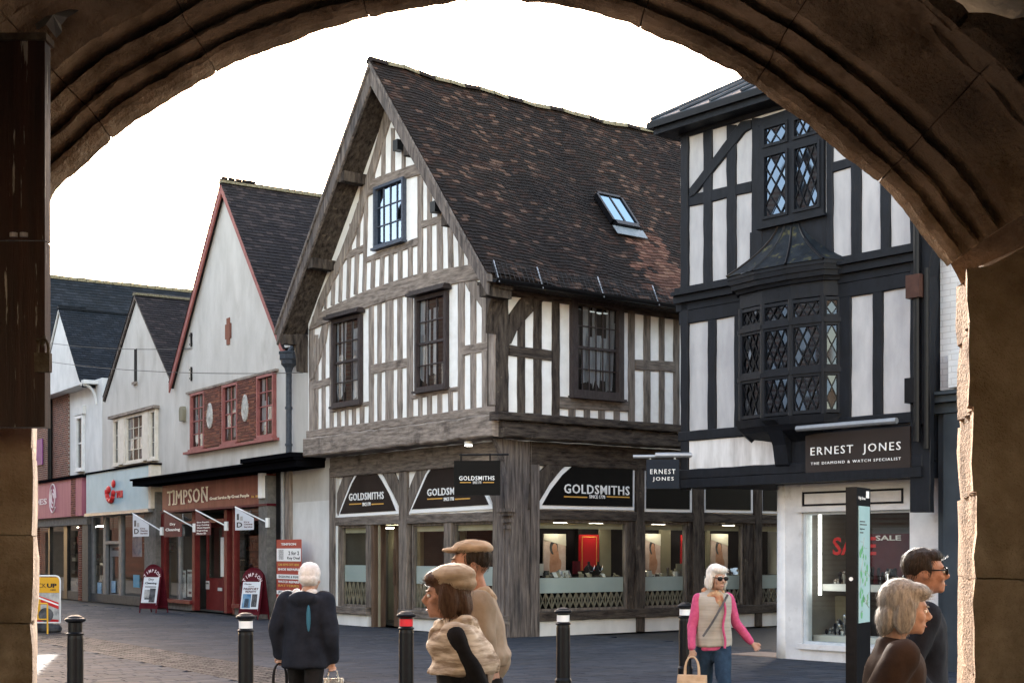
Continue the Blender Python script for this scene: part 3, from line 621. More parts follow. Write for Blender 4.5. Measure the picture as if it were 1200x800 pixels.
# posts (front)
def fpost(xl, xr, z0, z1, name='post', pl=LF, mt='timber_mid', o1=.06):
    a0 = pl.px(xl, 600, 0)[0]; a1 = pl.px(xr, 600, 0)[0]
    return timber(pl, [(a0, z0), (a1, z0), (a1, z1), (a0, z1)], mt, g_root, name, o0=-.14, o1=o1, px=False), a0, a1
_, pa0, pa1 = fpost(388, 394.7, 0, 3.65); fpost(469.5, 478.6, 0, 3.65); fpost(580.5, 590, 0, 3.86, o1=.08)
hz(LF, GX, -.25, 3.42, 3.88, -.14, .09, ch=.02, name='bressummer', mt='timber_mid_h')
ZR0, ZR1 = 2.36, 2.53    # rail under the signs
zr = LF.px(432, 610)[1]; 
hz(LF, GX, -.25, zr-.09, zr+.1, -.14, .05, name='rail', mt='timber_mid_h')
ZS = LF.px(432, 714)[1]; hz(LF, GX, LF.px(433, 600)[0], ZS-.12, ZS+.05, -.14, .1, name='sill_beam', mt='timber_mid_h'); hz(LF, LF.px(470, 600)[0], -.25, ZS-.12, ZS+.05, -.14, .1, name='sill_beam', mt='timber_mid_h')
sx = LF.px
gbox(LF, sx(394, 6)[0], sx(431.5, 6)[0], .0, ZS-.13, -.2, .03, 'plinth', 'render_white'); gbox(LF, sx(480, 6)[0], -.5, .0, ZS-.13, -.2, .03, 'plinth', 'render_white')
# plaster behind the signs, triangles show
gbox(LF, GX, -.25, zr+.1, 3.6, -.12, -.02, 'plaster_wall', 'plaster')
def sign_panel(pl, outer, inner, mt, o=.03):
    mb = MB(); pl.prism(mb, pl.poly(outer, o), -.02, o, .004); b = mb.build('sign_border', 'letter_white', g_root)
    mb = MB(); pl.prism(mb, pl.poly(inner, o), o-.01, o+.012); s = mb.build('sign_panel', mt, g_root); return s
s1 = sign_panel(LF, [(395.6, 606), (401, 590), (410, 567), (422, 544), (438, 541), (450, 560), (460, 580), (468, 601.7)], [(398.5, 602), (404, 588), (413, 566), (423.5, 548), (436.5, 546), (447, 562), (456, 578), (464, 598)], 'sign_brown')
s2 = sign_panel(LF, [(479, 601.5), (487, 582), (498, 556), (512, 533.5), (542, 528.4), (556, 549), (568, 572), (578, 596)], [(483, 596.5), (491, 579), (501, 556), (514, 537.5), (540.5, 533), (553, 552), (564, 571), (573, 591)], 'sign_brown')
for q in ([(395.5, 545), (400, 545), (408, 544), (422, 541), (409, 566), (400, 590), (395.2, 604), (394.5, 580)],):
    timber(LF, [(408, 544), (422, 541.5), (410, 564), (401, 587), (396, 604), (394, 600), (394.5, 578), (400, 562)], 'timber_mid', g_root, 'brace', o1=.045)
timber(LF, [(438, 540), (454, 537), (462, 556), (469.5, 575), (470, 600), (460, 578), (450, 559)], 'timber_mid', g_root, 'brace', o1=.045)
timber(LF, [(496, 533), (511, 531), (497, 556), (486, 581), (479.5, 599), (478, 574), (487, 552)], 'timber_mid', g_root, 'brace', o1=.045)
timber(LF, [(543, 527), (560, 524), (570, 541), (581, 556), (582, 596), (578, 592), (569, 571), (557, 548)], 'timber_mid', g_root, 'brace', o1=.045)
def gold(pl, quad, x0, x1, y, par, small=True):
    lettering(pl, 'GOLDSMITHS', quad, 'letter_white', par, o=.045, bold=.012, spacing=1.12)
    xm = (x0+x1)/2; w = (x1-x0)
    for p, q in ((x0, x0+w*.35), (x1-w*.35, x1)):
        A = pl.px(p, y, .045); B = pl.px(q, y, .045); mb = MB(); pl.box(mb, A[0], B[0], A[1]-.013, A[1]+.013, .045, .052); mb.build('underline', 'letter_gold', par)
    A = pl.px(xm-w*.12, y-2, .045); B = pl.px(xm+w*.12, y-2, .045); C = pl.px(xm-w*.12, y+2.2, .045)
    lettering(pl, 'SINCE 1778', [A, (B[0], A[1]), (C[0], C[1])], 'letter_white', par, o=.045, th=.006, px=False, bold=.02)
gold(LF, [(409.2, 578), (449.8, 578), (409.2, 586.5)], 409.5, 449.5, 590.5, s1)
gold(LF, [(501, 572.5), (551, 572.5), (501, 581)], 501, 551, 584.5, s2)
# windows of the ground floor front
def shopwin(pl, xl, xr, zb, ztp, name='window', inward=.0, cream=True, interior=True, lat=True, frost=(1.02, 1.35), depth=1.1, posters=()):
    a0 = pl.px(xl, 6)[0]; a1 = pl.px(xr, 6)[0]; mb = MB(); f = .05
    for p, q, r, t in ((a0, a1, ztp-f, ztp), (a0, a1, zb, zb+f), (a0, a0+f, zb+f, ztp-f), (a1-f, a1, zb+f, ztp-f)): pl.box(mb, p, q, r, t, -.12, -.02)
    w = mb.build(name, 'timber_mid', g_root)
    mb = MB(); mb.add([pl.pt(a, z, -.07) for a, z in ((a0+f, zb+f), (a1-f, zb+f), (a1-f, ztp-f), (a0+f, ztp-f))], [(0, 1, 2, 3)]); mb.build('pane', 'shop_glass', w)
    if lat:
        mb = MB(); L0 = zb+f; L1 = frost[0]; pw = .33; n = max(1, round((a1-a0-2*f)/pw)); pw = (a1-a0-2*f)/n; o0, o1 = -.13, -.105
        def bar(p, q, wd=.018):
            d = Vector(q)-Vector(p); nn = Vector((-d.y, d.x)).normalized()*wd/2
            pl.prism(mb, [Vector(p)+nn, Vector(q)+nn, Vector(q)-nn, Vector(p)-nn], o0, o1)
        H = L1-L0
        for i in range(n):
            x = a0+f+i*pw; m_ = x+pw/2
            bar((x, L0), (m_, L1)); bar((m_, L0), (x, L1)); bar((m_, L0), (x+pw, L1)); bar((x+pw, L0), (m_, L1)); bar((m_, L0), (m_, L1), .014); bar((x, L0), (x, L1), .014)
            o0, o1 = -.13, -.105
        mb.build('lattice', 'lattice_metal', w)
    mb = MB(); pl.box(mb, a0+f, a1-f, frost[0]+.002, frost[1], -.13, -.1); mb.build('frosted_panel', 'frosted', w)
    mb = MB(); pl.box(mb, a0+f, a1-f, ztp-.17, ztp-f-.002, -.16, -.12); mb.build('blind', 'blind', w)
    return w, a0, a1
ZW = zr-.092
w1, _, _ = shopwin(LF, 398.5, 430, ZS+.052, ZW, frost=(1.0, 1.38))
hz(LF, sx(430, 6)[0], sx(436, 6)[0], ZS+.05, ZW, -.14, .04, mt='timber_mid', name='mullion')
hz(LF, sx(394.6, 6)[0], sx(398.4, 6)[0], ZS+.05, ZW, -.14, .02, mt='timber_mid', name='mullion')
hz(LF, sx(521.5, 6)[0], sx(530, 6)[0], ZS+.05, ZW, -.14, .04, mt='timber_mid', name='mullion')
w2, _, _ = shopwin(LF, 482, 521.5, ZS+.052, ZW, frost=(1.0, 1.38)); w3, _, _ = shopwin(LF, 530, 580, ZS+.052, ZW, frost=(1.0, 1.38))
# door recess
dl, dr = sx(436, 6)[0], sx(469.5, 6)[0]
gbox(LF, dl, dl+.1, 0, ZW, -.3, .02, 'door_jamb', 'door_wood'); gbox(LF, dr-.05, dr, 0, ZW, -.3, -.02, 'door_jamb', 'timber_mid')
gbox(LF, dl+.3, dl+.325, 0.02, ZW-.01, -.02, .03, 'door_edge', 'inside_cream')
dd = MB(); d0, d1 = dl+.42, dr-.06
for p, q, r, t in ((d0, d0+.13, .02, ZW-.02), (d1-.1, d1, .02, ZW-.02), (d0+.13, d1-.1, .02, .32), (d0+.13, d1-.1, ZW-.15, ZW-.02)): LF.box(dd, p, q, r, t, -.36, -.31)
door = dd.build('door', 'door_wood', g_root)
mb = MB(); mb.add([LF.pt(a, z, -.335) for a, z in ((d0+.13, .32), (d1-.1, .32), (d1-.1, ZW-.15), (d0+.13, ZW-.15))], [(0, 1, 2, 3)]); mb.build('pane', 'shop_glass', door)
mb = MB(); LF.box(mb, d0+.04, d0+.07, .95, 1.75, -.30, -.26); mb.build('handle', 'door_wood', door)
mb = MB(); mb.add([LF.pt(a, z, -.34) for a, z in ((dl+.1, .05), (d0, .05), (d0, ZW), (dl+.1, ZW))], [(0, 1, 2, 3)]); mb.build('side_pane', 'shop_glass', g_root)
# corner: vertical boards, corbel, plinth
for i, (o0, o1) in enumerate(((-.25, -.02), (-.0, .2), (.215, .42))):
    pass
yv = [LS.px(x, 6)[0] for x in (598, 604, 609.5, 619)]
timber(LF, [(-.62, 0), (-.4, 0), (-.4, 3.8), (-.62, 3.8)], 'timber_grey', g_root, 'board', o0=-.1, o1=.1, px=False)
timber(LF, [(-.39, 0), (-.25, 0), (-.25, 3.8), (-.39, 3.8)], 'timber_grey', g_root, 'board', o0=-.1, o1=.07, px=False)
timber(LS, [(.5, 0), (.78, 0), (.78, 3.86), (.5, 3.86)], 'timber_grey', g_root, 'board', o0=-.1, o1=.05, px=False)
timber(LS, [(.79, 0), (.98, 0), (.98, 3.86), (.79, 3.86)], 'timber_grey', g_root, 'board', o0=-.1, o1=.03, px=False)
gbox(LS, .985, 1.2, .0, 3.86, -.12, .055, 'post', 'timber_grey')
cx = -.26; mb = MB(); zc = LF.px(597, 596, .3)[1]
for zz, w_, o_ in ((zc, .15, .2), (zc-.07, .1, .17), (zc-.2, .07, .14), (zc-.33, .04, .1)): mb.box(cx-w_, cx+w_, .546-o_-.08, .546-.0, zz-.05, zz+.02)
mb.build('corbel', 'timber_grey', g_root)
mb = MB(); pts = [(.3, 2.75), (.36, 3.1), (.3, 3.5), (.15, 3.86), (.6, 3.86), (.6, 2.75)]
vs = []
for x in (-.34, -.2):
    for y, z in ((.44, zc+.02), (.42, 3.0), (.34, 3.45), (.1, 3.88), (.5, 3.88), (.5, zc+.02)): vs.append((x, y, z))
mb.add(vs, [(0, 1, 2, 3, 4, 5), (6, 7, 8, 9, 10, 11)]+[(i, (i+1) % 6, 6+(i+1) % 6, 6+i) for i in range(6)]); mb.build('bracket', 'timber_grey', g_root)
# ---------------- ground floor side
sy = lambda x: LS.px(x, 6)[0]
LE = DEP-.4
hz(LS, .98, LE, 3.4, 3.87, -.14, .06, mt='timber_dark_h', ch=.02, name='bressummer')
zr2 = LS.px(680, 603.5)[1]; hz(LS, 1.2, LE, zr2-.1, zr2+.1, -.14, .05, mt='timber_dark_h', name='rail')
for xl, xr in ((744, 753.7), (811, 823.5), (883, 891.4)): fpost(xl, xr, 0, 3.45, pl=LS, mt='timber_dark')
zs2 = LS.px(680, 720)[1]; hz(LS, 1.2, LE, zs2-.1, zs2+.09, -.14, .08, mt='timber_dark_h', name='sill_beam')
gbox(LS, 1.2, LE, 0, zs2-.1, -.2, .03, 'plinth', 'render_white'); gbox(LS, 1.2, LE, zr2+.1, 3.45, -.12, -.02, 'plaster_wall', 'plaster')
s3 = sign_panel(LS, [(627, 595.6), (640, 573), (655, 553), (682.7, 529), (744, 531.5), (743.4, 597.6)], [(635, 591.5), (645, 574), (659, 556), (685, 533), (741.3, 536), (741, 593.5)], 'sign_black')
s4 = sign_panel(LS, [(754, 599), (754, 535), (811, 536), (811, 600)], [(757, 595.5), (757, 539), (808, 540), (808, 596.5)], 'sign_black')
sign_panel(LS, [(824, 600), (824, 536), (882.5, 538), (882.5, 601)], [(827, 596.5), (827, 540), (879.5, 541), (879.5, 597.5)], 'sign_black')
sign_panel(LS, [(891.8, 601), (891.8, 538), (930, 538), (930, 602)], [(894, 598), (894, 541), (927, 541), (927, 599)], 'sign_black')
timber(LS, [(656, 525), (683, 526), (664, 543), (645, 566), (632, 588), (627, 597), (619, 597), (621, 566), (640, 546)], 'timber_dark', g_root, 'brace', o1=.05)
lettering(LS, 'GOLDSMITHS', [(661, 566.5), (737.5, 566.5), (661, 577.5)], 'letter_white', s3, o=.045, bold=.012, spacing=1.12)
for p, q in ((661, 688), (711, 737.5)):
    A = LS.px(p, 581.5, .045); B = LS.px(q, 581.5, .045); mb = MB(); LS.box(mb, A[0], B[0], A[1]-.013, A[1]+.013, .045, .052); mb.build('underline', 'letter_gold', s3)
lettering(LS, 'SINCE 1778', [(690.5, 579.5), (709, 579.5), (690.5, 583.5)], 'letter_white', s3, o=.045, th=.006, bold=.02)
zb2 = zs2+.092; zt2 = zr2-.102
fz = (LS.px(680, 694)[1], LS.px(680, 676.5)[1])
for xl, xr in ((619.5, 736), (755, 806), (824, 872), (891.4, 930)):
    shopwin(LS, xl, xr, zb2, zt2, frost=fz)
for xl, xr in ((736.3, 743.6), (806.3, 810.7), (872.5, 882.8)): hz(LS, sy(xl), sy(xr), zb2-.01, zt2+.01, -.14, .02, mt='timber_dark', name='mullion')
# window display deck, back wall, ceiling
gbox(LS, 1.0, LE, fz[1]-.04, fz[1]+.0, -1.15, -.14, 'display_deck', 'velvet')
gbox(LS, 1.0, LE, .1, 3.1, -1.25, -1.16, 'display_back', 'velvet')
gbox(LS, 1.0, LE, zt2+.02, zt2+.06, -1.15, -.14, 'display_ceiling', 'inside_cream')
gbox(LS, 1.0, LE, .1, .15, -1.15, -.14, 'display_floor', 'dark_inside')
for xl, xr, oo, mt_ in ((703, 716, -.95, 'inside_cream'), (774, 786, -.95, 'inside_cream'), (619.5, 622.5, -.4, 'inside_cream'), (828, 832, -.9, 'inside_cream')):
    A = LS.px(xl, 6, oo)[0]; B = LS.px(xr, 6, oo)[0]; gbox(LS, A, B, fz[1], zt2, oo-.05, oo, 'display_column', mt_)
# front interior: cream back room
gbox(LF, GX+.1, -1.6, .03, .08, -2.6, -.38, 'shop_floor', 'inside_grey'); gbox(LF, GX+.1, -1.3, ZW+.02, ZW+.08, -2.6, -.14, 'shop_ceiling', 'inside_cream')
gbox(LF, GX+.1, dl, .08, ZW, -1.4, -1.3, 'shop_back_wall', 'inside_cream'); gbox(LF, dl, -1.3, .08, ZW, -2.7, -2.6, 'shop_back_wall', 'dark_inside')
gbox(LF, dl+.8, dl+1.0, 1.2, 2.2, -1.9, -1.85, 'shop_panel', 'inside_cream')
def lampbox(pl, a, z, o, e, name='display_lamp', w=.3):
    mb = MB(); pl.box(mb, a-w/2, a+w/2, z-.02, z, o-.05, o+.05); return mb.build(name, e, g_root)
for x, oo in ((650, -.85), (692, -.85), (765, -.85), (803, -.85), (847, -.85)): lampbox(LS, LS.px(x, 6, oo)[0], zt2-.02, oo+.18, 'lamp_soft')
lampbox(LF, LF.px(460, 6, -1)[0], ZW-.04, -1, 'lamp_soft', w=.4); lampbox(LF, LF.px(415, 6, -1)[0], ZW-.04, -.9, 'lamp_soft', w=.4); lampbox(LF, LF.px(565, 6, -.6)[0], ZW-.04, -.6, 'lamp_soft', w=.3)
lampbox(LF, LF.px(500, 6, -.6)[0], ZW-.04, -.6, 'lamp_soft', w=.2)
# lit spot under the jetty
a, z = UF.px(549, 513, -.1); mb = MB(); mb.lathe([(.0, 0), (.08, .0), (.09, .05), (.05, .09)], (a, .1, 3.80), n=12); sp = mb.build('jetty_spotlight', 'letter_white', g_root)
mb = MB(); mb.lathe([(.0, 0), (.07, .0), (.07, .01)], (a, .1, 3.785), n=12); mb.build('bulb', 'lamp_glow', sp)

# ---- things in the windows
def local_thing(name, label, cat, pl, a, z, o, group=None):
    v = pl.pt(a, z, o); w = GF.world(v[0], v[1], z)
    rz = GF.rz + (0 if pl.kind == 'f' else R(90))
    e = empty(name, w, rz, label=label, category=cat)
    if group: e['group'] = group
    return e
def poster(pl, xl, xr, yt, yb, o, mt, name, label, cat, th=.03, group=None):
    A = pl.px(xl, yt, o); B = pl.px(xr, yb, o); w = B[0]-A[0]; h = A[1]-B[1]
    e = local_thing(name, label, cat, pl, (A[0]+B[0])/2, B[1], o, group)
    mb = MB(); mb.box(-w/2, w/2, 0, th, 0, h); mb.build('board', mt, e); return e, w, h
for i, (xl, xr, lab) in enumerate([(637, 663, 'tall jewellery poster of a woman, in the largest lit window of the corner shop'), (756, 774, 'jewellery poster of a woman in the middle side window of the corner shop'), (833, 853, 'jewellery poster of a woman in the window behind the walking woman in pink')]):
    e, w, h = poster(LS, xl, xr, 625, 675, -.9, 'display_pink', 'display_poster', lab, 'poster', group='jewellery posters in the shop windows')
    mb = MB()   # generic portrait: hair, face, neck, shoulders, hand as flat print layers
    def pl2(pts, y, m_):
        q = MB(); q.add([(x*w/2, y, z*h) for x, z in pts], [tuple(range(len(pts)))]); q.build('print', m_, e)
    circ = lambda cx_, cz_, rx_, rz_, n=14: [(cx_+rx_*math.cos(6.283*k/n), cz_+rz_*math.sin(6.283*k/n)) for k in range(n)]
    pl2([(-.95, .02), (-.9, .5), (-.1, .62), (.5, .55), (.95, .45), (.95, .02)], -.004, 'display_pink')
    pl2(circ(-.1, .68, .38, .17), -.006, 'photo_dark'); pl2([(-.5, .25), (-.4, .6), (.3, .62), (.55, .2), (.2, .05), (-.4, .05)], -.005, 'skin_print')
    pl2(circ(-.02, .66, .24, .12), -.008, 'skin_print'); pl2([(-.2, .38), (-.12, .6), (.15, .6), (.25, .38)], -.007, 'skin_print'); pl2(circ(.4, .3, .18, .12), -.009, 'skin_print')
    pl2([(-1, .86), (-1, 1), (1, 1), (1, .72)], -.0095, 'display_white')
e, w, h = poster(LS, 679, 702, 626, 668, -.88, 'display_red', 'promotion_stand', 'red lit display panel with gold frame in the largest shop window', 'panel')
for p, q, r, t in ((-w*.36, w*.36, h*.93, h*.95), (-w*.38, -w*.36, 0, h*.95), (w*.36, w*.38, 0, h*.95)):
    mb = MB(); mb.box(p, q, -.008, -.002, r, t); mb.build('trim', 'letter_gold', e)
e, w, h = poster(LS, 798, 806, 626, 668, -.88, 'display_red', 'promotion_stand', 'narrow red display panel at the right end of the middle side window', 'panel')
e, w, h = poster(LS, 672, 680, 657, 672, -.7, 'maroon', 'display_card', 'small dark red card between the poster and the red panel', 'card')
e, w, h = poster(LS, 628, 637, 660, 674, -.7, 'inside_white', 'display_card', 'white card at the left end of the largest shop window', 'card')
e, w, h = poster(LS, 793, 800, 660, 671, -.5, 'inside_cream', 'display_card', 'cream card on the deck of the middle side window', 'card')
e, w, h = poster(LF, 406, 418, 640, 664, -.9, 'photo_dark', 'framed_notice', 'dark framed notice seen through the window left of the shop door', 'notice')
mb = MB()
for p, q, r, t in ((-w/2-.03, w/2+.03, h, h+.03), (-w/2-.03, w/2+.03, -.03, 0), (-w/2-.03, -w/2, 0, h), (w/2, w/2+.03, 0, h)): mb.box(p, q, -.01, .03, r, t)
mb.build('frame', 'inside_cream', e)
def bust(pl, px_, o, s, lab):
    a = pl.px(px_, 6, o)[0]; e = local_thing('necklace_bust', lab, 'display bust', pl, a, fz[1], o, 'necklace busts in the shop window')
    mb = MB(); mb.lathe([(.05*s, 0), (.055*s, .02), (.02*s, .04), (.09*s, .1), (.11*s, .17), (.07*s, .23), (.03*s, .26), (.03*s, .32), (.0, .33)], (0, 0, 0), n=12, sy=.6); mb.build('bust', 'velvet', e, smooth=True)
    mb = MB(); n = 12
    for k in range(n):
        t0, t1 = k/n, (k+1)/n; f = lambda t: (.075*s*math.cos(math.pi*(1+t))*1.0, -.07*s, .25-.13*math.sin(math.pi*t))
        mb.tube(f(t0), f(t1), .006, n=5)
    mb.build('necklace', 'silver', e)
bust(LS, 690, -.5, 1.15, 'taller black necklace bust in front of the red panel'); bust(LS, 701, -.5, .9, 'smaller black necklace bust right of the taller one')
def jewels(pl, xl, xr, o, lab, n=26, big=1.0):
    a0 = pl.px(xl, 6, o)[0]; a1 = pl.px(xr, 6, o)[0]; e = local_thing('jewellery_stands', lab, 'display stands', pl, (a0+a1)/2, fz[1], o, 'rows of jewellery stands on the window decks')
    w = a1-a0
    for nm, k in (('ring_stand', n),):
        for i in range(k):
            mb = MB(); x = rnd(-w/2, w/2); y = rnd(-.15, .2); s = rnd(.5, 1.2)*big; h = rnd(.02, .13)*s
            if i % 3 == 0: mb.box(x-.04*s, x+.04*s, y-.03, y+.03, 0, h)
            elif i % 3 == 1: mb.lathe([(.03*s, 0), (.035*s, .02), (.012*s, .03), (.02*s, h), (0, h+.02)], (x, y, 0), n=8)
            else: mb.add([(x-.05*s, y-.04, .01), (x+.05*s, y-.04, .01), (x+.05*s, y+.04, .02+h), (x-.05*s, y+.04, .02+h)], [(0, 1, 2, 3)])
            mb.build(nm, random.choice(['inside_white', 'silver', 'inside_cream', 'jewel']), e)
jewels(LS, 640, 668, -.35, 'white ring stands below the tall poster in the largest window', 20, 1.4); jewels(LS, 680, 733, -.3, 'low jewellery stands below the red panel', 16)
jewels(LS, 757, 804, -.35, 'white jewellery stands along the middle side window', 26, 1.3); jewels(LS, 826, 870, -.35, 'jewellery stands in the side window behind the walking woman in pink', 22, 1.3)

# ---- hanging sign on its bracket at the corner
def hsign():
    # board hangs at right angles to the front, at the corner
    cxp, oo = -.62, .10
    w0 = GF.world(cxp, .0, 0)
    return
hp = GF.world(-.55, .45, 0)
hs = empty('hanging_sign', (0, 0, 0), 0, label='square black hanging sign lettered in white at the corner of the brown timber building', category='sign')
Yh = 26.9
def wp(px_, py_, Y): return ((px_-600)*Y/F, Y, EYE+(648-py_)*Y/F)
HF = Frame(wp(586, 0, Yh)[0], Yh, 1, -.12); hs.location = (HF.o[0], HF.o[1], 0); hs.rotation_euler = (0, 0, HF.rz)
HP = Plane(HF, 'f', 0)
A = HP.px(532, 539.5); B = HP.px(586, 580)
mb = MB(); HP.box(mb, A[0], B[0], B[1], A[1], -.05, 0); bo = mb.build('board', 'sign_black', hs)
lettering(HP, 'GOLDSMITHS', [(538, 557.5), (579.5, 556.5), (538, 562.5)], 'letter_white', bo, o=.002, th=.008, bold=.01, spacing=1.12)
for p, q in ((539, 552), (566, 579)):
    a_ = HP.px(p, 565); b_ = HP.px(q, 565); mb = MB(); HP.box(mb, a_[0], b_[0], a_[1]-.007, a_[1]+.007, 0, .006); mb.build('underline', 'letter_gold', bo)
lettering(HP, 'SINCE 1778', [(554, 563.5), (564, 563.5), (554, 566.5)], 'letter_white', bo, o=.002, th=.004)
mb = MB(); a_ = HP.px(538, 532.5); b_ = HP.px(590, 531.5); mb.tube(HP.pt(a_[0], a_[1], -.025), HP.pt(b_[0]+.1, a_[1], -.025), .018); 
for x in (540, 574): c_ = HP.px(x, 532); mb.tube(HP.pt(c_[0], a_[1]+.02, -.025), HP.pt(c_[0], A[1], -.025), .02)
mb.build('bracket', 'metal_black', hs)
# ================================================================== the black and white building on the right
EF = Frame(2.77, 23.41, .651, -.759)
e_root = empty('black_and_white_house', (EF.o[0], EF.o[1], 0), EF.rz, label='black and white timbered house with bowed leaded window on the right', category='building')
EU = Plane(EF, 'f', 0); EL = Plane(EF, 'f', .5)
EW = 4.62; EZE = 8.62
def eb(pl, a0, a1, z0, z1, o0, o1, name, mt, parent=None, **k):
    mb = MB(); pl.box(mb, a0, a1, z0, z1, o0, o1); return mb.build(name, mt, parent or e_root, **k)
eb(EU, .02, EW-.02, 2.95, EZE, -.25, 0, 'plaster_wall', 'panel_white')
eb(EU, 0, .25, 2.95, EZE, -6, -.26, 'side_wall', 'black_paint'); eb(EU, EW-.25, EW, 2.95, EZE, -6, -.26, 'side_wall', 'black_paint')
eb(EU, .26, EW-.26, 2.95, EZE, -6, -5.75, 'rear_wall', 'black_paint'); eb(EU, .0, EW, 2.75, 2.94, -6, -.02, 'jetty_floor', 'black_paint')
def et(q, name='timber', o1=.03, mt='black_paint', pl=EU, **k): return timber(pl, q, mt, e_root, name, o0=-.04, o1=o1, **k)
def eh(a0, a1, z0, z1, name='beam', o1=.03, o0=-.04, pl=EU): return timber(pl, [(a0, z0), (a1, z0), (a1, z1), (a0, z1)], 'black_paint', e_root, name, o0=o0, o1=o1, px=False, jit=.005)
# posts
def ep(xl, xr, yt, yb, name='post', o1=.035): return stud(EU, xl, xr, yt, yb, 'black_paint', e_root, name, o1=o1)
ep(797, 805.8, 140, 574, o1=.05)
ep(823.6, 833.8, 150, 345); ep(851, 862, 146, 340); ep(880.5, 893, 138, 340); ep(968, 975.4, 106, 330); ep(996.6, 1008.6, 105, 312); ep(1031, 1043, 100, 308); ep(1066, 1090, 90, 600, o1=.06)
ep(828.8, 838.4, 360, 506); ep(859.8, 872, 358, 508); ep(983, 996.5, 340, 500); ep(1022.2, 1034, 338, 496)
# top plate and eave
z8 = EU.px(840, 151)[1]
eh(0, EW, z8+.0, EZE, 'wall_plate', .05)
et([(806, 228), (823.6, 224.7), (880.5, 211.8), (880.5, 225), (823.6, 238.5), (806, 242)], 'rail')
et([(808, 231), (807, 221), (867, 142.5), (879, 140), (880, 150), (872, 155), (813, 229)], 'brace', .045)
et([(975, 190), (1070, 160), (1070, 173), (975, 202)], 'rail')
eb(EU, EU.px(893, 140)[0], EU.px(968, 140)[0], 8.22, 8.42, -.04, .02, 'plaster_panel', 'panel_white')
et([(888, 139), (968, 114), (968, 124), (888, 148.5)], 'rail', .045)
et([(920.5, 120), (932.5, 118), (932.5, 140), (920.5, 143)], 'stud', .05)
eb(EU, .1, EW, 0, 7.6, -15, -6.01, 'rear_wing', 'dark_render')
# roof: lead covered hip over the eave
mb = MB(); zr_ = EZE
pts_e = [(-.3, -.42), (EW+.3, -.42), (EW+.3, 6.2), (-.3, 6.2)]; rx = 3.2
vs = [(x, y, zr_+.02) for x, y in pts_e]+[(x, y, zr_+.12) for x, y in pts_e]+[(2.3, 2.4, zr_+1.75), (EW+.3, 2.4, zr_+1.75), (EW+.3, 3.5, zr_+1.75), (2.3, 3.5, zr_+1.75)]
mb.add(vs, [(3, 2, 1, 0), (0, 1, 5, 4), (1, 2, 6, 5), (2, 3, 7, 6), (3, 0, 4, 7), (4, 5, 9, 8), (5, 6, 10, 9), (6, 7, 11, 10), (7, 4, 8, 11), (8, 9, 10, 11)])
mb.build('roof', 'lead', e_root)
for i in range(9):
    t = i/8; mb = MB(); x0 = -.28+t*(EW+.5); x1 = 2.3+t*(EW-2.0); mb.tube((x0, -.41, zr_+.15), (x1, 2.4, zr_+1.78), .03, n=6); mb.build('lead_roll', 'lead', e_root)
for i in range(4):
    t = i/3; mb = MB(); mb.tube((-.29, -.3+t*6, zr_+.15), (2.3, 2.45+t, zr_+1.78), .03, n=6); mb.build('lead_roll', 'lead', e_root)
eb(EU, -.26, EW+.25, zr_-.1, zr_+.015, -6, .36, 'eave', 'black_paint')
eb(EU, -.3, EW+.3, zr_+.0, zr_+.1, .365, .43, 'gutter', 'metal_black'); eb(EU, -.36, -.302, zr_+.0, zr_+.1, -6, .43, 'gutter', 'metal_black')
# cornice band between the floors (three mouldings)
for z0, z1, o in ((5.62, 5.74, .05), (5.745, 5.86, .12), (5.865, 5.92, .18), (5.925, 6.0, .09)):
    eb(EU, -.05, EW-.02, z0, z1, -.05, o, 'cornice', 'black_paint')
eh(0, EW, 5.4, 5.62, 'beam', .04)
# lower beams
zL = EU.px(809, 505)[1]; eh(0, EW, zL-.16, zL, 'beam', .06)
eh(0, EW, 2.86, 3.02, 'beam', .07); eb(EU, 0, EW, 2.72, 2.86, -.6, .09, 'jetty_beam', 'black_paint')
pa = EU.px(809, 540)[0]; pb = EU.px(909, 530)[0]
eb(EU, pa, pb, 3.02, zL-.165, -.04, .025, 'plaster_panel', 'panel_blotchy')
eb(EU, pb, EW, 3.02, zL-.165, -.05, .02, 'black_board', 'black_paint')
# bracket under the bow
mb = MB(); c0 = EU.px(921, 530)[0]
vs = []
for x in (c0-.13, c0+.13):
    for o, z in ((.03, 2.95), (.10, 3.0), (.16, 3.3), (.3, 3.58), (.42, 3.66), (.03, 3.66)): vs.append(EU.pt(x, z, o))
mb.add(vs, [tuple(range(6)), tuple(range(6, 12))]+[(i, (i+1) % 6, 6+(i+1) % 6, 6+i) for i in range(6)]); mb.build('bracket', 'black_paint', e_root)

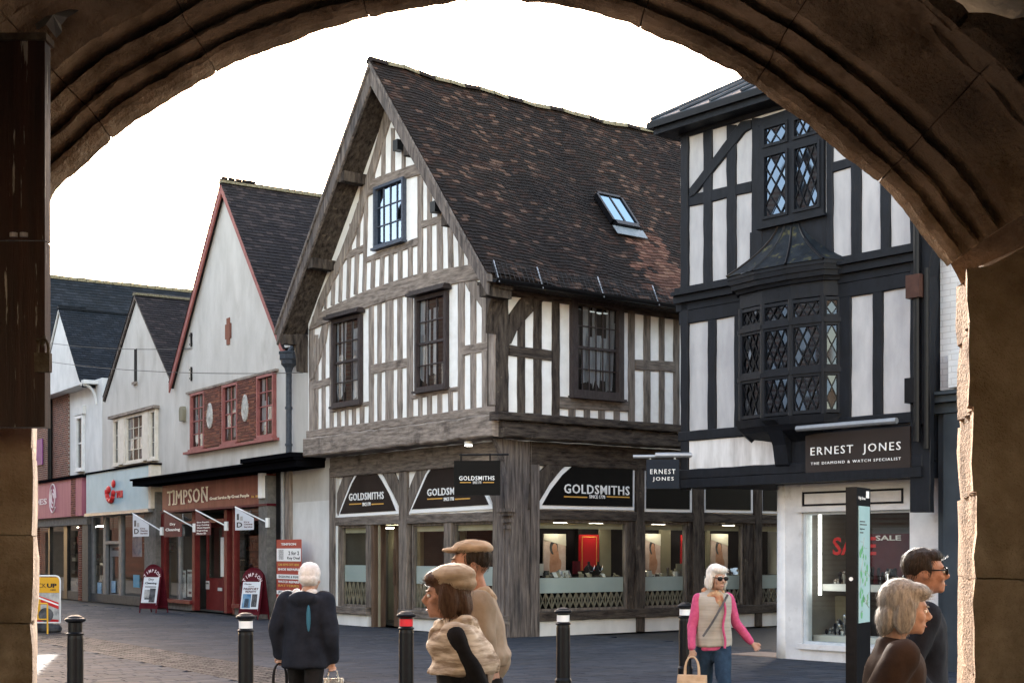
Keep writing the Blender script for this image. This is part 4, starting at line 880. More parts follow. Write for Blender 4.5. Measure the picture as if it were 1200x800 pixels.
# leaded lights -------------------------------------------------
def clip_poly(P, axis, val, keep_less):
    out = []
    for i in range(len(P)):
        a, b = P[i-1], P[i]; ia = (a[axis] <= val) == keep_less; ib = (b[axis] <= val) == keep_less
        if ia != ib:
            t = (val-a[axis])/(b[axis]-a[axis]); out.append((a[0]+(b[0]-a[0])*t, a[1]+(b[1]-a[1])*t))
        if ib: out.append(b)
    return out
def leaded(T, w, h, parent, dw=.17, dh=.30, gl='lead_glass'):
    """diamond panes over a w x h opening; T maps (u, v, out) to the parent's space"""
    nu = max(1, round(w/dw)); dw = w/nu; nv = max(1, round(h/dh*2)/2); dh = h/nv
    came = MB()
    for i in range(-1, nu*2+2):
        for j in range(-1, int(nv*2)+2):
            if (i+j) % 2: continue
            cx_, cz_ = i*dw/2, j*dh/2
            P = [(cx_-dw/2, cz_), (cx_, cz_-dh/2), (cx_+dw/2, cz_), (cx_, cz_+dh/2)]
            for ax, val, less in ((0, 0, False), (0, w, True), (1, 0, False), (1, h, True)):
                if P: P = clip_poly(P, ax, val, less)
            if len(P) < 3: continue
            ar = abs(sum(P[k-1][0]*P[k][1]-P[k][0]*P[k-1][1] for k in range(len(P))))/2
            if ar < 1e-4: continue
            tx, tz = rnd(-.045, .045), rnd(-.045, .045)
            mb = MB(); mb.add([T(x, z, (x-cx_)*tx+(z-cz_)*tz) for x, z in P], [tuple(range(len(P)))]); mb.build('pane', gl, parent)
    def seg(p, q):
        d = Vector(q)-Vector(p)
        if d.length < .01: return
        nn = Vector((-d.y, d.x)).normalized()*.007; a = [Vector(p)+nn, Vector(q)+nn, Vector(q)-nn, Vector(p)-nn]
        came.add([T(v.x, v.y, .008) for v in a]+[T(v.x, v.y, .018) for v in a], [(4, 5, 6, 7), (0, 1, 5, 4), (2, 3, 7, 6)])
    for s in (1, -1):
        k0 = -int(nv)-2
        for k in range(-40, 60):
            # lines z = s*dh/dw*(x - k*dw) - clip to rect
            x_a = k*dw+dw/2*0; m_ = s*dh/dw
            P0 = (0, m_*(0-x_a)+dh/2*1); P1 = (w, m_*(w-x_a)+dh/2*1)
            z0_, z1_ = P0[1], P1[1]; lo_, hi_ = 0, 1
            if abs(z1_-z0_) < 1e-6: continue
            t0 = (0-z0_)/(z1_-z0_); t1 = (h-z0_)/(z1_-z0_); t0, t1 = min(t0, t1), max(t0, t1); t0 = max(0, t0); t1 = min(1, t1)
            if t1-t0 < .01: continue
            seg((w*t0, z0_+(z1_-z0_)*t0), (w*t1, z0_+(z1_-z0_)*t1))
    came.build('lead_cames', 'metal_black', parent)
def casement(T, w, h, parent, f=.05, name='window', gl='lead_glass'):
    mb = MB(); 
    def bx(u0, u1, v0, v1, o0=-.05, o1=.03):
        vs = [T(u, v, o) for v in (v0, v1) for o in (o0, o1) for u in (u0, u1)]
        mb.add(vs, [(0, 2, 3, 1), (4, 5, 7, 6), (0, 1, 5, 4), (2, 6, 7, 3), (0, 4, 6, 2), (1, 3, 7, 5)])
    bx(0, w, h-f, h); bx(0, w, 0, f); bx(0, f, f, h-f); bx(w-f, w, f, h-f)
    wn_ = mb.build(name, 'black_paint', parent)
    leaded(lambda u, v, o: T(u+f, v+f, o-.01), w-2*f, h-2*f, wn_, gl=gl)
    return wn_
# upper window
ua0, ua1 = EU.px(893, 200)[0], EU.px(968, 190)[0]; uz0 = EU.px(930, 251)[1]; uz1 = EU.px(930, 140)[1]
um = EU.px(929, 200)[0]; ut = EU.px(929, 170)[1]
for p, q, r, t in ((ua0, ua1, uz1, uz1+.09), (ua0, ua1, uz0-.1, uz0), (ua0, ua0+.06, uz0, uz1), (ua1-.06, ua1, uz0, uz1), (um-.04, um+.04, uz0, uz1), (ua0+.06, um-.04, ut-.05, ut+.05), (um+.04, ua1-.06, ut-.05, ut+.05)):
    eb(EU, p, q, r, t, -.05, .06, 'window_frame', 'black_paint')
eb(EU, ua0-.04, ua1+.04, uz0-.14, uz0-.1, -.02, .1, 'window_sill', 'black_paint')
for p, q in ((ua0+.06, um-.04), (um+.04, ua1-.06)):
    for r, t in ((uz0, ut-.05), (ut+.05, uz1)):
        casement((lambda u, v, o, p=p, r=r: EU.pt(p+u, r+v, o+.05)), q-p, t-r, e_root, f=.045)
eb(EU, EU.px(880, 300)[0], EU.px(975, 300)[0], 6.0, uz0-.141, -.04, .025, 'apron_board', 'black_paint')
# the bow window -------------------------------------------------
b0 = EU.px(868, 430)[0]; b1 = EU.px(985, 430)[0]
zb0 = EU.px(925, 490)[1]; zb1 = EU.px(925, 356)[1]
bw = b1-b0; proj = .30
corners = [(b0, 0.0), (b0+.30, proj*.82), (b0+bw*.5, proj), (b1-.30, proj*.82), (b1, 0.0)]
corners = [(b0, 0.0), (b0+.17, proj*.62), (b0+bw*.36, proj*.95), (b0+bw*.64, proj*.95), (b1-.17, proj*.62), (b1, 0.0)]
def ring(off, sgn=1):
    cx_ = (b0+b1)/2
    return [(cx_+(a-cx_)*(1+off/(bw/2)), o+off*(1 if 0 < i < len(corners)-1 else 0)) for i, (a, o) in enumerate(corners)]
def bowband(z0, z1, off0, off1, name, mt='black_paint'):
    mb = MB(); A = ring(off0); B = ring(off1); n = len(A)
    vs = [EU.pt(a, z0, o) for a, o in A]+[EU.pt(a, z1, o) for a, o in B]
    vs += [EU.pt(a, z0, -.02) for a in (A[0][0], A[-1][0])]+[EU.pt(a, z1, -.02) for a in (B[0][0], B[-1][0])]
    fs = [(i, i+1, n+i+1, n+i) for i in range(n-1)]+[tuple(range(n-1, -1, -1)), tuple(range(n, 2*n))]
    mb.add(vs[:2*n], fs); return mb.build(name, mt, e_root)
bowband(zb0-.12, zb0, .04, .07, 'bow_sill'); bowband(zb0-.2, zb0-.121, -.02, .03, 'bow_sill')
bowband(zb0-.36, zb0-.201, -.25, -.03, 'bow_base')
bowband(zb1+.0, zb1+.22, .02, .02, 'bow_frieze')
for z0, z1, f0, f1 in ((zb1+.221, zb1+.28, .06, .08), (zb1+.281, zb1+.36, .12, .13), (zb1+.361, zb1+.44, .15, .16), (zb1+.441, zb1+.5, .17, .17)): bowband(z0, z1, f0, f1, 'bow_cornice')
# concave lead roof of the bow
mb = MB(); zb2_ = zb1+.5; rows_ = []
for t in [i/7 for i in range(8)]:
    A = ring(.17); s = (1-t)**1.7; cx_ = (b0+b1)/2
    rows_.append([EU.pt(cx_+(a-cx_)*(s*.68+.32*(1-t*.35)), zb2_+(.74)*t, o*s+.02) for a, o in A])
n = len(rows_[0]); mb.add([v for r in rows_ for v in r], [(j*n+i, j*n+i+1, (j+1)*n+i+1, (j+1)*n+i) for j in range(7) for i in range(n-1)]+[tuple(7*n+i for i in range(n))])
mb.build('bow_roof', 'lead_mossy', e_root, smooth=False)
for i in range(n):
    if i in (0, n-1): continue
    mb = MB()
    for j in range(7): mb.tube(rows_[j][i], rows_[j+1][i], .022, n=6)
    mb.build('lead_roll', 'metal_black', e_root)
# bow lights: 5 faces x 3 rows
hr = [(zb0+.02, zb0+.62), (zb0+.68, zb0+1.36), (zb0+1.42, zb1-.02)]
for i in range(5):
    p = corners[i]; q = corners[i+1]; L_ = math.hypot(q[0]-p[0], q[1]-p[1]); ux, uo = (q[0]-p[0])/L_, (q[1]-p[1])/L_
    for r, t in hr:
        T = lambda u, v, o, p=p, ux=ux, uo=uo, r=r: EU.pt(p[0]+ux*u-uo*o, r+v, p[1]+uo*u+ux*o)
        if L_ > .5:
            pass
        casement(T, L_, t-r, e_root, f=.05, gl='lead_glass' if i < 4 else 'side_lead')
        if (i, r) == (2, hr[1][0]): pass
    mb = MB()
    for zz in (zb0+.65, zb0+1.39):
        vs = [EU.pt(p[0]+ux*u-uo*o, z, p[1]+uo*u+ux*o) for z in (zz-.035, zz+.035) for o in (-.04, .05) for u in (0, L_)]
        mb.add(vs, [(0, 2, 3, 1), (4, 5, 7, 6), (0, 1, 5, 4), (2, 6, 7, 3), (0, 4, 6, 2), (1, 3, 7, 5)])
    mb.build('transom', 'black_paint', e_root, kind='stuff')
for p in corners[1:-1]:
    mb = MB(); v = EU.pt(p[0], 0, p[1]+.0); mb.tube((v[0], v[1], zb0), (v[0], v[1], zb1), .045, n=8); mb.build('mullion', 'black_paint', e_root)
eb(EU, b0-.02, b1+.02, zb0-.3, zb1+.5, -.3, .015, 'bow_back', 'velvet')

# ground floor shop
gx0 = EL.px(917, 680)[0]; 
eb(EL, gx0, gx0+.3, 0, 2.72, -6, .0, 'side_wall', 'render_pink'); 
wl, wr = EL.px(946, 680)[0], EL.px(1067.5, 680)[0]; wz0 = EL.px(970, 752)[1]; wz1 = EL.px(970, 598.5)[1]
eb(EL, gx0+.0, wl-.06, .0, 2.72, -.2, .06, 'shop_pier', 'white_paint'); eb(EL, wr+.02, EW-.05, 0, 2.72, -.2, .06, 'shop_pier', 'white_paint')
mb = MB(); v = EL.pt(gx0+.02, 0, -.03); mb.lathe([(.13, 0), (.125, .3), (.12, 2.72)], (v[0], v[1], 0), n=14); mb.build('rounded_corner', 'white_paint', e_root, smooth=True)
eb(EL, wl-.06, wr+.02, 0.0, wz0-.1, -.2, .055, 'stall_riser', 'white_paint'); eb(EL, wl-.06, wr+.02, wz1+.02, 2.72, -.2, .045, 'shop_frieze', 'white_paint')
fa, fb = EL.px(943, 585)[0], EL.px(1061, 580)[0]
for p, q, r, t in ((fa, fb, 2.47, 2.5), (fa, fb, 2.28, 2.31), (fa, fa+.03, 2.31, 2.47), (fb-.03, fb, 2.31, 2.47)): eb(EL, p, q, r+.1, t+.1, .045, .06, 'frieze_moulding', 'black_paint')
eb(EL, wl-.12, wr+.06, wz1-.01, wz1+.05, -.05, .12, 'window_head', 'white_paint'); eb(EL, wl-.12, wr+.04, wz0-.12, wz0-.04, -.2, .1, 'window_sill', 'white_paint')
mb = MB()
for p, q, r, t in ((wl-.05, wl, wz0-.04, wz1-.01), (wr, wr+.02, wz0-.04, wz1-.01), (wl, wr, wz0-.04, wz0), (wl, wr, wz1-.05, wz1-.012)): EL.box(mb, p, q, r, t, -.12, .03)
sw = mb.build('shop_window', 'grey_white', e_root)
mb = MB(); mb.add([EL.pt(a, z, -.03) for a, z in ((wl, wz0), (wr, wz0), (wr, wz1-.05), (wl, wz1-.05))], [(0, 1, 2, 3)]); mb.build('pane', 'shop_glass', sw)
eb(EL, wl-.05, wr+.02, wz0-.05, wz1+.1, -1.5, -1.4, 'display_back', 'inside_grey2'); eb(EL, wl-.1, wr+.02, wz0-.06, wz0-.041, -1.4, -.12, 'display_floor', 'inside_white')
eb(EL, wl-.1, wr+.02, wz1+.02, wz1+.05, -1.4, -.2, 'display_ceiling', 'inside_white')
eb(EL, wl-.16, wl-.14, wz0-.05, wz1+.05, -1.4, -.12, 'display_side', 'inside_warmgrey')
z_ = lambda y, o=-.4: EL.px(975, y, o)[1]
a_ = lambda x, o=-.4: EL.px(x, 680, o)[0]
eb(EL, a_(964), a_(1066), z_(692), z_(684), -.75, -.4, 'display_shelf', 'inside_white'); eb(EL, a_(958), a_(1066), z_(752), z_(744), -.75, -.3, 'display_shelf', 'inside_white')
eb(EL, a_(946), a_(1000, -.9), z_(743), z_(699), -1.0, -.9, 'display_cabinet', 'inside_cream')
eb(EL, a_(1010, -1.1), a_(1066, -1.1), z_(690), z_(625), -1.12, -1.08, 'sale_poster', 'maroon')
mb = MB(); v0 = EL.pt(a_(961, -.2), z_(598, -.2), -.2); v1 = EL.pt(a_(961, -.2), z_(697, -.2), -.2); mb.tube(v0, v1, .025, n=8); mb.build('light_tube', 'tube_glow', e_root)
lettering(EL, 'SALE', [(976, 629), (1027, 628), (976, 650)], 'letter_red', sw, o=-.1, th=.004, bold=.02)
lettering(EL, 'SALE', [(1026, 627), (1056, 625), (1026, 633)], 'letter_white', e_root, o=-1.07, th=.004, bold=.02)
for nm, xl, xr, yy in (('upper', 968, 1064, 684), ('lower', 962, 1000, 744)):
    v = EL.pt((a_(xl)+a_(xr))/2, z_(yy)+.005, -.6); wv = EF.world(v[0], v[1], v[2])
    e = empty('watch_display', wv, EF.rz, label='heaped watch stands on the %s shelf of the white shop window' % nm, category='watches', group='watch displays in the white shop window')
    wdt = a_(xr)-a_(xl)
    for i in range(46):
        x = rnd(-wdt/2+.03, wdt/2-.03); lay = rnd(0, 1); y = rnd(-.15, .15); z = lay*(.22 if nm == 'upper' else .3)*min(1, (x+wdt/2)/.4+.2)
        mb = MB(); mb.ell((x, y+lay*.08, z+.03), .035, .02, .035, 8, 5); mb.lathe([(.012, 0), (.03, z+.02)], (x, y+lay*.08, 0), n=5); mb.build('watch_stand', random.choice(['jewel', 'silver', 'velvet', 'velvet']), e)
# fascia sign
sg = Plane(EF, 'f', 0)
q = [(943.5, 509), (1066, 497), (1066, 546.5), (943.5, 554.6)]
a0_ = (EU.px(943.5, 530, .1)[0]); a1_ = EU.px(1066, 520, .1)[0]; zt_ = (EU.px(943.5, 510, .1)[1]+EU.px(1066, 497, .1)[1])/2; zb_ = (EU.px(943.5, 554.6, .1)[1]+EU.px(1066, 546.5, .1)[1])/2
sn = eb(EU, a0_, a1_, zb_, zt_, .02, .09, 'fascia_sign', 'sign_taupe')
zz = lambda x, y: EU.px(x, y, .1)[1]
lx0, lx1 = EU.px(950, 530, .1)[0], EU.px(1055.5, 525, .1)[0]
def letter2(pl, txt, a0, a1, z0, z1, par, mt='letter_white', o=.1, th=.012, bold=0, spacing=1.0, **k):
    return lettering(pl, txt, [(a0, z1), (a1, z1), (a0, z0)], mt, par, o=o, th=th, bold=bold, px=False, spacing=spacing, **k)
zc1 = zz(1003, 534.5); zc0 = zz(1003, 526.5)
letter2(EU, 'ERNEST  JONES', lx0, lx1, zz(1003, 533), zz(1003, 520.5), sn, o=.092, bold=-.004, spacing=1.25)
letter2(EU, 'THE DIAMOND & WATCH SPECIALIST', lx0, lx1, zz(1003, 541.5), zz(1003, 538.3), sn, o=.092, th=.006, spacing=1.35)
mb = MB(); za = zz(940, 508)+.02; p0 = EU.pt(EU.px(933, 508, .3)[0], zt_+.07, .28); p1 = EU.pt(EU.px(1050, 499, .3)[0], zt_+.07, .28); mb.tube(p0, p1, .045, n=10)
for t in (.2, .8):
    pm = Vector(p0).lerp(Vector(p1), t); mb.tube(pm, (pm.x, -.02, pm.z+.03), .012, n=5)
mb.build('sign_light', 'aluminium', e_root)
# downpipes, hopper and shaped corner post at the right end
xr_ = EU.px(1081, 400)[0]
mb = MB(); mb.tube(EU.pt(xr_+.02, 3.2, .16), EU.pt(xr_+.02, 6.6, .16), .05, n=10); mb.tube(EU.pt(xr_+.16, 3.1, .14), EU.pt(xr_+.16, 5.6, .14), .045, n=10)
mb.build('downpipe', 'metal_black', e_root)
eb(EU, xr_-.1, xr_+.12, 5.2, 5.52, .06, .26, 'hopper', 'rust_dark'); eb(EU, xr_-.16, xr_+.02, 3.75, 4.1, .06, .2, 'junction_box', 'metal_black')
mb = MB(); EU.prism(mb, [(EW-.12, 3.4), (EW+.04, 3.45), (EW+.12, 4.0), (EW+.1, 4.6), (EW+.16, 5.2), (EW+.13, 5.5), (EW+.22, 6.0), (EW+.3, 6.3), (EW+.27, 6.42), (EW+.16, 6.4), (EW+.05, 6.1), (EW-.12, 5.6)], -.1, .12, .01, .004); mb.build('carved_post', 'black_paint', e_root)

# projecting blue sign of the shop, on its arm
js = empty('projecting_sign', (0, 0, 0), 0, label='small navy projecting sign hung from a grey arm beside the black and white house', category='sign')
Yj = 23.2; JF = Frame(wp(809, 0, Yj)[0], Yj, 1, -.08); js.location = (JF.o[0], JF.o[1], 0); js.rotation_euler = (0, 0, JF.rz); JP = Plane(JF, 'f', 0)
A = JP.px(757.5, 538); B = JP.px(796, 572); mb = MB(); JP.box(mb, A[0], B[0], B[1], A[1], -.05, 0); bo = mb.build('board', 'sign_navy', js)
lettering(JP, 'ERNEST', [(762, 549.5), (791.5, 549.5), (762, 555)], 'letter_white', bo, o=.002, th=.006, spacing=1.3)
lettering(JP, 'JONES', [(765, 558.5), (789.5, 558.5), (765, 564)], 'letter_white', bo, o=.002, th=.006, spacing=1.3)
mb = MB(); a = JP.px(768, 533); b = JP.px(812, 533); mb.tube(JP.pt(a[0], a[1], -.02), JP.pt(b[0], a[1], -.02), .045); c = JP.px(742, 535); mb.tube(JP.pt(c[0], a[1]-.02, -.02), JP.pt(a[0], a[1]-.02, -.02), .03)
for x in (762, 791): k = JP.px(x, 535); mb.tube(JP.pt(k[0], a[1], -.02), JP.pt(k[0], A[1], -.02), .015)
mb.build('arm', 'aluminium', js)

# ---------------- neighbour: white painted brick above a dark grey shopfront
n_root = empty('white_brick_house', (EF.o[0], EF.o[1], 0), EF.rz, label='white painted brick house above a slate grey shopfront, next to the stone pier', category='building')
NP = Plane(EF, 'f', .35)
eb(NP, EW+.02, EW+6, 3.95, 9.5, -5, 0, 'brick_wall', 'brick_white', n_root)
eb(NP, EW+.02, EW+6, 0.0, 3.6, -5, .05, 'shopfront', 'grey_paint', n_root)
eb(NP, EW+.15, EW+.55, 0.0, 3.6, .051, .13, 'pilaster', 'grey_paint', n_root)
for z0, z1, o in ((3.61, 3.75, .16), (3.755, 3.85, .26), (3.855, 3.9, .32)): eb(NP, EW+.0, EW+6, z0, z1, -.2, o, 'cornice', 'grey_paint', n_root)
eb(NP, EW+.25, EW+.7, 3.96, 4.45, .0, .16, 'meter_box', 'brick_white', n_root)
eb(NP, EW+.02, EW+6, 9.5, 9.62, -5, .3, 'eave', 'metal_black', n_root)
# ================================================================== the row of gabled shops on the left
RF = Frame(-4.2, 33.3, .545, -.838)
RP = Plane(RF, 'f', 0)
def rb_(pl, a0, a1, z0, z1, o0, o1, name, mt, parent, **k):
    mb = MB(); pl.box(mb, a0, a1, z0, z1, o0, o1); return mb.build(name, mt, parent, **k)
ROWL = 2.6
def house(name, label, a0, a1, ga, gb, zap, ze, wallm, tilem, bargem, depth=11, barge=.22, over=.18):
    root = empty(name, (RF.o[0], RF.o[1], 0), RF.rz, label=label, category='building')
    xa = (ga+gb)/2
    mb = MB(); pts = [(a0, 2.9), (a1, 2.9), (a1, ze+(0.0 if gb < a1 else .0)), (gb, ze), (xa, zap-.1), (ga, ze), (a0, ze)]
    q = []
    for p in pts:
        if not q or (Vector(p)-Vector(q[-1])).length > .01: q.append(p)
    RP.prism(mb, q, -.3, 0); mb.build('wall', wallm, root)
    for q0, q1 in ((a0, a0+.2), (a1-.2, a1)): rb_(RP, q0, q1, 3.3, ze, -depth, -.31, 'side_wall', wallm, root); rb_(RP, q0, q1, 0, 3.299, -depth, -.13, 'party_wall', 'inside_shop', root)
    rb_(RP, a0+.2, a1-.2, 0, ze, -depth, -depth+.2, 'rear_wall', wallm, root)
    sl = (zap-ze)/(gb-xa); an = math.atan(sl)
    for s, xe in ((1, gb+.12), (-1, ga-.12)):
        z = zap-abs(xe-xa)*sl
        mb = MB(); RP.prism(mb, [(xe, z-.02), (xa, zap-.02), (xa, zap-.16), (xe, z-.16)], -depth, over-.02); mb.build('roof', tilem, root)
        mb = MB(); RP.prism(mb, [(xe+s*.02, z-.02), (xa, zap-.02), (xa, zap-barge*1.3), (xe+s*.02, z-barge*1.3)], over-.02, over+.03, .006, .003); mb.build('barge_board', bargem, root)
        L = math.hypot(xe-xa, zap-z)
        hv = .125 if s == 1 else .13
        tiles('roof_tiles', tilem, root, (xe, -over-.05, z+.0), (0, 1, 0), (-s*math.cos(an), 0, math.sin(an)), int((depth if s == 1 else 1.2)/.2), int(L/hv)+1, .2, hv, th=.018 if s == 1 else .007)
    mb = MB()
    for i in range(int(depth/.4)):
        y = -over-.05+i*.4; mb.box(xa-.11, xa+.11, y, y+.39, zap-.02, zap+.05+rnd(-.008, .008))
    mb.build('ridge_tiles', 'moss' if tilem != 'tile_slate' else tilem, root, kind='stuff')
    return root
# --- the big cream gable above the shoe repairer's shop
h1 = house('cream_gabled_house', 'tall cream rendered gable house with red barge boards above the dark red shop', -10.65, .25, -10.65, -2.6, 11.75, 6.85, 'render_cream', 'tile_brown', 'barge_red', over=.12)
rb_(RP, -2.6, .25, 6.75, 6.9, -11, .1, 'parapet', 'render_cream', h1)
rb_(RP, RP.px(341, 650)[0], .25, 0, 2.9, -.1, 0, 'wall', 'render_white', h1)
# brick cross vent
a, z = RP.px(268, 388); mb = MB(); RP.box(mb, a-.1, a+.1, z-.36, z+.36, -.02, .03); RP.box(mb, a-.2, a-.1, z-.2, z+.2, -.02, .03); RP.box(mb, a+.1, a+.2, z-.2, z+.2, -.02, .03); mb.build('brick_cross', 'brick_red', h1)
for px_, py_ in ((225, 398), (225, 438)):
    a, z = RP.px(px_, py_); mb = MB(); RP.box(mb, a-.03, a+.03, z-.2, z+.2, 0, .05); RP.box(mb, a-.1, a+.04, z+.1, z+.15, 0, .05); RP.box(mb, a-.1, a+.04, z-.15, z-.1, 0, .05); mb.build('wall_tie', 'metal_black', h1)
a, z = RP.px(216, 485); mb = MB(); RP.prism(mb, [(a-.14, z-.2), (a+.14, z-.22), (a+.16, z+.12), (a+.1, z+.22), (a-.1, z+.22), (a-.16, z+.12)], 0, .12, .02); mb.build('alarm_box', 'inside_cream', h1)
# brick band with three windows
ba0 = RP.px(222, 490)[0]; ba1 = RP.px(325, 480)[0]; bz0 = (RP.px(222, 527)[1]+RP.px(325, 511)[1])/2; bz1 = (RP.px(222, 463)[1]+RP.px(324, 436)[1])/2
X_ = lambda x: RP.px(x, 490)[0]
def bricks(pl, a0, a1, z0, z1, parent, o=.0, name='brickwork', mt='brick_red', w=.225, h=.078):
    mb = MB(); r = 0; z = z0
    while z < z1-.02:
        x = a0-(.5*w if r % 2 else 0)
        while x < a1:
            p, q = max(a0, x+.006), min(a1, x+w-.006)
            if q-p > .03: pl.box(mb, p, q, z+.006, min(z1, z+h-.006), o-.02, o+.022+rnd(0, .006))
            x += w
        z += h; r += 1
    return mb.build(name, mt, parent, kind='stuff')
for q0, q1 in ((243, 262), (282, 303)): rb_(RP, X_(q0), X_(q1), bz0, bz1, 0, .07, 'brick_pier_core', 'mortar', h1); bricks(RP, X_(q0), X_(q1), bz0, bz1, h1, .075)
for xl, xr, c in ((226, 242.5, 2), (263.5, 281.5, 2), (304, 324, 2)):
    sash(RP, X_(xl), X_(xr), bz0, bz1, c, 4, h1, mt='barge_red', o=.05, fw=.07, meet=False, bar=.03, curtain=4)
rb_(RP, ba0-.12, ba1+.12, bz0-.12, bz0-.052, -.02, .16, 'window_sill', 'barge_red', h1); rb_(RP, ba0-.08, ba1+.08, bz1+.02, bz1+.08, -.02, .09, 'window_head', 'timber_h', h1)
for px_ in (250, 291.5):
    a = X_(px_); zc_ = (bz0+bz1)/2+.05; mb = MB(); n = 20
    v = []
    for r, o in ((1, .08), (1, .12), (.8, .14), (.75, .12), (.4, .13), (.2, .16), (.02, .16)):
        v += [RP.pt(a+.21*r*math.cos(6.283*k/n)*(1-.15*math.sin(6.283*k/n)), zc_+.36*r*math.sin(6.283*k/n), o) for k in range(n)]
    mb.add(v, [(j*n+i, j*n+(i+1) % n, (j+1)*n+(i+1) % n, (j+1)*n+i) for j in range(6) for i in range(n)]); mb.build('plaster_plaque', 'medallion', h1, smooth=False)
# canopy over the shop
cz = RP.px(300, 553, .6)[1]
cl, cr_ = RP.px(157, 560, .7)[0], RP.px(349, 545, .7)[0]
rb_(RP, cl, cr_, cz-.0, cz+.16, -.02, .75, 'canopy', 'canopy_black', h1); rb_(RP, cl-.06, cr_+.04, cz+.162, cz+.22, -.02, .82, 'canopy_top', 'canopy_black', h1)
rb_(RP, RP.px(290, 550, .7)[0], cr_+.06, cz+.221, cz+.33, -.02, .9, 'canopy_top', 'canopy_black', h1)
# shop front
SO = .25
sl_, sr_ = RP.px(190, 600, SO)[0], RP.px(314, 600, SO)[0]
szt = (RP.px(190, 571.5, SO)[1]+RP.px(314, 556, SO)[1])/2; szb = (RP.px(190, 598, SO)[1]+RP.px(314, 590, SO)[1])/2
fs_ = rb_(RP, sl_, sr_, szb, cz-.02, -.1, SO, 'fascia_sign', 'sign_red', h1)
rb_(RP, sl_-.04, sr_+.04, szb-.06, szb-.002, -.1, SO+.05, 'fascia_moulding', 'maroon', h1)
L0, L1 = RP.px(196.5, 585, SO)[0], RP.px(243.5, 580, SO)[0]; zm = lambda x, y: RP.px(x, y, SO)[1]
zt0, zt1 = (zm(197, 591)+zm(243, 587.5))/2, (zm(197, 575)+zm(243, 571))/2
tx = letter2(RP, 'TIMPSON', L0, L1, zt0, zt1, fs_, 'letter_cream', o=SO+.002, th=.02, spacing=1.12, name='lettering')
mb = MB()   # serifs on the feet and heads of the strokes
wl7 = (L1-L0)
for u, ends in ((.055, 'b'), (.155, 'tb'), (.215, 'b'), (.375, 'b'), (.43, 'b'), (.885, 'tb'), (.985, 't')):
    for c_ in ends: zz_ = zt0 if c_ == 'b' else zt1; RP.box(mb, L0+wl7*u-.07, L0+wl7*u+.07, zz_-.018, zz_+.018, SO+.002, SO+.021)
mb.build('serifs', 'letter_cream', fs_, kind='stuff')
letter2(RP, 'Great Service By Great People', RP.px(246, 585, SO)[0], RP.px(292, 580, SO)[0], (zm(246, 586.5)+zm(292, 583))/2, (zm(246, 582)+zm(292, 578))/2, fs_, 'letter_cream', o=SO+.002, th=.012, bold=.02)
letter2(RP, 'Est. 1865', RP.px(295, 585, SO)[0], RP.px(304, 580, SO)[0], zm(300, 582.5), zm(300, 579.8), fs_, 'letter_gold', o=SO+.002, th=.01, bold=.02)
a, z = RP.px(307.5, 567, SO+.05); rb_(RP, a-.12, a+.12, z-.35, z+.3, SO, SO+.12, 'alarm_box', 'letter_white', h1)
q0, q1 = RP.px(315, 650)[0], RP.px(325, 650)[0]; rb_(RP, q0, q1, 0, szt, -.1, .28, 'pilaster', 'stone_grey', h1)
q0, q1 = RP.px(176.5, 650)[0], RP.px(190, 650)[0]; rb_(RP, q0, q1, 0, szt-.1, -.1, .2, 'pilaster', 'stone_grey', h1)
rb_(RP, RP.px(326, 650)[0], RP.px(335, 650)[0], 0, cz, -.1, .06, 'black_board', 'metal_black', h1); rb_(RP, RP.px(338.5, 650)[0], RP.px(343, 650)[0], 0, cz, -.1, .1, 'post', 'timber_v', h1)
mb = MB(); v = RP.pt(RP.px(336, 650)[0], 0, .1); mb.tube((v[0], v[1], .1), (v[0], v[1], cz), .06); mb.build('downpipe', 'aluminium', h1)
# big downpipe with hopper
mb = MB(); a, z = RP.px(348, 430); v = RP.pt(a, 0, .22); zt_p = RP.px(348, 437)[1]; mb.tube((v[0], v[1], cz+.1), (v[0], v[1], zt_p), .075, n=12)
mb.lathe([(.08, 0), (.12, .12), (.2, .2), (.21, .3), (.24, .32), (.24, .44), (.26, .46), (.26, .5), (.05, .5)], (v[0], v[1], zt_p), n=8)
mb.tube((v[0], v[1], zt_p+.45), (v[0]+.25, v[1]+.2, zt_p+.95), .07); mb.build('downpipe', 'iron_blue', h1)
for zz_ in (cz+.6, cz+1.5): mb = MB(); mb.tube((v[0], v[1], zz_), (v[0], v[1], zz_+.06), .095, n=10); mb.build('pipe_collar', 'iron_blue', h1)
# red shopfront: stall riser, frames, glass, door
gz = szb-.065
rx_ = lambda x: RP.px(x, 650, .0)[0]
def frame_bar(xl, xr, z0, z1, mt='red_paint', o1=.04, name='shop_frame'): return rb_(RP, rx_(xl), rx_(xr), z0, z1, -.12, o1, name, mt, h1)
for xl, xr in ((190, 193.5), (226.5, 229.5), (264, 267.5), (274, 276), (310, 314)): frame_bar(xl, xr, .02, gz)
zst = RP.px(210, 702)[1]
frame_bar(193.5, 226.5, zst-.1, zst, o1=.12, name='sill'); frame_bar(276, 310, zst-.1, zst, o1=.12, name='sill')
frame_bar(193.5, 226.5, .0, zst-.1, 'stone_grey', .03, 'stall_riser'); frame_bar(276, 310, .0, zst-.1, 'stone_grey', .03, 'stall_riser')
ztr = RP.px(250, 612)[1]; 
frame_bar(193.5, 226.5, ztr, ztr+.07, o1=.05, name='transom'); frame_bar(229.5, 264, ztr, ztr+.1, o1=.05, name='transom'); frame_bar(276, 310, ztr, ztr+.08, o1=.05, name='transom')
frame_bar(209, 210.2, zst, ztr, 'aluminium', .0)
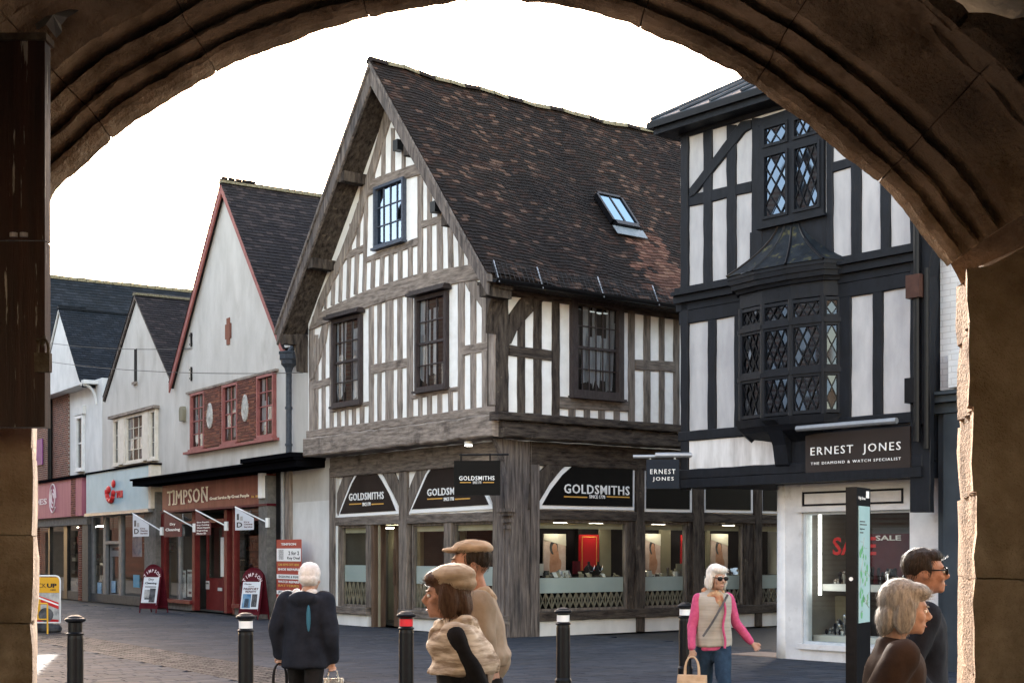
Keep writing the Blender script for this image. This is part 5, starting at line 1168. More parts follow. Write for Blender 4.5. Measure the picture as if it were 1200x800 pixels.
for xl, xr, zb_ in ((193.5, 226.5, zst), (276, 310, zst), (267.5, 274, .4)):
    mb = MB(); mb.add([RP.pt(a, z, -.04) for a, z in ((rx_(xl), zb_), (rx_(xr), zb_), (rx_(xr), gz), (rx_(xl), gz))], [(0, 1, 2, 3)]); mb.build('pane', 'shop_glass', h1)
def rdoor(xl, xr, zp=.95, o=-.3, handle=None, kick=True):
    a0, a1 = rx_(xl), rx_(xr); f = .11; mb = MB()
    for p, q, r, t in ((a0, a0+f, .03, ztr), (a1-f, a1, .03, ztr), (a0+f, a1-f, ztr-.12, ztr), (a0+f, a1-f, .03, zp)): RP.box(mb, p, q, r, t, o-.05, o)
    d_ = mb.build('door', 'red_paint', h1)
    mb = MB(); mb.add([RP.pt(a, z, o-.03) for a, z in ((a0+f, zp), (a1-f, zp), (a1-f, ztr-.12), (a0+f, ztr-.12))], [(0, 1, 2, 3)]); mb.build('pane', 'shop_glass', d_)
    if kick: mb = MB(); RP.box(mb, a0+.04, a1-.04, .05, .38, o, o+.012); mb.build('kick_plate', 'aluminium', d_)
    mb = MB(); RP.box(mb, a0+.03, a0+.07, 1.0, 2.1, o+.01, o+.06) if handle == 'l' else RP.box(mb, a1-.07, a1-.03, 1.0, 2.1, o+.01, o+.06); mb.build('handle', 'letter_white', d_)
    return d_
rdoor(230, 250, kick=False, handle='r'); rdoor(250.5, 264, kick=True, handle='l', zp=1.0)
rb_(RP, rx_(193), rx_(229), .3, gz, -2.2, -2.1, 'shop_back', 'inside_grey', h1); rb_(RP, rx_(229), rx_(314), .0, gz, -3.2, -3.1, 'shop_back', 'inside_dim', h1)
rb_(RP, rx_(191), rx_(314), 0.01, .04, -3.1, -.12, 'shop_floor', 'inside_grey', h1); rb_(RP, rx_(191), rx_(314), gz+.01, gz+.05, -3.1, -.1, 'shop_ceiling', 'inside_cream', h1)
# things pinned in the windows: notices
def notice(pl, xl, xr, yt, yb, mt, lab, o=-.1, lines=(), frame_=RF, cat='notice', name='window_notice', lm='letter_dark', group='notices in the shop windows'):
    A = pl.px(xl, yt, o); B = pl.px(xr, yb, o); w = B[0]-A[0]; h = A[1]-B[1]; v = pl.pt((A[0]+B[0])/2, B[1], o)
    e = empty(name, frame_.world(v[0], v[1], v[2]), frame_.rz, label=lab, category=cat)
    if group: e['group'] = group
    mb = MB(); mb.box(-w/2, w/2, 0, .01, 0, h); bd_ = mb.build('sheet', mt, e)
    NPl = Plane(frame_, 'f', 0)
    for txt, x0, x1, z0, z1, m_ in lines:
        if txt is None: mb = MB(); mb.box(x0*w/2, x1*w/2, -.006, -.001, z0*h, z1*h); mb.build('print', m_, bd_)
        else: lettering(NPl, txt, [(x0*w/2, z1*h), (x1*w/2, z1*h), (x0*w/2, z0*h)], m_, bd_, o=.004, th=.004, bold=.02, px=False)
    return e, w, h
notice(RP, 211, 217.5, 668, 700, 'inside_white', 'left one of two white posters low in the red shop window', lines=[('PHOTO', -.8, .8, .84, .93, 'maroon'), (None, -.7, .7, .2, .75, 'photo_grey'), (None, -.3, .3, .3, .6, 'photo_dark')])
notice(RP, 219.5, 226, 667, 699, 'inside_white', 'right one of two white posters low in the red shop window', lines=[('PHOTO', -.8, .8, .84, .93, 'maroon'), (None, -.7, .7, .3, .75, 'photo_grey'), (None, -.5, .5, .1, .2, 'maroon')])
notice(RP, 214, 221, 628, 645, 'inside_cream', 'lit cream poster hanging in the upper part of the red shop window', o=-.4, lines=[(None, -.6, .6, .3, .8, 'display_pink')])
notice(RP, 278, 288, 630, 655, 'inside_grey', 'grey framed board behind the glass right of the red doors', o=-.5, lines=[(None, -.7, .7, .1, .9, 'photo_dark')])
notice(RP, 241, 245, 680, 690, 'inside_white', 'small white notice at the foot of the red door glass', o=-.28, lines=[('OPEN', -.8, .8, .6, .8, 'letter_dark')])
notice(RP, 255, 260, 688, 692, 'inside_white', 'tiny white plate on the lower panel of the right red door', o=-.27)
# vertical board of offers by the pilaster
notice(RP, 324, 353, 632, 724, 'board_red', 'tall red and white offer board standing against the wall right of the red shop', o=.45, cat='advertising board', name='offer_board', group=None, lm='letter_white', lines=[
    ('TIMPSON', -.6, .6, .925, .955, 'letter_white'), (None, -.97, .97, .72, .885, 'letter_white'), ('2 for 2', -.0, .85, .80, .85, 'letter_dark'), ('Key Deal', -.1, .9, .735, .78, 'letter_dark'), (None, -.8, -.4, .74, .87, 'photo_dark'),
    ('CAR KEYS CUT HERE', -.85, .85, .66, .69, 'letter_gold'), ('SHOE REPAIRS', -.85, .85, .6, .63, 'letter_white'), (None, -.97, .97, .49, .55, 'letter_white'), ('ENGRAVING & SIGNS', -.8, .8, .505, .535, 'letter_dark'),
    ('WATCH REPAIRS', -.85, .85, .44, .47, 'letter_white'), ('BATTERIES', -.85, .85, .39, .42, 'letter_gold'), (None, -.97, .97, .29, .34, 'letter_white'), ('PHOTO ID', -.8, .8, .3, .33, 'letter_dark'), ('PASSPORT PHOTOS', -.85, .85, .22, .25, 'letter_white'), ('DRY CLEANING', -.85, .85, .16, .19, 'letter_white'), (None, -.97, .97, .0, .1, 'photo_blue')])
def stock(pl, xl, xr, z0, z1, o, fr_, root, n, lab=None):
    a0, a1 = pl.px(xl, 6, o)[0], pl.px(xr, 6, o)[0]; mb = MB(); k = max(2, int((z1-z0)/.42))
    for j in range(k+1): pl.box(mb, a0, a1, z0+(z1-z0)*j/k-.015, z0+(z1-z0)*j/k, o-.25, o+.05)
    mb.build('shelving', 'inside_tan', root, kind='stuff')
    mb = MB()
    for j in range(k):
        x = a0
        while x < a1-.05:
            w_ = rnd(.05, .22); h_ = rnd(.08, .34)
            if rnd(0, 1) < .8: pl.box(mb, x, min(a1, x+w_*.9), z0+(z1-z0)*j/k+.001, z0+(z1-z0)*j/k+h_, o-.2, o+rnd(-.12, .03))
            x += w_
    mb.build('stock', 'product', root, kind='stuff')
for xl, xr, zz0, zz1, o_ in ((194, 226, .9, 2.6, -1.2), (268, 312, .8, 2.7, -1.6), (232, 262, .1, 2.6, -2.2)): stock(RP, xl, xr, zz0, zz1, o_, RF, h1, 10)
# flags on poles
def flag(xt, yt, xl, xr, ytl, yb, basex, basey, mt, label, lines, o=.75):
    a0, zb_ = RP.px(xl, yb, o); a1 = RP.px(xr, yb, o)[0]; ztl = RP.px(xl, ytl, o)[1]; am = a1-a0
    v = RP.pt(a0, 0, o); e = empty('shop_flag', RF.world(v[0], v[1], 0), RF.rz, label=label, category='flag', group='small flags on poles over the shop front')
    ztr_ = ztl-.5*(ztl-zb_)
    mb = MB(); mb.add([(0, 0, zb_), (am, 0, zb_), (am, 0, ztr_), (0, 0, ztl), (0, .01, zb_), (am, .01, zb_), (am, .01, ztr_), (0, .01, ztl)], [(0, 1, 2, 3), (7, 6, 5, 4), (0, 4, 5, 1), (1, 5, 6, 2), (2, 6, 7, 3), (3, 7, 4, 0)]); fl_ = mb.build('cloth', mt, e)
    ab, zb2_ = RP.px(basex, basey, .28); vb = RP.pt(ab, zb2_, .28)
    mb = MB(); mb.tube((0, 0, ztl+.02), (vb[0]-v[0], vb[1]-v[1], zb2_), .02, n=6); mb.lathe([(.06, -.12), (.06, .12)], (vb[0]-v[0], vb[1]-v[1], zb2_), n=6); mb.build('pole', 'letter_white', e)
    NPl = Plane(RF, 'f', 0); H = ztl-zb_
    for txt, x0, x1, z0, z1, m_ in lines:
        if txt is None: mb = MB(); mb.box(x0*am, x1*am, -.006, -.001, zb_+z0*H, zb_+z1*H); mb.build('print', m_, fl_)
        else: lettering(NPl, txt, [(x0*am, zb_+z1*H), (x1*am, zb_+z1*H), (x0*am, zb_+z0*H)], m_, fl_, o=.003, th=.003, bold=.02, px=False)
W_ = [('D', .1, .4, .12, .35, 'letter_dark'), ('Dry', .5, .8, .3, .38, 'maroon'), ('Cleaning', .5, .95, .2, .28, 'maroon'), ('Service', .5, .95, .1, .17, 'maroon'), (None, .1, .22, .45, .72, 'photo_dark'), (None, .28, .42, .42, .6, 'photo_grey')]
flag(0, 0, 155.5, 174, 602, 628.5, 189.5, 622, 'flag_white', 'white shop flag nearest the pale blue travel shop', W_)
flag(0, 0, 275.5, 297, 594.5, 621, 313.5, 612, 'flag_white', 'white shop flag over the right window of the dark red shop', W_)
D_ = [('Dry', .35, .65, .42, .54, 'letter_white'), ('Cleaning', .1, .9, .2, .34, 'letter_white')]
flag(0, 0, 192, 213, 599, 629, 228, 618, 'maroon', 'dark red flag reading Dry Cleaning over the left shop window', D_)
flag(0, 0, 229, 247, 598, 627, 265, 616, 'maroon', 'dark red flag listing services above the red doors', [('Shoe Repairs', .1, .9, .48, .55, 'letter_white'), ('Key Cutting', .1, .9, .37, .44, 'letter_white'), ('Watch Repairs', .1, .95, .26, .33, 'letter_white'), ('Engraving', .1, .8, .15, .22, 'letter_white'), ('Photo ID', .1, .7, .04, .11, 'letter_white')])

# --- middle house over the pale blue travel shop
h2 = house('middle_gabled_house', 'smaller cream gable house above the pale blue shop sign', -17.75, -10.67, -17.3, -11.0, 9.85, 7.0, 'render_cream', 'tile_brown', 'timber_grey', barge=.1, over=.05)
a, z = RP.px(159, 429); rb_(RP, a-.13, a+.13, z-.5, z+.55, -.0, .012, 'slit_window', 'dark_inside', h2); rb_(RP, a-.18, a+.18, z-.58, z-.5, 0, .08, 'slit_sill', 'timber_h', h2)
wz0_, wz1_ = (RP.px(136, 545)[1]+RP.px(185, 538)[1])/2, (RP.px(136, 492)[1]+RP.px(185, 478)[1])/2
for xl, xr, c, r in ((135.5, 142.5, 1, 3), (150, 171, 3, 4), (178, 185.5, 1, 3)): sash(RP, RP.px(xl, 6)[0], RP.px(xr, 6)[0], wz0_, wz1_, c, r, h2, mt='frame_cream', o=.05, fw=.09, meet=False, curtain=2)
rb_(RP, RP.px(133, 6)[0], RP.px(187, 6)[0], wz1_+.01, wz1_+.1, 0, .2, 'window_hood', 'timber_h', h2)
for xl, xr in ((142.8, 149.7), (171.3, 177.7)): rb_(RP, RP.px(xl, 6)[0], RP.px(xr, 6)[0], wz0_, wz1_, 0, .12, 'mullion', 'frame_cream', h2)
TO = .3
t0, t1 = RP.px(101, 6, TO)[0], RP.px(174.5, 6, TO)[0]; tz1 = (RP.px(101, 556, TO)[1]+RP.px(172, 545, TO)[1])/2; tz0 = (RP.px(101, 602, TO)[1]+RP.px(174, 595, TO)[1])/2
ts = rb_(RP, t0, t1, tz0, tz1, -.1, TO, 'fascia_sign', 'sign_blue', h2); rb_(RP, t0-.05, t1+.1, tz0-.1, tz0-.002, -.1, TO+.06, 'fascia_moulding', 'aluminium', h2); rb_(RP, t0, t1+.3, tz1+.002, tz1+.06, -.1, TO+.04, 'fascia_top', 'canopy_black', h2)
rb_(RP, t1+.002, t1+.22, tz0, tz1, -.1, TO+.02, 'fascia_end', 'frame_cream', h2)
def tpt(x, y): return RP.px(x, y, TO+.01)
mb = MB(); pts = [(126, 574), (126.3, 579), (127.5, 584), (130, 587), (132.5, 585), (133.5, 580), (134.2, 575)]
for i in range(len(pts)-1):
    p, q = tpt(*pts[i]), tpt(*pts[i+1]); mb.tube(RP.pt(p[0], p[1], TO+.03), RP.pt(q[0], q[1], TO+.03), .085, n=8)
p = tpt(127.5, 573.5); mb.ell(RP.pt(p[0], p[1], TO+.03), .2, .05, .13); p = tpt(133.4, 566.5); mb.ell(RP.pt(p[0], p[1], TO+.03), .17, .05, .13); mb.build('logo', 'letter_red', ts, smooth=True)
letter2(RP, 'TUI', tpt(136.3, 579)[0], tpt(143.5, 579)[0], tpt(140, 583)[1], tpt(140, 574.5)[1], ts, 'letter_red', o=TO+.002, th=.03, bold=.05)
hz0 = tz0-.1
gx = lambda x, o=0: RP.px(x, 6, o)[0]
rb_(RP, gx(101), gx(108), 0, hz0, -.1, .15, 'pilaster', 'stone_dark', h2); rb_(RP, gx(101), gx(176), 0, .28, -.1, .05, 'stall_riser', 'stone_dark', h2)
for xl, xr, z0_, z1_ in ((108, 109.5, .28, hz0), (121.8, 124.6, 0, hz0), (140, 143, 0, hz0), (124.6, 140, hz0-.95, hz0-.85), (124.6, 140, hz0-.06, hz0)):
    rb_(RP, gx(xl), gx(xr), z0_, z1_, -.08, .03, 'shop_frame', 'grey_frame', h2)
d_ = rb_(RP, gx(125), gx(127), .05, hz0-.96, -.16, -.1, 'door', 'grey_frame', h2)
mb = MB(); RP.box(mb, gx(137.5), gx(139.8), .05, hz0-.96, -.16, -.1); RP.box(mb, gx(127)+.001, gx(137.5)-.001, 1.55, 1.75, -.16, -.1); RP.box(mb, gx(127)+.001, gx(137.5)-.001, .05, .3, -.16, -.1); RP.box(mb, gx(127)+.001, gx(137.5)-.001, hz0-1.06, hz0-.96, -.16, -.1); mb.build('door_frame', 'grey_frame', d_)
for xl, xr, z0_, z1_, o_ in ((109.5, 121.8, .28, hz0, -.04), (143, 176, .28, hz0, -.04), (127, 137.5, .3, hz0-1.06, -.13), (124.6, 140, hz0-.85, hz0-.06, -.04)):
    mb = MB(); mb.add([RP.pt(a, z, o_) for a, z in ((gx(xl), z0_), (gx(xr), z0_), (gx(xr), z1_), (gx(xl), z1_))], [(0, 1, 2, 3)]); mb.build('pane', 'shop_glass', h2)
rb_(RP, gx(109), gx(178), .01, hz0, -3.4, -3.3, 'shop_back', 'inside_dim', h2); rb_(RP, gx(109), gx(178), .005, .03, -3.3, -.1, 'shop_floor', 'inside_cream', h2); rb_(RP, gx(109), gx(178), hz0+.0, hz0+.03, -3.3, -.1, 'shop_ceiling', 'inside_grey', h2)
rb_(RP, gx(110), gx(121), .3, 1.9, -.9, -.85, 'display_screen', 'inside_tan', h2); rb_(RP, gx(146), gx(176), .3, 1.7, -1.2, -1.15, 'display_screen', 'inside_tan', h2)
stock(RP, 112, 121, .4, 1.9, -.6, RF, h2, 5); stock(RP, 150, 174, 1.7, 2.5, -1.3, RF, h2, 5)
notice(RP, 155, 166, 628, 652, 'photo_blue', 'blue seascape screen in the right window of the travel shop', o=-.5)
notice(RP, 114, 118.5, 682, 695, 'photo_blue', 'blue sticker low in the left window of the travel shop', o=-.02, group='blue stickers'); notice(RP, 130, 135, 680, 694, 'photo_blue', 'pale blue sticker on the travel shop door', o=-.1, group='blue stickers'); notice(RP, 156, 163, 673, 688, 'sticker_blue', 'brighter blue sticker in the right travel shop window', o=-.02, group='blue stickers')
# --- third house: white gable on deep eaves
h3 = house('white_gabled_house', 'white gable house with dark slate roof at the left end of the row', -26.0, -17.78, -23.8, -18.6, 10.4, 7.6, 'render_white', 'tile_slate', 'render_white', barge=.08, over=.5)
rb_(RP, -24.2, -18.2, 7.42, 7.55, .0, .5, 'soffit', 'render_white', h3)
mb = MB()
for i in range(8):
    a_1, a_2 = math.pi/2*i/8, math.pi/2*(i+1)/8; q = [(.45*(1-math.cos(t)), 6.75+.65*math.sin(t)) for t in (a_1, a_2)]; mb.tube(RP.pt(-18.35, q[0][1], q[0][0]+.02), RP.pt(-18.35, q[1][1], q[1][0]+.02), .05, n=6)
mb.build('eave_bracket', 'render_white', h3)
a0, a1 = gx(91.5), gx(99.5); zA, zB = RP.px(95, 551)[1], RP.px(95, 487)[1]; sash(RP, a0, a1, zA, zB, 1, 2, h3, mt='frame_white', o=.05, fw=.1)
rb_(RP, a0-.15, a1+.1, zB+.02, zB+.3, 0, .12, 'window_hood', 'render_white', h3)
PO = .3
p0, p1 = -26, gx(98, PO); pz1 = (RP.px(45, 567.5, PO)[1]+RP.px(94, 558, PO)[1])/2; pz0 = (RP.px(45, 608, PO)[1]+RP.px(94, 603.5, PO)[1])/2
ps = rb_(RP, p0, p1-.25, pz0, pz1, -.1, PO, 'fascia_sign', 'sign_pink', h3); rb_(RP, p0, p1+.0, pz1+.0, pz1+.1, -.1, PO+.08, 'fascia_top', 'canopy_black', h3); rb_(RP, p0, p1, pz0-.3, pz0-.002, -.1, .2, 'fascia_base', 'stone_grey', h3)
bricks(RP, gx(93), gx(98.5), pz0+.0, pz1+.1, h3, .28, name='brick_pier'); bricks(RP, gx(95.5), gx(99.5), 0, pz0-.3, h3, .1, name='brick_pier')
rb_(RP, gx(92.8), gx(99), pz0, pz1+.1, -.1, .27, 'pier_core', 'mortar', h3); rb_(RP, gx(95.4), gx(99.6), 0, pz0-.3, -.1, .09, 'pier_core', 'mortar', h3)
letter2(RP, 'SHOES', gx(28, PO), gx(55, PO), RP.px(50, 591, PO)[1], RP.px(50, 584, PO)[1], ps, 'letter_pale', o=PO+.002, th=.012, bold=.02)
mb = MB(); c0_ = RP.px(62, 583.5, PO)
for R_, a_s, a_e in ((.42, 0, 5.6), (.28, 2, 7.4), (.14, 0, 5)):
    k = 14
    for i in range(k):
        f = lambda t: RP.pt(c0_[0]+R_*math.cos(a_s+(a_e-a_s)*t), c0_[1]+R_*1.25*math.sin(a_s+(a_e-a_s)*t), PO+.012)
        mb.tube(f(i/k), f((i+1)/k), .026, n=5)
mb.build('logo', 'letter_pale', ps)
hz3 = pz0-.3
for xl, xr in ((57.5, 59), (75.5, 79.5), (94, 95.4)): rb_(RP, gx(xl), gx(xr), 0, hz3, -.08, .03, 'shop_frame', 'metal_black', h3)
rb_(RP, -26, gx(95.4), 0, .3, -.08, .02, 'stall_riser', 'stone_dark', h3)
mb = MB(); mb.add([RP.pt(a, z, -.04) for a, z in ((-26, .3), (gx(95.4), .3), (gx(95.4), hz3), (-26, hz3))], [(0, 1, 2, 3)]); mb.build('pane', 'shop_glass', h3)
rb_(RP, -26, gx(95.4), 0, hz3, -3.4, -3.3, 'shop_back', 'inside_dim', h3); rb_(RP, -26, gx(95.4), 0, .02, -3.3, -.1, 'shop_floor', 'inside_grey', h3); rb_(RP, -26, gx(95.4), hz3, hz3+.03, -3.3, -.1, 'shop_ceiling', 'inside_grey', h3)
for x in (62, 70, 84, 90): rb_(RP, gx(x), gx(x)+.5, hz3-.04, hz3-.01, -1.2, -.9, 'ceiling_light', 'lamp_soft', h3)
rb_(RP, gx(80), gx(84), .5, hz3-.3, -.5, -.45, 'white_column', 'inside_white', h3)
for i in range(12):
    x = rnd(gx(60), gx(94)); hh = rnd(.7, 1.9); nm = random.choice(['inside_white', 'photo_dark', 'photo_grey', 'inside_tan', 'velvet']); rb_(RP, x, x+rnd(.2, .6), .3, .3+hh, -1.6-i*.07, -1.55-i*.07, 'shelf_unit', nm, h3)
notice(RP, 90, 93.5, 628, 636, 'board_red', 'small red poster inside the pink shop', o=-.3)
stock(RP, 60, 94, .4, 2.3, -1.2, RF, h3, 10)
mb = MB(); RP.prism(mb, [(-23.75, 7.56), (-18.65, 7.56), (-21.2, 10.25)], .001, .47); mb.build('gable_wall', 'render_white', h3)
# --- brick house beyond with a purple banner and black downpipe
h4 = empty('brick_house', (RF.o[0], RF.o[1], 0), RF.rz, label='red brick house with a purple banner, partly hidden behind the left stone pier', category='building')
rb_(RP, -28.8, -26.02, 0, 8.2, -6, 0, 'brick_wall', 'brickwork', h4); rb_(RP, -26.4, -21.6, 3.95+.3, 7.54, .01, .06, 'brick_wall', 'brickwork', h4)
bx0 = gx(45); rb_(RP, bx0-.6, gx(49.5, .1), RP.px(47, 545)[1], RP.px(47, 515)[1], .07, .1, 'banner', 'banner_purple', h4)
mb = MB(); v = RP.pt(gx(63), 0, .14); mb.tube((v[0], v[1], 4.4), (v[0], v[1], 7.3), .09); mb.tube((v[0], v[1], 7.3), (v[0]-.5, v[1]+.1, 7.7), .09); mb.build('downpipe', 'metal_black', h4)
# --- long roof behind the row
h5 = empty('long_roofed_house', (RF.o[0], RF.o[1], 0), RF.rz, label='house with a long mossy dark roof rising behind the row of gables', category='building')
mb = MB()
vs = []
for x in (-31, -12):
    pass
zr5 = 13.9; xr5 = -34
YY0, YY1 = 1, 40
vs = [(-29, YY0, 7.8), (-29, YY1, 7.8), (xr5, YY1, zr5), (xr5, YY0, zr5), (-39, YY0, 7.8), (-39, YY1, 7.8)]
mb.add(vs, [(0, 1, 2, 3), (3, 2, 5, 4), (0, 3, 4), (1, 5, 2), (0, 4, 5, 1)]); mb.build('roof', 'tile_slate', h5)
an5 = math.atan2(zr5-7.8, 5)
tiles('roof_tiles', 'tile_slate', h5, (-28.95, YY0, 7.8), (0, 1, 0), (-math.cos(an5), 0, math.sin(an5)), 110, 42, .28, .185, th=.02)
mb = MB()
for i in range(77): mb.box(xr5-.16, xr5+.16, YY0+i*.4, YY0+i*.4+.38, zr5-.05, zr5+.1+rnd(-.015, .015))
mb.build('ridge_tiles', 'moss', h5, kind='stuff')
mb = MB(); mb.box(-38.8, -29.2, YY0+.1, YY1-.1, 0, 7.79); mb.build('wall', 'brickwork', h5)
# wires across the street front
wr = MB()
def wire(p, q, sagv, r=.012, n=16):
    P = Vector(p); Q = Vector(q); o = None
    for i in range(n+1):
        t = i/n; w = P.lerp(Q, t); w.z -= sagv*4*t*(1-t)
        if o is not None: wr.tube(o, w, r, n=4, cap=False)
        o = w
A1 = RF.world(-25, -.6); wire(wp(60, 424, 50), wp(355, 436.5, 34), .15); wire(wp(60, 402, 50), wp(225, 408, 41), .1)
wr.build('overhead_wires', 'rubber', None, label='thin dark wires strung across the front of the gables', category='wires')
# ================================================================== ground
gd = MB(); gd.add([(-300, -60, -.035), (300, -60, -.035), (300, 600, -.035), (-300, 600, -.035)], [(0, 1, 2, 3)])
ground = gd.build('ground', 'ground_base', None, kind='structure')
UL = RF.to_local(-9.8, 30.9)[0]; LLx = RF.to_local(-9.1, 27.8)[0]; UL2 = RF.to_local(-3.14, 19.4)[1]
bandy0 = RF.to_local(-3.14, 19.4)[1]   # across the street, outward is negative y
def lp(px_, py_): Y = F*EYE/(py_-648); return RF.to_local((px_-600)*Y/F, Y)
c_up = [lp(72.5, 737), lp(330, 790)]; c_lo = [lp(55, 747), lp(247, 800)]
by_hi = sum(p[1] for p in c_up)/2; by_lo = sum(p[1] for p in c_lo)/2      # band of cobbles runs along local x at these y
def inside_building(X, Y):
    x, y = RF.to_local(X, Y)
    if y > .1 and x < .3: return True
    x, y = GF.to_local(X, Y)
    if y > .5 and x < -.28: return True
    x, y = EF.to_local(X, Y)
    if y > .52 and x > 1.72: return True
    return False
pieces = []
row = 0; yy = by_lo-16
def put(x0, x1, y0, y1, kindn, g=.005):
    X, Y, _ = RF.world((x0+x1)/2, (y0+y1)/2)
    if Y < 15.5 or abs(X) > .40*Y+1.0 or Y > 60 or inside_building(X, Y): return
    z = rnd(-.0015, .0015); tx, ty = rnd(-.0012, .0012), rnd(-.0012, .0012); c = .006
    vs = []
    for zz_, e in ((-.04, 0), (z-c, 0), (z, c)):
        for (x, y, sx_, sy_) in ((x0+g+e, y0+g+e, -1, -1), (x1-g-e, y0+g+e, 1, -1), (x1-g-e, y1-g-e, 1, 1), (x0+g+e, y1-g-e, -1, 1)):
            w = RF.world(x, y); vs.append((w[0], w[1], zz_+(tx*sx_+ty*sy_ if zz_ > -.03 else 0)))
    pieces.append((math.hypot(X, Y), vs, kindn))
FCS = [(8, 9, 10, 11), (0, 1, 5, 4), (1, 2, 6, 5), (2, 3, 7, 6), (3, 0, 4, 7), (4, 5, 9, 8), (5, 6, 10, 9), (6, 7, 11, 10), (7, 4, 8, 11)]
# courses run across the street (constant x), stones .42 long in y
hgt_ = .21
x = -34.0
while x < 22:
    y = -22+rnd(0, .4)
    while y < 2.2:
        L = rnd(.34, .5)
        if y+L > by_lo and y < by_hi:
            if y < by_lo-.12: put(x, x+hgt_, y, by_lo, 'paver')
            y = by_hi; continue
        put(x, x+hgt_, y, y+L, 'paver'); y += L
    x += hgt_
x = -34.0
while x < 14:
    n_ = 8; w_ = (by_hi-by_lo)/n_
    for k in range(n_): put(x+rnd(-.02, .02), x+.13+rnd(-.02, .02), by_lo+k*w_, by_lo+(k+1)*w_, 'cobble', .008)
    x += .15
pv = sorted([p for p in pieces if p[2] == 'paver'], key=lambda p: p[0]); cb = sorted([p for p in pieces if p[2] == 'cobble'], key=lambda p: p[0])
pv = [p for p in pv if abs(p[1][0][0]) < .37*p[1][0][1]] + [p for p in pv if abs(p[1][0][0]) >= .37*p[1][0][1]]
def lay(lst, name, mt):
    for d_, vs, _ in lst[:290]: mb = MB(); mb.add(vs, FCS); link(name, mb.mesh(name, mt, fix=False), ground)
    mb = MB()
    for d_, vs, _ in lst[290:]: mb.add(vs, FCS)
    o = link(name+'s', mb.mesh(name+'s', mt, fix=False), ground, kind='stuff')
lay(pv, 'paver', 'paver'); lay(cb, 'cobble', 'cobble')
# threshold slab
v = wp(903, 767, F*EYE/(767-648)); mb = MB(); mb.box(-.55, .55, -.4, .4, 0.0, .012); sb = mb.build('threshold_slab', 'slab_pink', None, kind='structure'); sb.location = v; sb.rotation_euler = (0, 0, EF.rz)

# ================================================================== the stone gateway we look out of
arch = empty('stone_gateway', (0, 4.6, 0), 0, label='old brown stone gateway arch with moulded edge framing the view', category='gateway')
OY = 4.6
def npt(p, amp, sc, seed=0):
    q = Vector(p)*sc+Vector((seed*7.3, seed*3.1, seed*5.7)); n1 = noise.noise_vector(q); n2 = noise.noise_vector(q*3.1)
    return Vector(p)+n1*amp+n2*amp*.4
def P5(px_, py_, Y=5.06): return Vector(((px_-600)*Y/F, EYE+(648-py_)*Y/F))
ctrl = [P5(*p) for p in [(38, 306), (39, 270), (46, 240), (60, 214), (96, 181), (143, 139), (179, 116), (256, 72), (300, 53), (376, 25), (430, 11), (480, 2), (530, -8), (575, -12), (620, -9), (672, 0), (736, 18), (760, 29), (813, 50), (877, 86), (909, 107), (967, 150), (1050, 223), (1076, 252), (1104, 289), (1115, 307)]]
def cr(p0, p1, p2, p3, t): return .5*((2*p1)+(-p0+p2)*t+(2*p0-5*p1+4*p2-p3)*t*t+(-p0+3*p1-3*p2+p3)*t**3)
curve = []
for i in range(len(ctrl)-1):
    a = ctrl[max(0, i-1)]; b = ctrl[i]; c = ctrl[i+1]; d_ = ctrl[min(len(ctrl)-1, i+2)]
    for k in range(6): curve.append(cr(a, b, c, d_, k/6))
curve.append(ctrl[-1])
# resample by length and smooth the normals
cum = [0]
for i in range(1, len(curve)): cum.append(cum[-1]+(curve[i]-curve[i-1]).length)
def at_len(s):
    s = max(0, min(cum[-1]-1e-6, s)); i = 0
    while cum[i+1] < s: i += 1
    t = (s-cum[i])/(cum[i+1]-cum[i]); return curve[i].lerp(curve[i+1], t)
def nrm(s):
    t = at_len(s+.12)-at_len(s-.12); n_ = Vector((-t.y, t.x)).normalized(); return n_   # outwards (up)
prof = [(.22, 5.6), (.0, 5.14), (0, 5.06), (.012, 5.03), (.028, 5.02), (.038, 5.07), (.052, 5.085), (.06, 4.99), (.072, 4.965), (.086, 4.975), (.094, 5.03), (.108, 5.03), (.112, 4.91), (.13, 4.875), (.143, 4.93), (.158, 4.94), (.166, 4.8), (.2, 4.77), (.25, 4.74), (.30, 4.70), (.31, 4.62), (.33, 4.55)]
s = 0; k = 0
while s < cum[-1]-.05:
    L = min(rnd(.42, .62), cum[-1]-s)
    if cum[-1]-s-L < .2: L = cum[-1]-s
    n_ = max(6, int(L/.02)); rows_ = []
    off = rnd(-.0012, .0012)
    for i in range(n_+1):
        ss = s+.002+(L-.004)*i/n_; c = at_len(ss); nn = nrm(ss); e = min(i, n_-i); wear = .002 if e == 0 else 0
        rw = []
        for r, Y in prof:
            p = c+nn*(r+off+wear); q = npt((p.x, Y, p.y), .009, 5, 1); q = npt(q, .004, 22, 2); q = npt(q, .0028, 61, 4); rw.append((q.x, q.y-OY, q.z))
        rows_.append(rw)
    mb = MB(); m_ = len(prof); mb.add([v for rw in rows_ for v in rw], [(i*m_+j, i*m_+j+1, (i+1)*m_+j+1, (i+1)*m_+j) for i in range(n_) for j in range(m_-1)]+[tuple(range(m_)), tuple(n_*m_+j for j in range(m_))])
    mb.build('voussoir', 'arch_stone', arch, smooth=False); s += L; k += 1
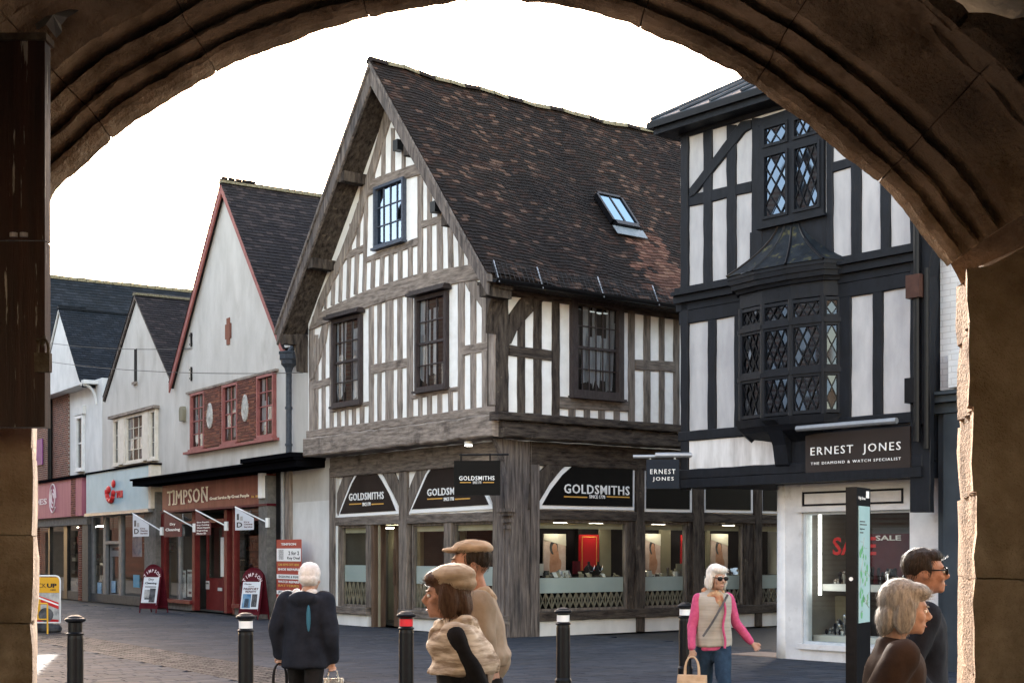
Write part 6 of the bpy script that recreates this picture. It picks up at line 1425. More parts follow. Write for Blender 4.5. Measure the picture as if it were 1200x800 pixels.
def rough_block(poly, z0, z1, mt, name, amp=.008, seg=.07, sm=False, sd=None, inset=.0015, zf=None):
    """a stone from its plan outline (world X, Y), finely divided and worn"""
    n = len(poly); P = []
    for i in range(n):
        a = Vector(poly[i]); b = Vector(poly[(i+1) % n]); kk = max(1, int((b-a).length/seg))
        for j in range(kk): P.append(a.lerp(b, j/kk))
    c = sum(P, Vector((0, 0)))/len(P); m_ = len(P); nz_ = max(2, int((z1-z0)/seg)); sd = rnd(0, 90) if sd is None else sd
    mb = MB(); vs = []
    for j in range(nz_+1):
        z = z0+inset/2+(z1-z0-inset)*j/nz_; e = .004 if j in (0, nz_) else 0
        for p in P:
            w = p+(c-p).normalized()*e; q = npt((w.x, w.y, z), amp, 6, 3+sd); q = npt(q, amp*.4, 25, 4)
            if zf: q.z = min(q.z, zf(q.x, q.y))
            vs.append((q.x, q.y-OY, q.z))
    mb.add(vs, [(j*m_+i, j*m_+(i+1) % m_, (j+1)*m_+(i+1) % m_, (j+1)*m_+i) for j in range(nz_) for i in range(m_)]+[tuple(range(m_)), tuple(nz_*m_+i for i in range(m_))])
    return mb.build(name, mt, arch, smooth=sm)
courses = [0, .33, .64, .95, 1.25, 1.565, 1.85, 2.13, 2.40, 2.75]
def px2(x, Y): return (x-600)*Y/F
for k in range(len(courses)-1):
    z0, z1 = courses[k], courses[k+1]; t = max(0, (z0-1.7)/1.0)
    # right pier quoin, splayed and fluted; wears back higher up
    n0 = 1.497-.035*t+rnd(-.003, .003); f0 = 1.722+.02*t
    quo = [(n0, 4.6), (n0+.015, 4.66), (n0+.05, 4.72), (n0+.052, 4.80), (n0+.08, 4.84), (n0+.085, 4.95), (n0+.12, 5.0), (n0+.125, 5.12), (n0+.165, 5.2), (f0-.03, 5.3), (f0, 5.5), (2.4, 5.5), (2.4+rnd(-.1, .1), 4.6)]
    rough_block(quo, z0, z1, 'pier_stone', 'pier_stone_block', amp=.006 if k < 5 else .010, zf=(lambda x, y: 2.57+max(0, (x-1.53))*.55+(.12 if y < 4.75 and x > 1.7 else 0)) if k == len(courses)-2 else None)
    xx = 2.4
    while xx < 4: w_ = rnd(.35, .6); rough_block([(xx+.008, 4.6+rnd(-.01, .01)), (xx+w_, 4.6+rnd(-.01, .01)), (xx+w_, 5.5), (xx+.008, 5.5)], z0, z1, 'pier_stone', 'pier_stone_block', seg=.12); xx += w_
    n0 = -1.553+rnd(-.004, .004); f0 = -1.838
    quo = [(n0, 4.6), (n0-.04, 4.72), (n0-.06, 4.8), (n0-.1, 4.95), (n0-.16, 5.1), (n0-.2, 5.25), (f0, 5.5), (-2.4, 5.5), (-2.4, 4.6)]
    zl = z0-.14 if k else 0; zl1 = z1-.14 if k < len(courses)-2 else z1
    rough_block(quo[::-1], zl, zl1, 'pier_stone', 'pier_stone_block', amp=.007)
    xx = -2.4
    while xx > -4: w_ = rnd(.35, .6); rough_block([(xx-w_, 4.6), (xx-.008, 4.6), (xx-.008, 5.5), (xx-w_, 5.5)], zl, zl1, 'pier_stone', 'pier_stone_block', seg=.12); xx -= w_
# ring of dark rough stones outside the mouldings
s = .1
while s < cum[-1]-.1:
    L = rnd(.16, .27); c0 = s+.008; c1 = s+L-.008; r0 = .325; r1 = rnd(.47, .56); yf = rnd(4.5, 4.56)
    mb = MB(); vs = []; ni, nj = 5, 5; fr_, bk = [], []
    for y in (yf, 4.9):
        for i in range(ni+1):
            ss = c0+(c1-c0)*i/ni; c = at_len(ss); nn = nrm(ss)
            for j in range(nj+1):
                p = c+nn*(r0+(r1-r0)*j/nj); edge = (i in (0, ni)) or (j in (0, nj))
                q = npt((p.x, y+(.02 if edge and y == yf else 0), p.y), .016, 7, s*9); vs.append((q.x, q.y-OY, q.z))
    m_ = (ni+1)*(nj+1); idx = lambda i, j: i*(nj+1)+j
    fs = [(idx(i, j), idx(i, j+1), idx(i+1, j+1), idx(i+1, j)) for i in range(ni) for j in range(nj)]
    per = [idx(i, 0) for i in range(ni)]+[idx(ni, j) for j in range(nj)]+[idx(i, nj) for i in range(ni, 0, -1)]+[idx(0, j) for j in range(nj, 0, -1)]
    fs += [(per[i], per[(i+1) % len(per)], per[(i+1) % len(per)]+m_, per[i]+m_) for i in range(len(per))]
    mb.add(vs, fs); mb.build('ring_stone', 'arch_stone', arch); s += L
# wall above, as a worn surface with the arch cut out
mb = MB(); ns = 90; nr = 26; vs = []
for i in range(ns+1):
    ss = cum[-1]*i/ns; c = at_len(ss); nn = nrm(ss)
    t_ = Vector((-1, 0)) if i == 0 else (Vector((1, 0)) if i == ns else nn)
    nn = nn.lerp(Vector((math.copysign(1, c.x), 0)), max(0, abs(i/ns-.5)*2-.75)*4).normalized()
    rmax = 7
    if abs(nn.x) > 1e-3: rmax = min(rmax, (6.2-abs(c.x))/abs(nn.x))
    if nn.y > 1e-3: rmax = min(rmax, (9-c.y)/nn.y)
    for j in range(nr+1):
        r = .3+(rmax-.3)*(j/nr)**2.2; p = c+nn*r; q = npt((p.x, 4.62, p.y), .035, 2.5, 11); q = npt(q, .012, 9, 5); q.y = min(q.y, 4.66); vs.append((q.x, q.y-OY, q.z))
k0 = len(vs)
mb.add(vs, [(i*(nr+1)+j, i*(nr+1)+j+1, (i+1)*(nr+1)+j+1, (i+1)*(nr+1)+j) for i in range(ns) for j in range(nr)])
mb.build('inner_face', 'arch_stone', arch, smooth=True)
# outer skin of the gate building
mb = MB(); vs = []
for i in range(ns+1):
    ss = cum[-1]*i/ns; c = at_len(ss); nn = nrm(ss); nn = nn.lerp(Vector((math.copysign(1, c.x), 0)), max(0, abs(i/ns-.5)*2-.75)*4).normalized(); rmax = 7
    if abs(nn.x) > 1e-3: rmax = min(rmax, (6.2-abs(c.x))/abs(nn.x))
    if nn.y > 1e-3: rmax = min(rmax, (9-c.y)/nn.y)
    for r in (.2, rmax): p = c+nn*r; vs.append((p.x, 5.56-OY, p.y))
mb.add(vs, [(2*i, 2*i+1, 2*i+3, 2*i+2) for i in range(ns)]); mb.build('outer_face', 'pier_stone', arch)
mb = MB(); 
for sgn in (-1, 1):
    xa, xb = sorted((sgn*2.45, sgn*6.2)); mb.box(xa, xb, .02, .95, 0, 2.75)
mb.build('wall_core', 'passage_stone', arch, kind='stuff')
mb = MB(); mb.box(-6.2, -2.7, -9, -.0, 0, 4.6); mb.build('passage_wall', 'passage_stone', arch); mb = MB(); mb.box(2.7, 6.2, -9, -.0, 0, 4.6); mb.build('passage_wall', 'passage_stone', arch)
mb = MB(); mb.box(-2.7, -1.75, -9, -8.6, 0, 4.6); mb.box(1.75, 2.7, -9, -8.6, 0, 4.6); mb.box(-1.749, 1.749, -9, -8.6, 3.0, 4.6); mb.build('rear_wall', 'passage_stone', arch)  # unseen end wall, added to cut the fill light on the arch
# plaster vault over the passage
mb = MB(); n = 16; vs = []
for y in (-9, -.02):
    for i in range(n+1): a = math.pi*i/n; vs.append((2.72*math.cos(a), y, 3.0+1.45*math.sin(a)))
mb.add(vs, [(i, i+1, n+2+i, n+1+i) for i in range(n)]); mb.build('vault', 'passage_stone', arch, smooth=True)
# carved boss and rib, top right
bs = MB(); vs = []; nu, nv = 20, 12
for j in range(nv+1):
    for i in range(nu):
        a = 6.283*i/nu; t = math.pi*j/nv; p = Vector((1.23+.20*math.sin(t)*math.cos(a), 3.45+.2*math.sin(t)*math.sin(a), 3.105+.13*math.cos(t))); q = npt(p, .03, 9, 2); vs.append((q.x, q.y-OY, q.z))
bs.add(vs, [(j*nu+i, j*nu+(i+1) % nu, (j+1)*nu+(i+1) % nu, (j+1)*nu+i) for j in range(nv) for i in range(nu)]); bs.build('carved_boss', 'pale_stone', arch, smooth=True)
mb = MB(); prev = None
for i in range(9):
    t = i/8; p = Vector((1.3+.9*t, 3.5+.9*t-OY, 3.24-.02*math.sin(t*3)-t*t*.55))
    if prev is not None: mb.tube(prev, p, .1-.01*t, n=10)
    prev = p
mb.build('vault_rib', 'arch_stone', arch, smooth=True)
# roof of the gate house, so that it throws its true shade
mb = MB(); mb.box(-6.2, 6.2, -9, 1.0, 9.0, 9.2); mb.build('roof', 'lead', arch)

# dark old shutter hanging in front of the left pier, with its padlock
sh = empty('wooden_shutter', (-1.363, 4.15, 0), 0, label='dark peeling wooden shutter fixed in front of the left stone pier', category='shutter')
zt_ = EYE+(648-48)*4.15/F; zb_ = EYE+(648-500)*4.15/F; zm_ = EYE+(648-282)*4.15/F
for z0, z1 in ((zb_, zm_-.002), (zm_+.002, zt_)):
    x = 0
    for w_ in (.16, .2, .2):
        mb = MB(); mb.box(x-w_+.002, x-(0 if x == 0 else .002), 0, .05, z0, z1)
        me = mb.mesh('plank', 'old_wood'); o = link('plank', me, sh); x -= w_
mb = MB(); mb.box(-.56, .008, -.012, .062, zt_, zt_+.02); mb.build('top_edge', 'rust', sh)
for dz in (.0, -.03): mb = MB(); mb.lathe([(.012, 0), (.012, .012)], (-.06+dz, -.004, zm_+.01), n=8); mb.build('nail', 'letter_pale', sh)
pk = empty('padlock', (-1.355, 4.11, EYE+(648-436)*4.11/F), 0, label='rusty padlock hanging on the edge of the dark shutter', category='padlock')
mb = MB(); mb.box(-.022, .022, -.012, .012, 0, .055); b_ = mb.mesh('body', 'rust'); link('body', b_, pk)
mb = MB(); prev = None
for i in range(11):
    a = math.pi*i/10; p = Vector((.015*math.cos(a), 0, .055+.012+.03*math.sin(a)))
    if prev is not None: mb.tube(prev, p, .0045, n=6)
    prev = p
mb.tube((.015, 0, .05), (.015, 0, .068), .0045, n=6); mb.tube((-.015, 0, .05), (-.015, 0, .068), .0045, n=6); mb.build('shackle', 'rust', pk)
mb = MB(); mb.tube((-.0, .0, .085), (-.03, .045, .1), .007, n=6); mb.tube((0, -.005, .075), (0, .01, .105), .006, n=6); mb.build('staple', 'rust', pk)
pp = MB(); pts = [(.6*x_, .6*z_) for x_, z_ in [(-.10, -.01), (-.05, .03), (.0, -.015), (.03, .02), (.07, .055), (.11, .06), (.07, .005), (.03, -.02), (.04, -.06), (.0, -.075), (-.02, -.045), (-.08, -.05)]]
vs = [(x, rnd(-.03, .03), z) for x, z in pts]+[(0.01, -.03, 0)]; pp.add(vs, [(i, (i+1) % 12, 12) for i in range(12)]); vs2 = [(x, y+.004, z) for x, y, z in vs]; pp.add(vs2, [(12, (i+1) % 12, i) for i in range(12)])
po = pp.build('torn_paper', 'paper', None, label='torn pale scrap caught above the dark shutter at top left', category='scrap'); po.location = ((62-600)*4.1/F, 4.1, EYE+(648-22)*4.1/F)
# the other side of the street: outside the frame, it shades the paving and is mirrored in the window glass
opp = [(-15.5, 9, 0, 'brickwork', 'red brick gabled house just outside the left of the view'), (-15.5, 16.5, 0, 'brickwork', 'second red brick gabled house outside the left of the view'), (-17.5, 24.5, 12, 'render_tan', 'tan gabled house outside the left of the view')]
wx, wy, _ = RF.world(0, -13.5); tr_ = empty('brick_terrace', (wx, wy, 0), RF.rz+R(90), label='long red brick terrace across the shopping street, hidden by the left pier', category='building')
for i in range(13):
    y0 = i*7.5; mb = MB(); mb.add([(0, y0, 0), (0, y0+7.4, 0), (0, y0+7.4, 10.5), (0, y0+3.7, 14), (0, y0, 10.5), (-8, y0, 0), (-8, y0+7.4, 0), (-8, y0+7.4, 10.5), (-8, y0+3.7, 14), (-8, y0, 10.5)], [(0, 1, 2, 3, 4), (9, 8, 7, 6, 5), (0, 5, 6, 1), (1, 6, 7, 2), (4, 9, 5, 0)]); mb.build('wall', 'brick_dark' if i % 3 else 'render_tan', tr_)
    for s_ in (0, 1):
        ya, yb_ = (y0-.05, y0+3.7) if s_ == 0 else (y0+7.45, y0+3.7); mb = MB(); mb.add([(.3, ya, 10.4), (.3, yb_, 14.2), (-8, yb_, 14.2), (-8, ya, 10.4)], [(0, 1, 2, 3)]); mb.build('roof', 'tile', tr_)
    mb = MB(); mb.box(.01, .2, y0+.3, y0+7.1, .2, 3.2); mb.build('shopfront', ('dark_render', 'brick_dark', 'dark_render')[i % 3], tr_)
    for yy_ in (1.2, 4.4):
        for zz_ in (4.2, 7.4): mb = MB(); mb.box(.01, .06, y0+yy_, y0+yy_+1.4, zz_, zz_+1.7); mb.build('window', 'matt_white', tr_)
for (X0, Y0, rot_, c_, lab) in opp:
    r_ = empty('opposite_house', (X0, Y0, 0), R(rot_), label=lab, category='building')
    mb = MB(); mb.add([(0, 0, 0), (0, 7, 0), (0, 7, 8.5), (0, 3.5, 14), (0, 0, 8.5), (-8, 0, 0), (-8, 7, 0), (-8, 7, 8.5), (-8, 3.5, 14), (-8, 0, 8.5)], [(0, 1, 2, 3, 4), (9, 8, 7, 6, 5), (0, 5, 6, 1), (1, 6, 7, 2), (4, 9, 5, 0)]); mb.build('wall', c_, r_)
    for q in ([(.3, -.2, 8.3), (.3, 3.5, 14.2), (-8, 3.5, 14.2), (-8, -.2, 8.3)], [(.3, 7.2, 8.3), (.3, 3.5, 14.2), (-8, 3.5, 14.2), (-8, 7.2, 8.3)]): mb = MB(); mb.add(q, [(0, 1, 2, 3)]); mb.build('roof', 'tile', r_)
    for yy_ in (1.2, 4.2):
        for zz_ in (1, 3.6, 6.4): mb = MB(); mb.box(.01, .06, yy_, yy_+1.5, zz_, zz_+1.4); mb.build('window', 'frame_white', r_)

# ================================================================== street furniture
def bollard(loc, band, label):
    e = empty('bollard', loc, 0, label=label, category='bollard'); e['group'] = 'black cast iron bollards across the street'
    mb = MB(); mb.lathe([(.10, 0), (.10, .12), (.085, .15), (.083, .75), (.078, .785), (.09, .79), (.092, .805), (.078, .815), (.074, .82), (.074, .92), (.088, .925), (.107, .935), (.11, .95), (.1, .965), (.085, .97), (.07, .985), (.04, .997), (.0, 1.0)], n=24); mb.build('post', 'metal_black', e, smooth=False)
    if band: mb = MB(); mb.lathe([(.0755, .825), (.0765, .826), (.0765, .905), (.0755, .906)], n=24); mb.build('reflective_band', band, e)
    if band == 'band_white': mb = MB(); mb.lathe([(.0775, .826), (.0775, .905)], n=24); 
    return e
for px_, py_, b_, lab in ((88, 720, None, 'plain black bollard without a band, leftmost in the line'), (288, 717, 'band_white', 'black bollard with white band in front of the dark red shop'), (476, 715, 'band_red', 'black bollard with a red band in front of the timber shop door'),
                          (660, 711, 'band_white', 'black bollard with white band in front of the largest jewellery window'), (803, 705, 'band_white', 'black bollard half hidden behind the woman in pink')):
    Y = .65*F/(py_-648); bollard(((px_-600)*Y/F, Y, 0), b_, lab)

def arc_text(txt, cx_, cz_, r, a0, a1, h, mt, par, y):
    n = len(txt)
    for i, ch in enumerate(txt):
        a = a0+(a1-a0)*i/(n-1); me = text_mesh(ch, bold=.02); xs = [v.co.x for v in me.vertices]; ys = [v.co.y for v in me.vertices]
        wx = (max(xs)-min(xs)); sc = h/.7
        for v in me.vertices:
            x = (v.co.x-(max(xs)+min(xs))/2)*sc*.9; z = v.co.y*sc; rot = math.pi/2-a
            X = cx_+r*math.cos(a)+x*math.cos(-rot)-z*math.sin(-rot); Z = cz_+r*math.sin(a)+x*math.sin(-rot)+z*math.cos(-rot); v.co = (X, y-(.004 if v.co.z > 0 else 0), Z)
        me.materials.clear(); me.materials.append(MATS[mt]); link('lettering', me, par)
def aboard(loc, rz, label, lines, h=1.3, w=.62):
    e = empty('pavement_sign', loc, rz, label=label, category='pavement sign'); e['group'] = 'arched dark red pavement signs'
    tilt = Matrix.Rotation(R(-9), 4, 'X')
    for sgn in (1, -1):
        pts = [(-w/2, .12), (w/2, .12), (w/2, h-.28)]+[(w/2*math.cos(a), h-.28+.28*math.sin(a)) for a in [math.pi*i/10 for i in range(1, 10)]]+[(-w/2, h-.28)]
        mb = MB(); n = len(pts); Tm = lambda x, y, z: (x, sgn*(y-(h-z)*.2), z)
        mb.add([Tm(x, 0, z) for x, z in pts]+[Tm(x, .03, z) for x, z in pts], [tuple(range(n)), tuple(range(2*n-1, n-1, -1))]+[(i, (i+1) % n, n+(i+1) % n, n+i) for i in range(n)])
        for xs in (-w/2+.03, w/2-.03): mb.tube(Tm(xs, .01, .14), Tm(xs, .01, 0.0), .018, n=6)
        bd_ = mb.build('board', 'maroon', e)
        if sgn == 1:
            T2 = lambda x, y, z: (x, y-(h-z)*.2, z)
            mb = MB(); pw = w/2-.05; vs = [T2(x, y, z) for y in (-.004, -.014) for x, z in ((-pw, .22), (pw, .22), (pw, h-.36), (-pw, h-.36))]
            mb.add(vs, [(4, 5, 6, 7), (0, 1, 5, 4), (1, 2, 6, 5), (2, 3, 7, 6), (3, 0, 4, 7)]); ps_ = mb.build('poster', 'flag_white', bd_)
            NPl = Plane(Frame(0, 0, 1, 0), 'f', 0); PH = h-.36-.22
            for txt, x0, x1, z0, z1, m_ in lines:
                Z0, Z1 = .22+z0*PH, .22+z1*PH
                if txt is None: me = MB().box(x0*pw, x1*pw, -.018, -.0155, Z0, Z1).mesh('print', m_)
                else:
                    me = text_mesh(txt, bold=.025); xs = [v.co.x for v in me.vertices]; ys = [v.co.y for v in me.vertices]
                    for v in me.vertices: v.co = (x0*pw+(v.co.x-min(xs))/(max(xs)-min(xs))*(x1-x0)*pw, -.016-(.003 if v.co.z > 0 else 0), Z0+(v.co.y-min(ys))/(max(ys)-min(ys))*(Z1-Z0))
                    me.materials.clear(); me.materials.append(MATS[m_])
                for v in me.vertices: v.co = Vector(T2(*v.co))
                link('print', me, bd_)
            before = set(bpy.data.objects)
            arc_text('TIMPSON', 0, h-.46, .24, math.pi*.83, math.pi*.17, .085, 'letter_pale', bd_, 0)
            for o in set(bpy.data.objects)-before:
                for v in o.data.vertices: v.co = Vector(T2(v.co.x, v.co.y-.004, v.co.z))
    return e
Ya = 35.6; aboard(((297.5-600)*Ya/F, Ya, 0), R(-24), 'arched dark red pavement sign advertising passport photos, right of the shop doors', [('Photo', -.8, .0, .9, .95, 'letter_dark'), ('Is your', -.3, .35, .82, .86, 'maroon'), ('PASSPORT', -.85, .85, .72, .8, 'maroon'), ('READY?', -.6, .6, .63, .7, 'maroon'), (None, -.85, .1, .1, .58, 'photo_blue'), (None, .2, .8, .14, .58, 'photo_dark'), (None, -.6, -.1, .12, .42, 'photo_dark'), (None, .3, .45, .2, .5, 'photo_grey'), (None, .55, .7, .2, .5, 'photo_grey'), (None, -1, 1, 0, .07, 'maroon')])
Ya = 39.6; aboard(((180-600)*Ya/F, Ya, 0), R(-24), 'arched dark red pavement sign advertising dry cleaning, left of the shop', [('Dry', -.35, .35, .86, .96, 'letter_dark'), ('Cleaning', -.75, .75, .73, .83, 'letter_dark'), (None, -.7, .75, .64, .67, 'letter_dark'), (None, -.7, .0, .25, .55, 'photo_grey'), (None, .0, .75, .1, .6, 'photo_dark'), (None, -.6, .1, .2, .3, 'photo_dark'), (None, -1, 1, 0, .08, 'maroon')], h=1.35)
# pick-up sign, left edge
Yp = 29.9; xp = (54-600)*Yp/F; pk_ = empty('pickup_sign', (xp, Yp, 0), R(-8), label='yellow pick-up sign in a white rounded frame with black base, beside the left pier', category='pavement sign')
w, h = .62, 1.18; r = .1
rr = [(w/2, .2), (w/2, h-r)]+[(w/2-r+r*math.cos(a), h-r+r*math.sin(a)) for a in (R(30), R(60), R(90))]+[(-w/2+r-r*math.cos(a), h-r+r*math.sin(a)) for a in (R(90), R(60), R(30))]+[(-w/2, h-r), (-w/2, .2)]
mb = MB()
for i in range(len(rr)-1): mb.tube((rr[i][0], 0, rr[i][1]), (rr[i+1][0], 0, rr[i+1][1]), .018, n=6)
mb.tube((-w/2, 0, .2), (w/2, 0, .2), .018, n=6); mb.build('frame', 'frame_white', pk_)
mb = MB(); mb.box(-w/2+.02, w/2-.02, -.006, .006, .2, .82); mb.build('picture', 'photo_grey', pk_)
mb = MB(); mb.box(-w/2+.02, w/2-.02, -.007, .007, .825, h-.03); yb = mb.build('yellow_panel', 'yellow', pk_)
NPl = Plane(Frame(0, 0, 1, 0), 'f', 0)
lettering(NPl, 'PICK', [(-.27, 1.02), (.0, 1.02), (-.27, .93)], 'letter_dark', yb, o=.008, th=.003, px=False); lettering(NPl, 'UP', [(.02, 1.02), (.24, 1.02), (.02, .93)], 'letter_dark', yb, o=.008, th=.003, bold=.05, px=False); lettering(NPl, 'HERE', [(.1, .9), (.22, .9), (.1, .87)], 'letter_dark', yb, o=.008, th=.003, bold=.02, px=False)
def flat(pts, m_, y, nm='print'): q = MB(); q.add([(x, y, z) for x, z in pts], [tuple(range(len(pts)))]); q.build(nm, m_, pk_)
flat([(-.28, .8), (.28, .62), (.28, .48), (-.05, .6), (-.28, .68)], 'letter_red', -.009); flat([(-.28, .78), (.28, .58), (.28, .55), (-.28, .74)], 'letter_white', -.011)
flat([(.0+.17*math.cos(6.283*k/14), .36+.15*math.sin(6.283*k/14)) for k in range(14)], 'photo_dark', -.012); flat([(-.28, .2), (.28, .2), (.28, .26), (-.28, .3)], 'display_red', -.008); flat([(-.28, .26), (-.12, .26), (-.12, .7), (-.28, .68)], 'yellow', -.010)
mb = MB(); mb.lathe([(.3, 0), (.34, .03), (.34, .1), (.28, .17), (.1, .18)], (0, 0, 0), n=16, sy=.6); mb.build('base', 'rubber', pk_)
Yq = 29.2; yb_ = empty('yellow_pavement_sign', ((44-600)*Yq/F, Yq, 0), R(20), label='edge of a small yellow pavement sign beside the left pier', category='pavement sign')
mb = MB()
for x in (-.25, .19): mb.tube((x, -.12, 0), (x, 0, .62), .018, n=6)
mb.tube((-.25, 0, .62), (.19, 0, .62), .018, n=6); mb.tube((-.25, -.06, .3), (.19, -.06, .3), .015, n=6); mb.build('frame', 'yellow', yb_)

# map totem
Yt = 14.0; tt = empty('map_totem', ((1004-600)*Yt/F, Yt, 0), R(60), label='tall black wayfinding totem with a pale blue map in front of the white shop', category='map totem')
th_ = EYE+(648-570)*Yt/F
mb = MB(); mb.box(0, .48, 0, .11, 0, th_); mb.build('body', 'metal_black', tt)
mb = MB(); mb.box(.05, .43, -.008, -.001, EYE+(648-730)*Yt/F, EYE+(648-592)*Yt/F); mp_ = mb.build('map_panel', 'map_screen', tt)
z0 = EYE+(648-730)*Yt/F; z1 = EYE+(648-592)*Yt/F
for i in range(26):
    x = rnd(.08, .4); z = rnd(z0+.05, z0+.75); s_ = rnd(.01, .04); mb = MB(); mb.add([(x+s_*math.cos(a), -.0095, z+s_*1.3*math.sin(a)) for a in [1.2566*k+rnd(0, .5) for k in range(5)]], [(0, 1, 2, 3, 4)]); mb.build('green_patch', 'map_green', mp_)
mb = MB()
for i in range(16):
    x = rnd(.06, .3); z = rnd(z0+.05, z0+.85); a = rnd(-.6, 1.2); L = rnd(.05, .15); p = Vector((x, z)); q = p+Vector((math.cos(a), math.sin(a)))*L; q.x = min(.42, q.x); mb.tube((p.x, -.0095, p.y), (q.x, -.0095, q.y), .003, n=4)
mb.build('map_streets', 'photo_grey', mp_, kind='stuff')
for txt, z, x1 in (('You are here', z1-.16, .26), ('Fisherton', z1-.2, .3), ('High Street', z1-.24, .24)): lettering(NPl, txt, [(.08, z+.022), (x1, z+.022), (.08, z)], 'letter_dark', mp_, o=.0095, th=.001, bold=.02, px=False) if txt == 'High Street' else None
for z, x1 in ((z1-.16, .26), (z1-.19, .32), (z1-.27, .2)): mb = MB(); mb.box(.08, x1, -.0095, -.0085, z, z+.012); mb.build('print', 'photo_dark', mp_)
lettering(NPl, 'High Street', [(.06, th_-.09), (.3, th_-.09), (.06, th_-.13)], 'letter_white', tt, o=.001, th=.002, px=False)
mb = MB(); mb.box(.32, .42, -.004, -.001, th_-.1, th_-.03); mb.build('print', 'letter_white', tt); mb = MB(); mb.lathe([(.02, 0), (.02, .01)], (0, 0, 0), n=10); 
me = mb.mesh('knob', 'letter_white'); o = link('lock', me, tt); o.rotation_euler = (0, R(-90), 0); o.location = (0, .055, EYE+(648-678)*Yt/F)
# ================================================================== people
def fuse(mb, name, mt, parent, vox=.009, amp=0.0, sc=14, smooth=4, asc=(1, 1, 1), fac=.5):
    me = mb.mesh('tmp', mt); o = bpy.data.objects.new('tmp', me); WORK.collection.objects.link(o)
    m = o.modifiers.new('r', 'REMESH'); m.mode = 'VOXEL'; m.voxel_size = vox; m.adaptivity = 0; m.use_smooth_shade = True
    s_ = o.modifiers.new('s', 'SMOOTH'); s_.iterations = smooth; s_.factor = fac
    dg = work_dg(); m2 = bpy.data.meshes.new_from_object(o.evaluated_get(dg)); bpy.data.objects.remove(o); bpy.data.meshes.remove(me)
    if amp:
        sd = Vector((rnd(0, 50), rnd(0, 50), 0))
        for v in m2.vertices:
            q = Vector((v.co.x*asc[0], v.co.y*asc[1], v.co.z*asc[2]))*sc+sd; v.co += v.normal*(noise.noise(q)*amp+noise.noise(q*2.3)*amp*.4)
    m2.materials.clear(); m2.materials.append(MATS[mt]); m2.polygons.foreach_set('use_smooth', [True]*len(m2.polygons))
    return link(name, m2, parent)
def loft(mb, secs, n=18):
    vs = []
    for (x, y, z, rx, ry) in secs:
        for i in range(n): a = 6.2832*i/n; vs.append((x+rx*math.cos(a), y+ry*math.sin(a), z))
    k = len(secs); mb.add(vs, [(j*n+i, j*n+(i+1) % n, (j+1)*n+(i+1) % n, (j+1)*n+i) for j in range(k-1) for i in range(n)]+[tuple(range(n-1, -1, -1)), tuple(range((k-1)*n, k*n))])
def limb(mb, pts, rs, n=12):
    for i in range(len(pts)-1): mb.tube(pts[i], pts[i+1], rs[i], rs[i+1], n)
    for p, r in zip(pts, rs): mb.ell(p, r, r, r, 10, 7)
def hand(mb, wrist, dirv, side, s=1, curl=.5):
    d = Vector(dirv).normalized(); up = Vector((0, -1, 0)); a = d.cross(up).normalized() if abs(d.dot(up)) < .9 else Vector((1, 0, 0)); b = d.cross(a).normalized()
    c = Vector(wrist)+d*.05*s
    rot = Matrix((a, b, d)).transposed()
    mb.ell(c, .026*s, .016*s, .048*s, 10, 7, rot)
    inn = b*(side)
    for i, L in enumerate((.07, .078, .073, .058)):
        st = c+d*.035*s+a*(i-1.5)*.0165*s*1.05; m1 = st+(d*math.cos(curl*.5)+inn*math.sin(curl*.5))*L*.45*s; m2_ = m1+(d*math.cos(curl*1.4)+inn*math.sin(curl*1.4))*L*.55*s
        limb(mb, [st, m1, m2_], [.0095*s, .0088*s, .007*s], 8)
    t0 = c-d*.015*s-a*.02*s; t1 = t0-a*.03*s+d*.03*s+inn*.008; t2 = t1+d*.028*s+inn*.012; limb(mb, [t0, t1, t2], [.012*s, .0105*s, .008*s], 8)
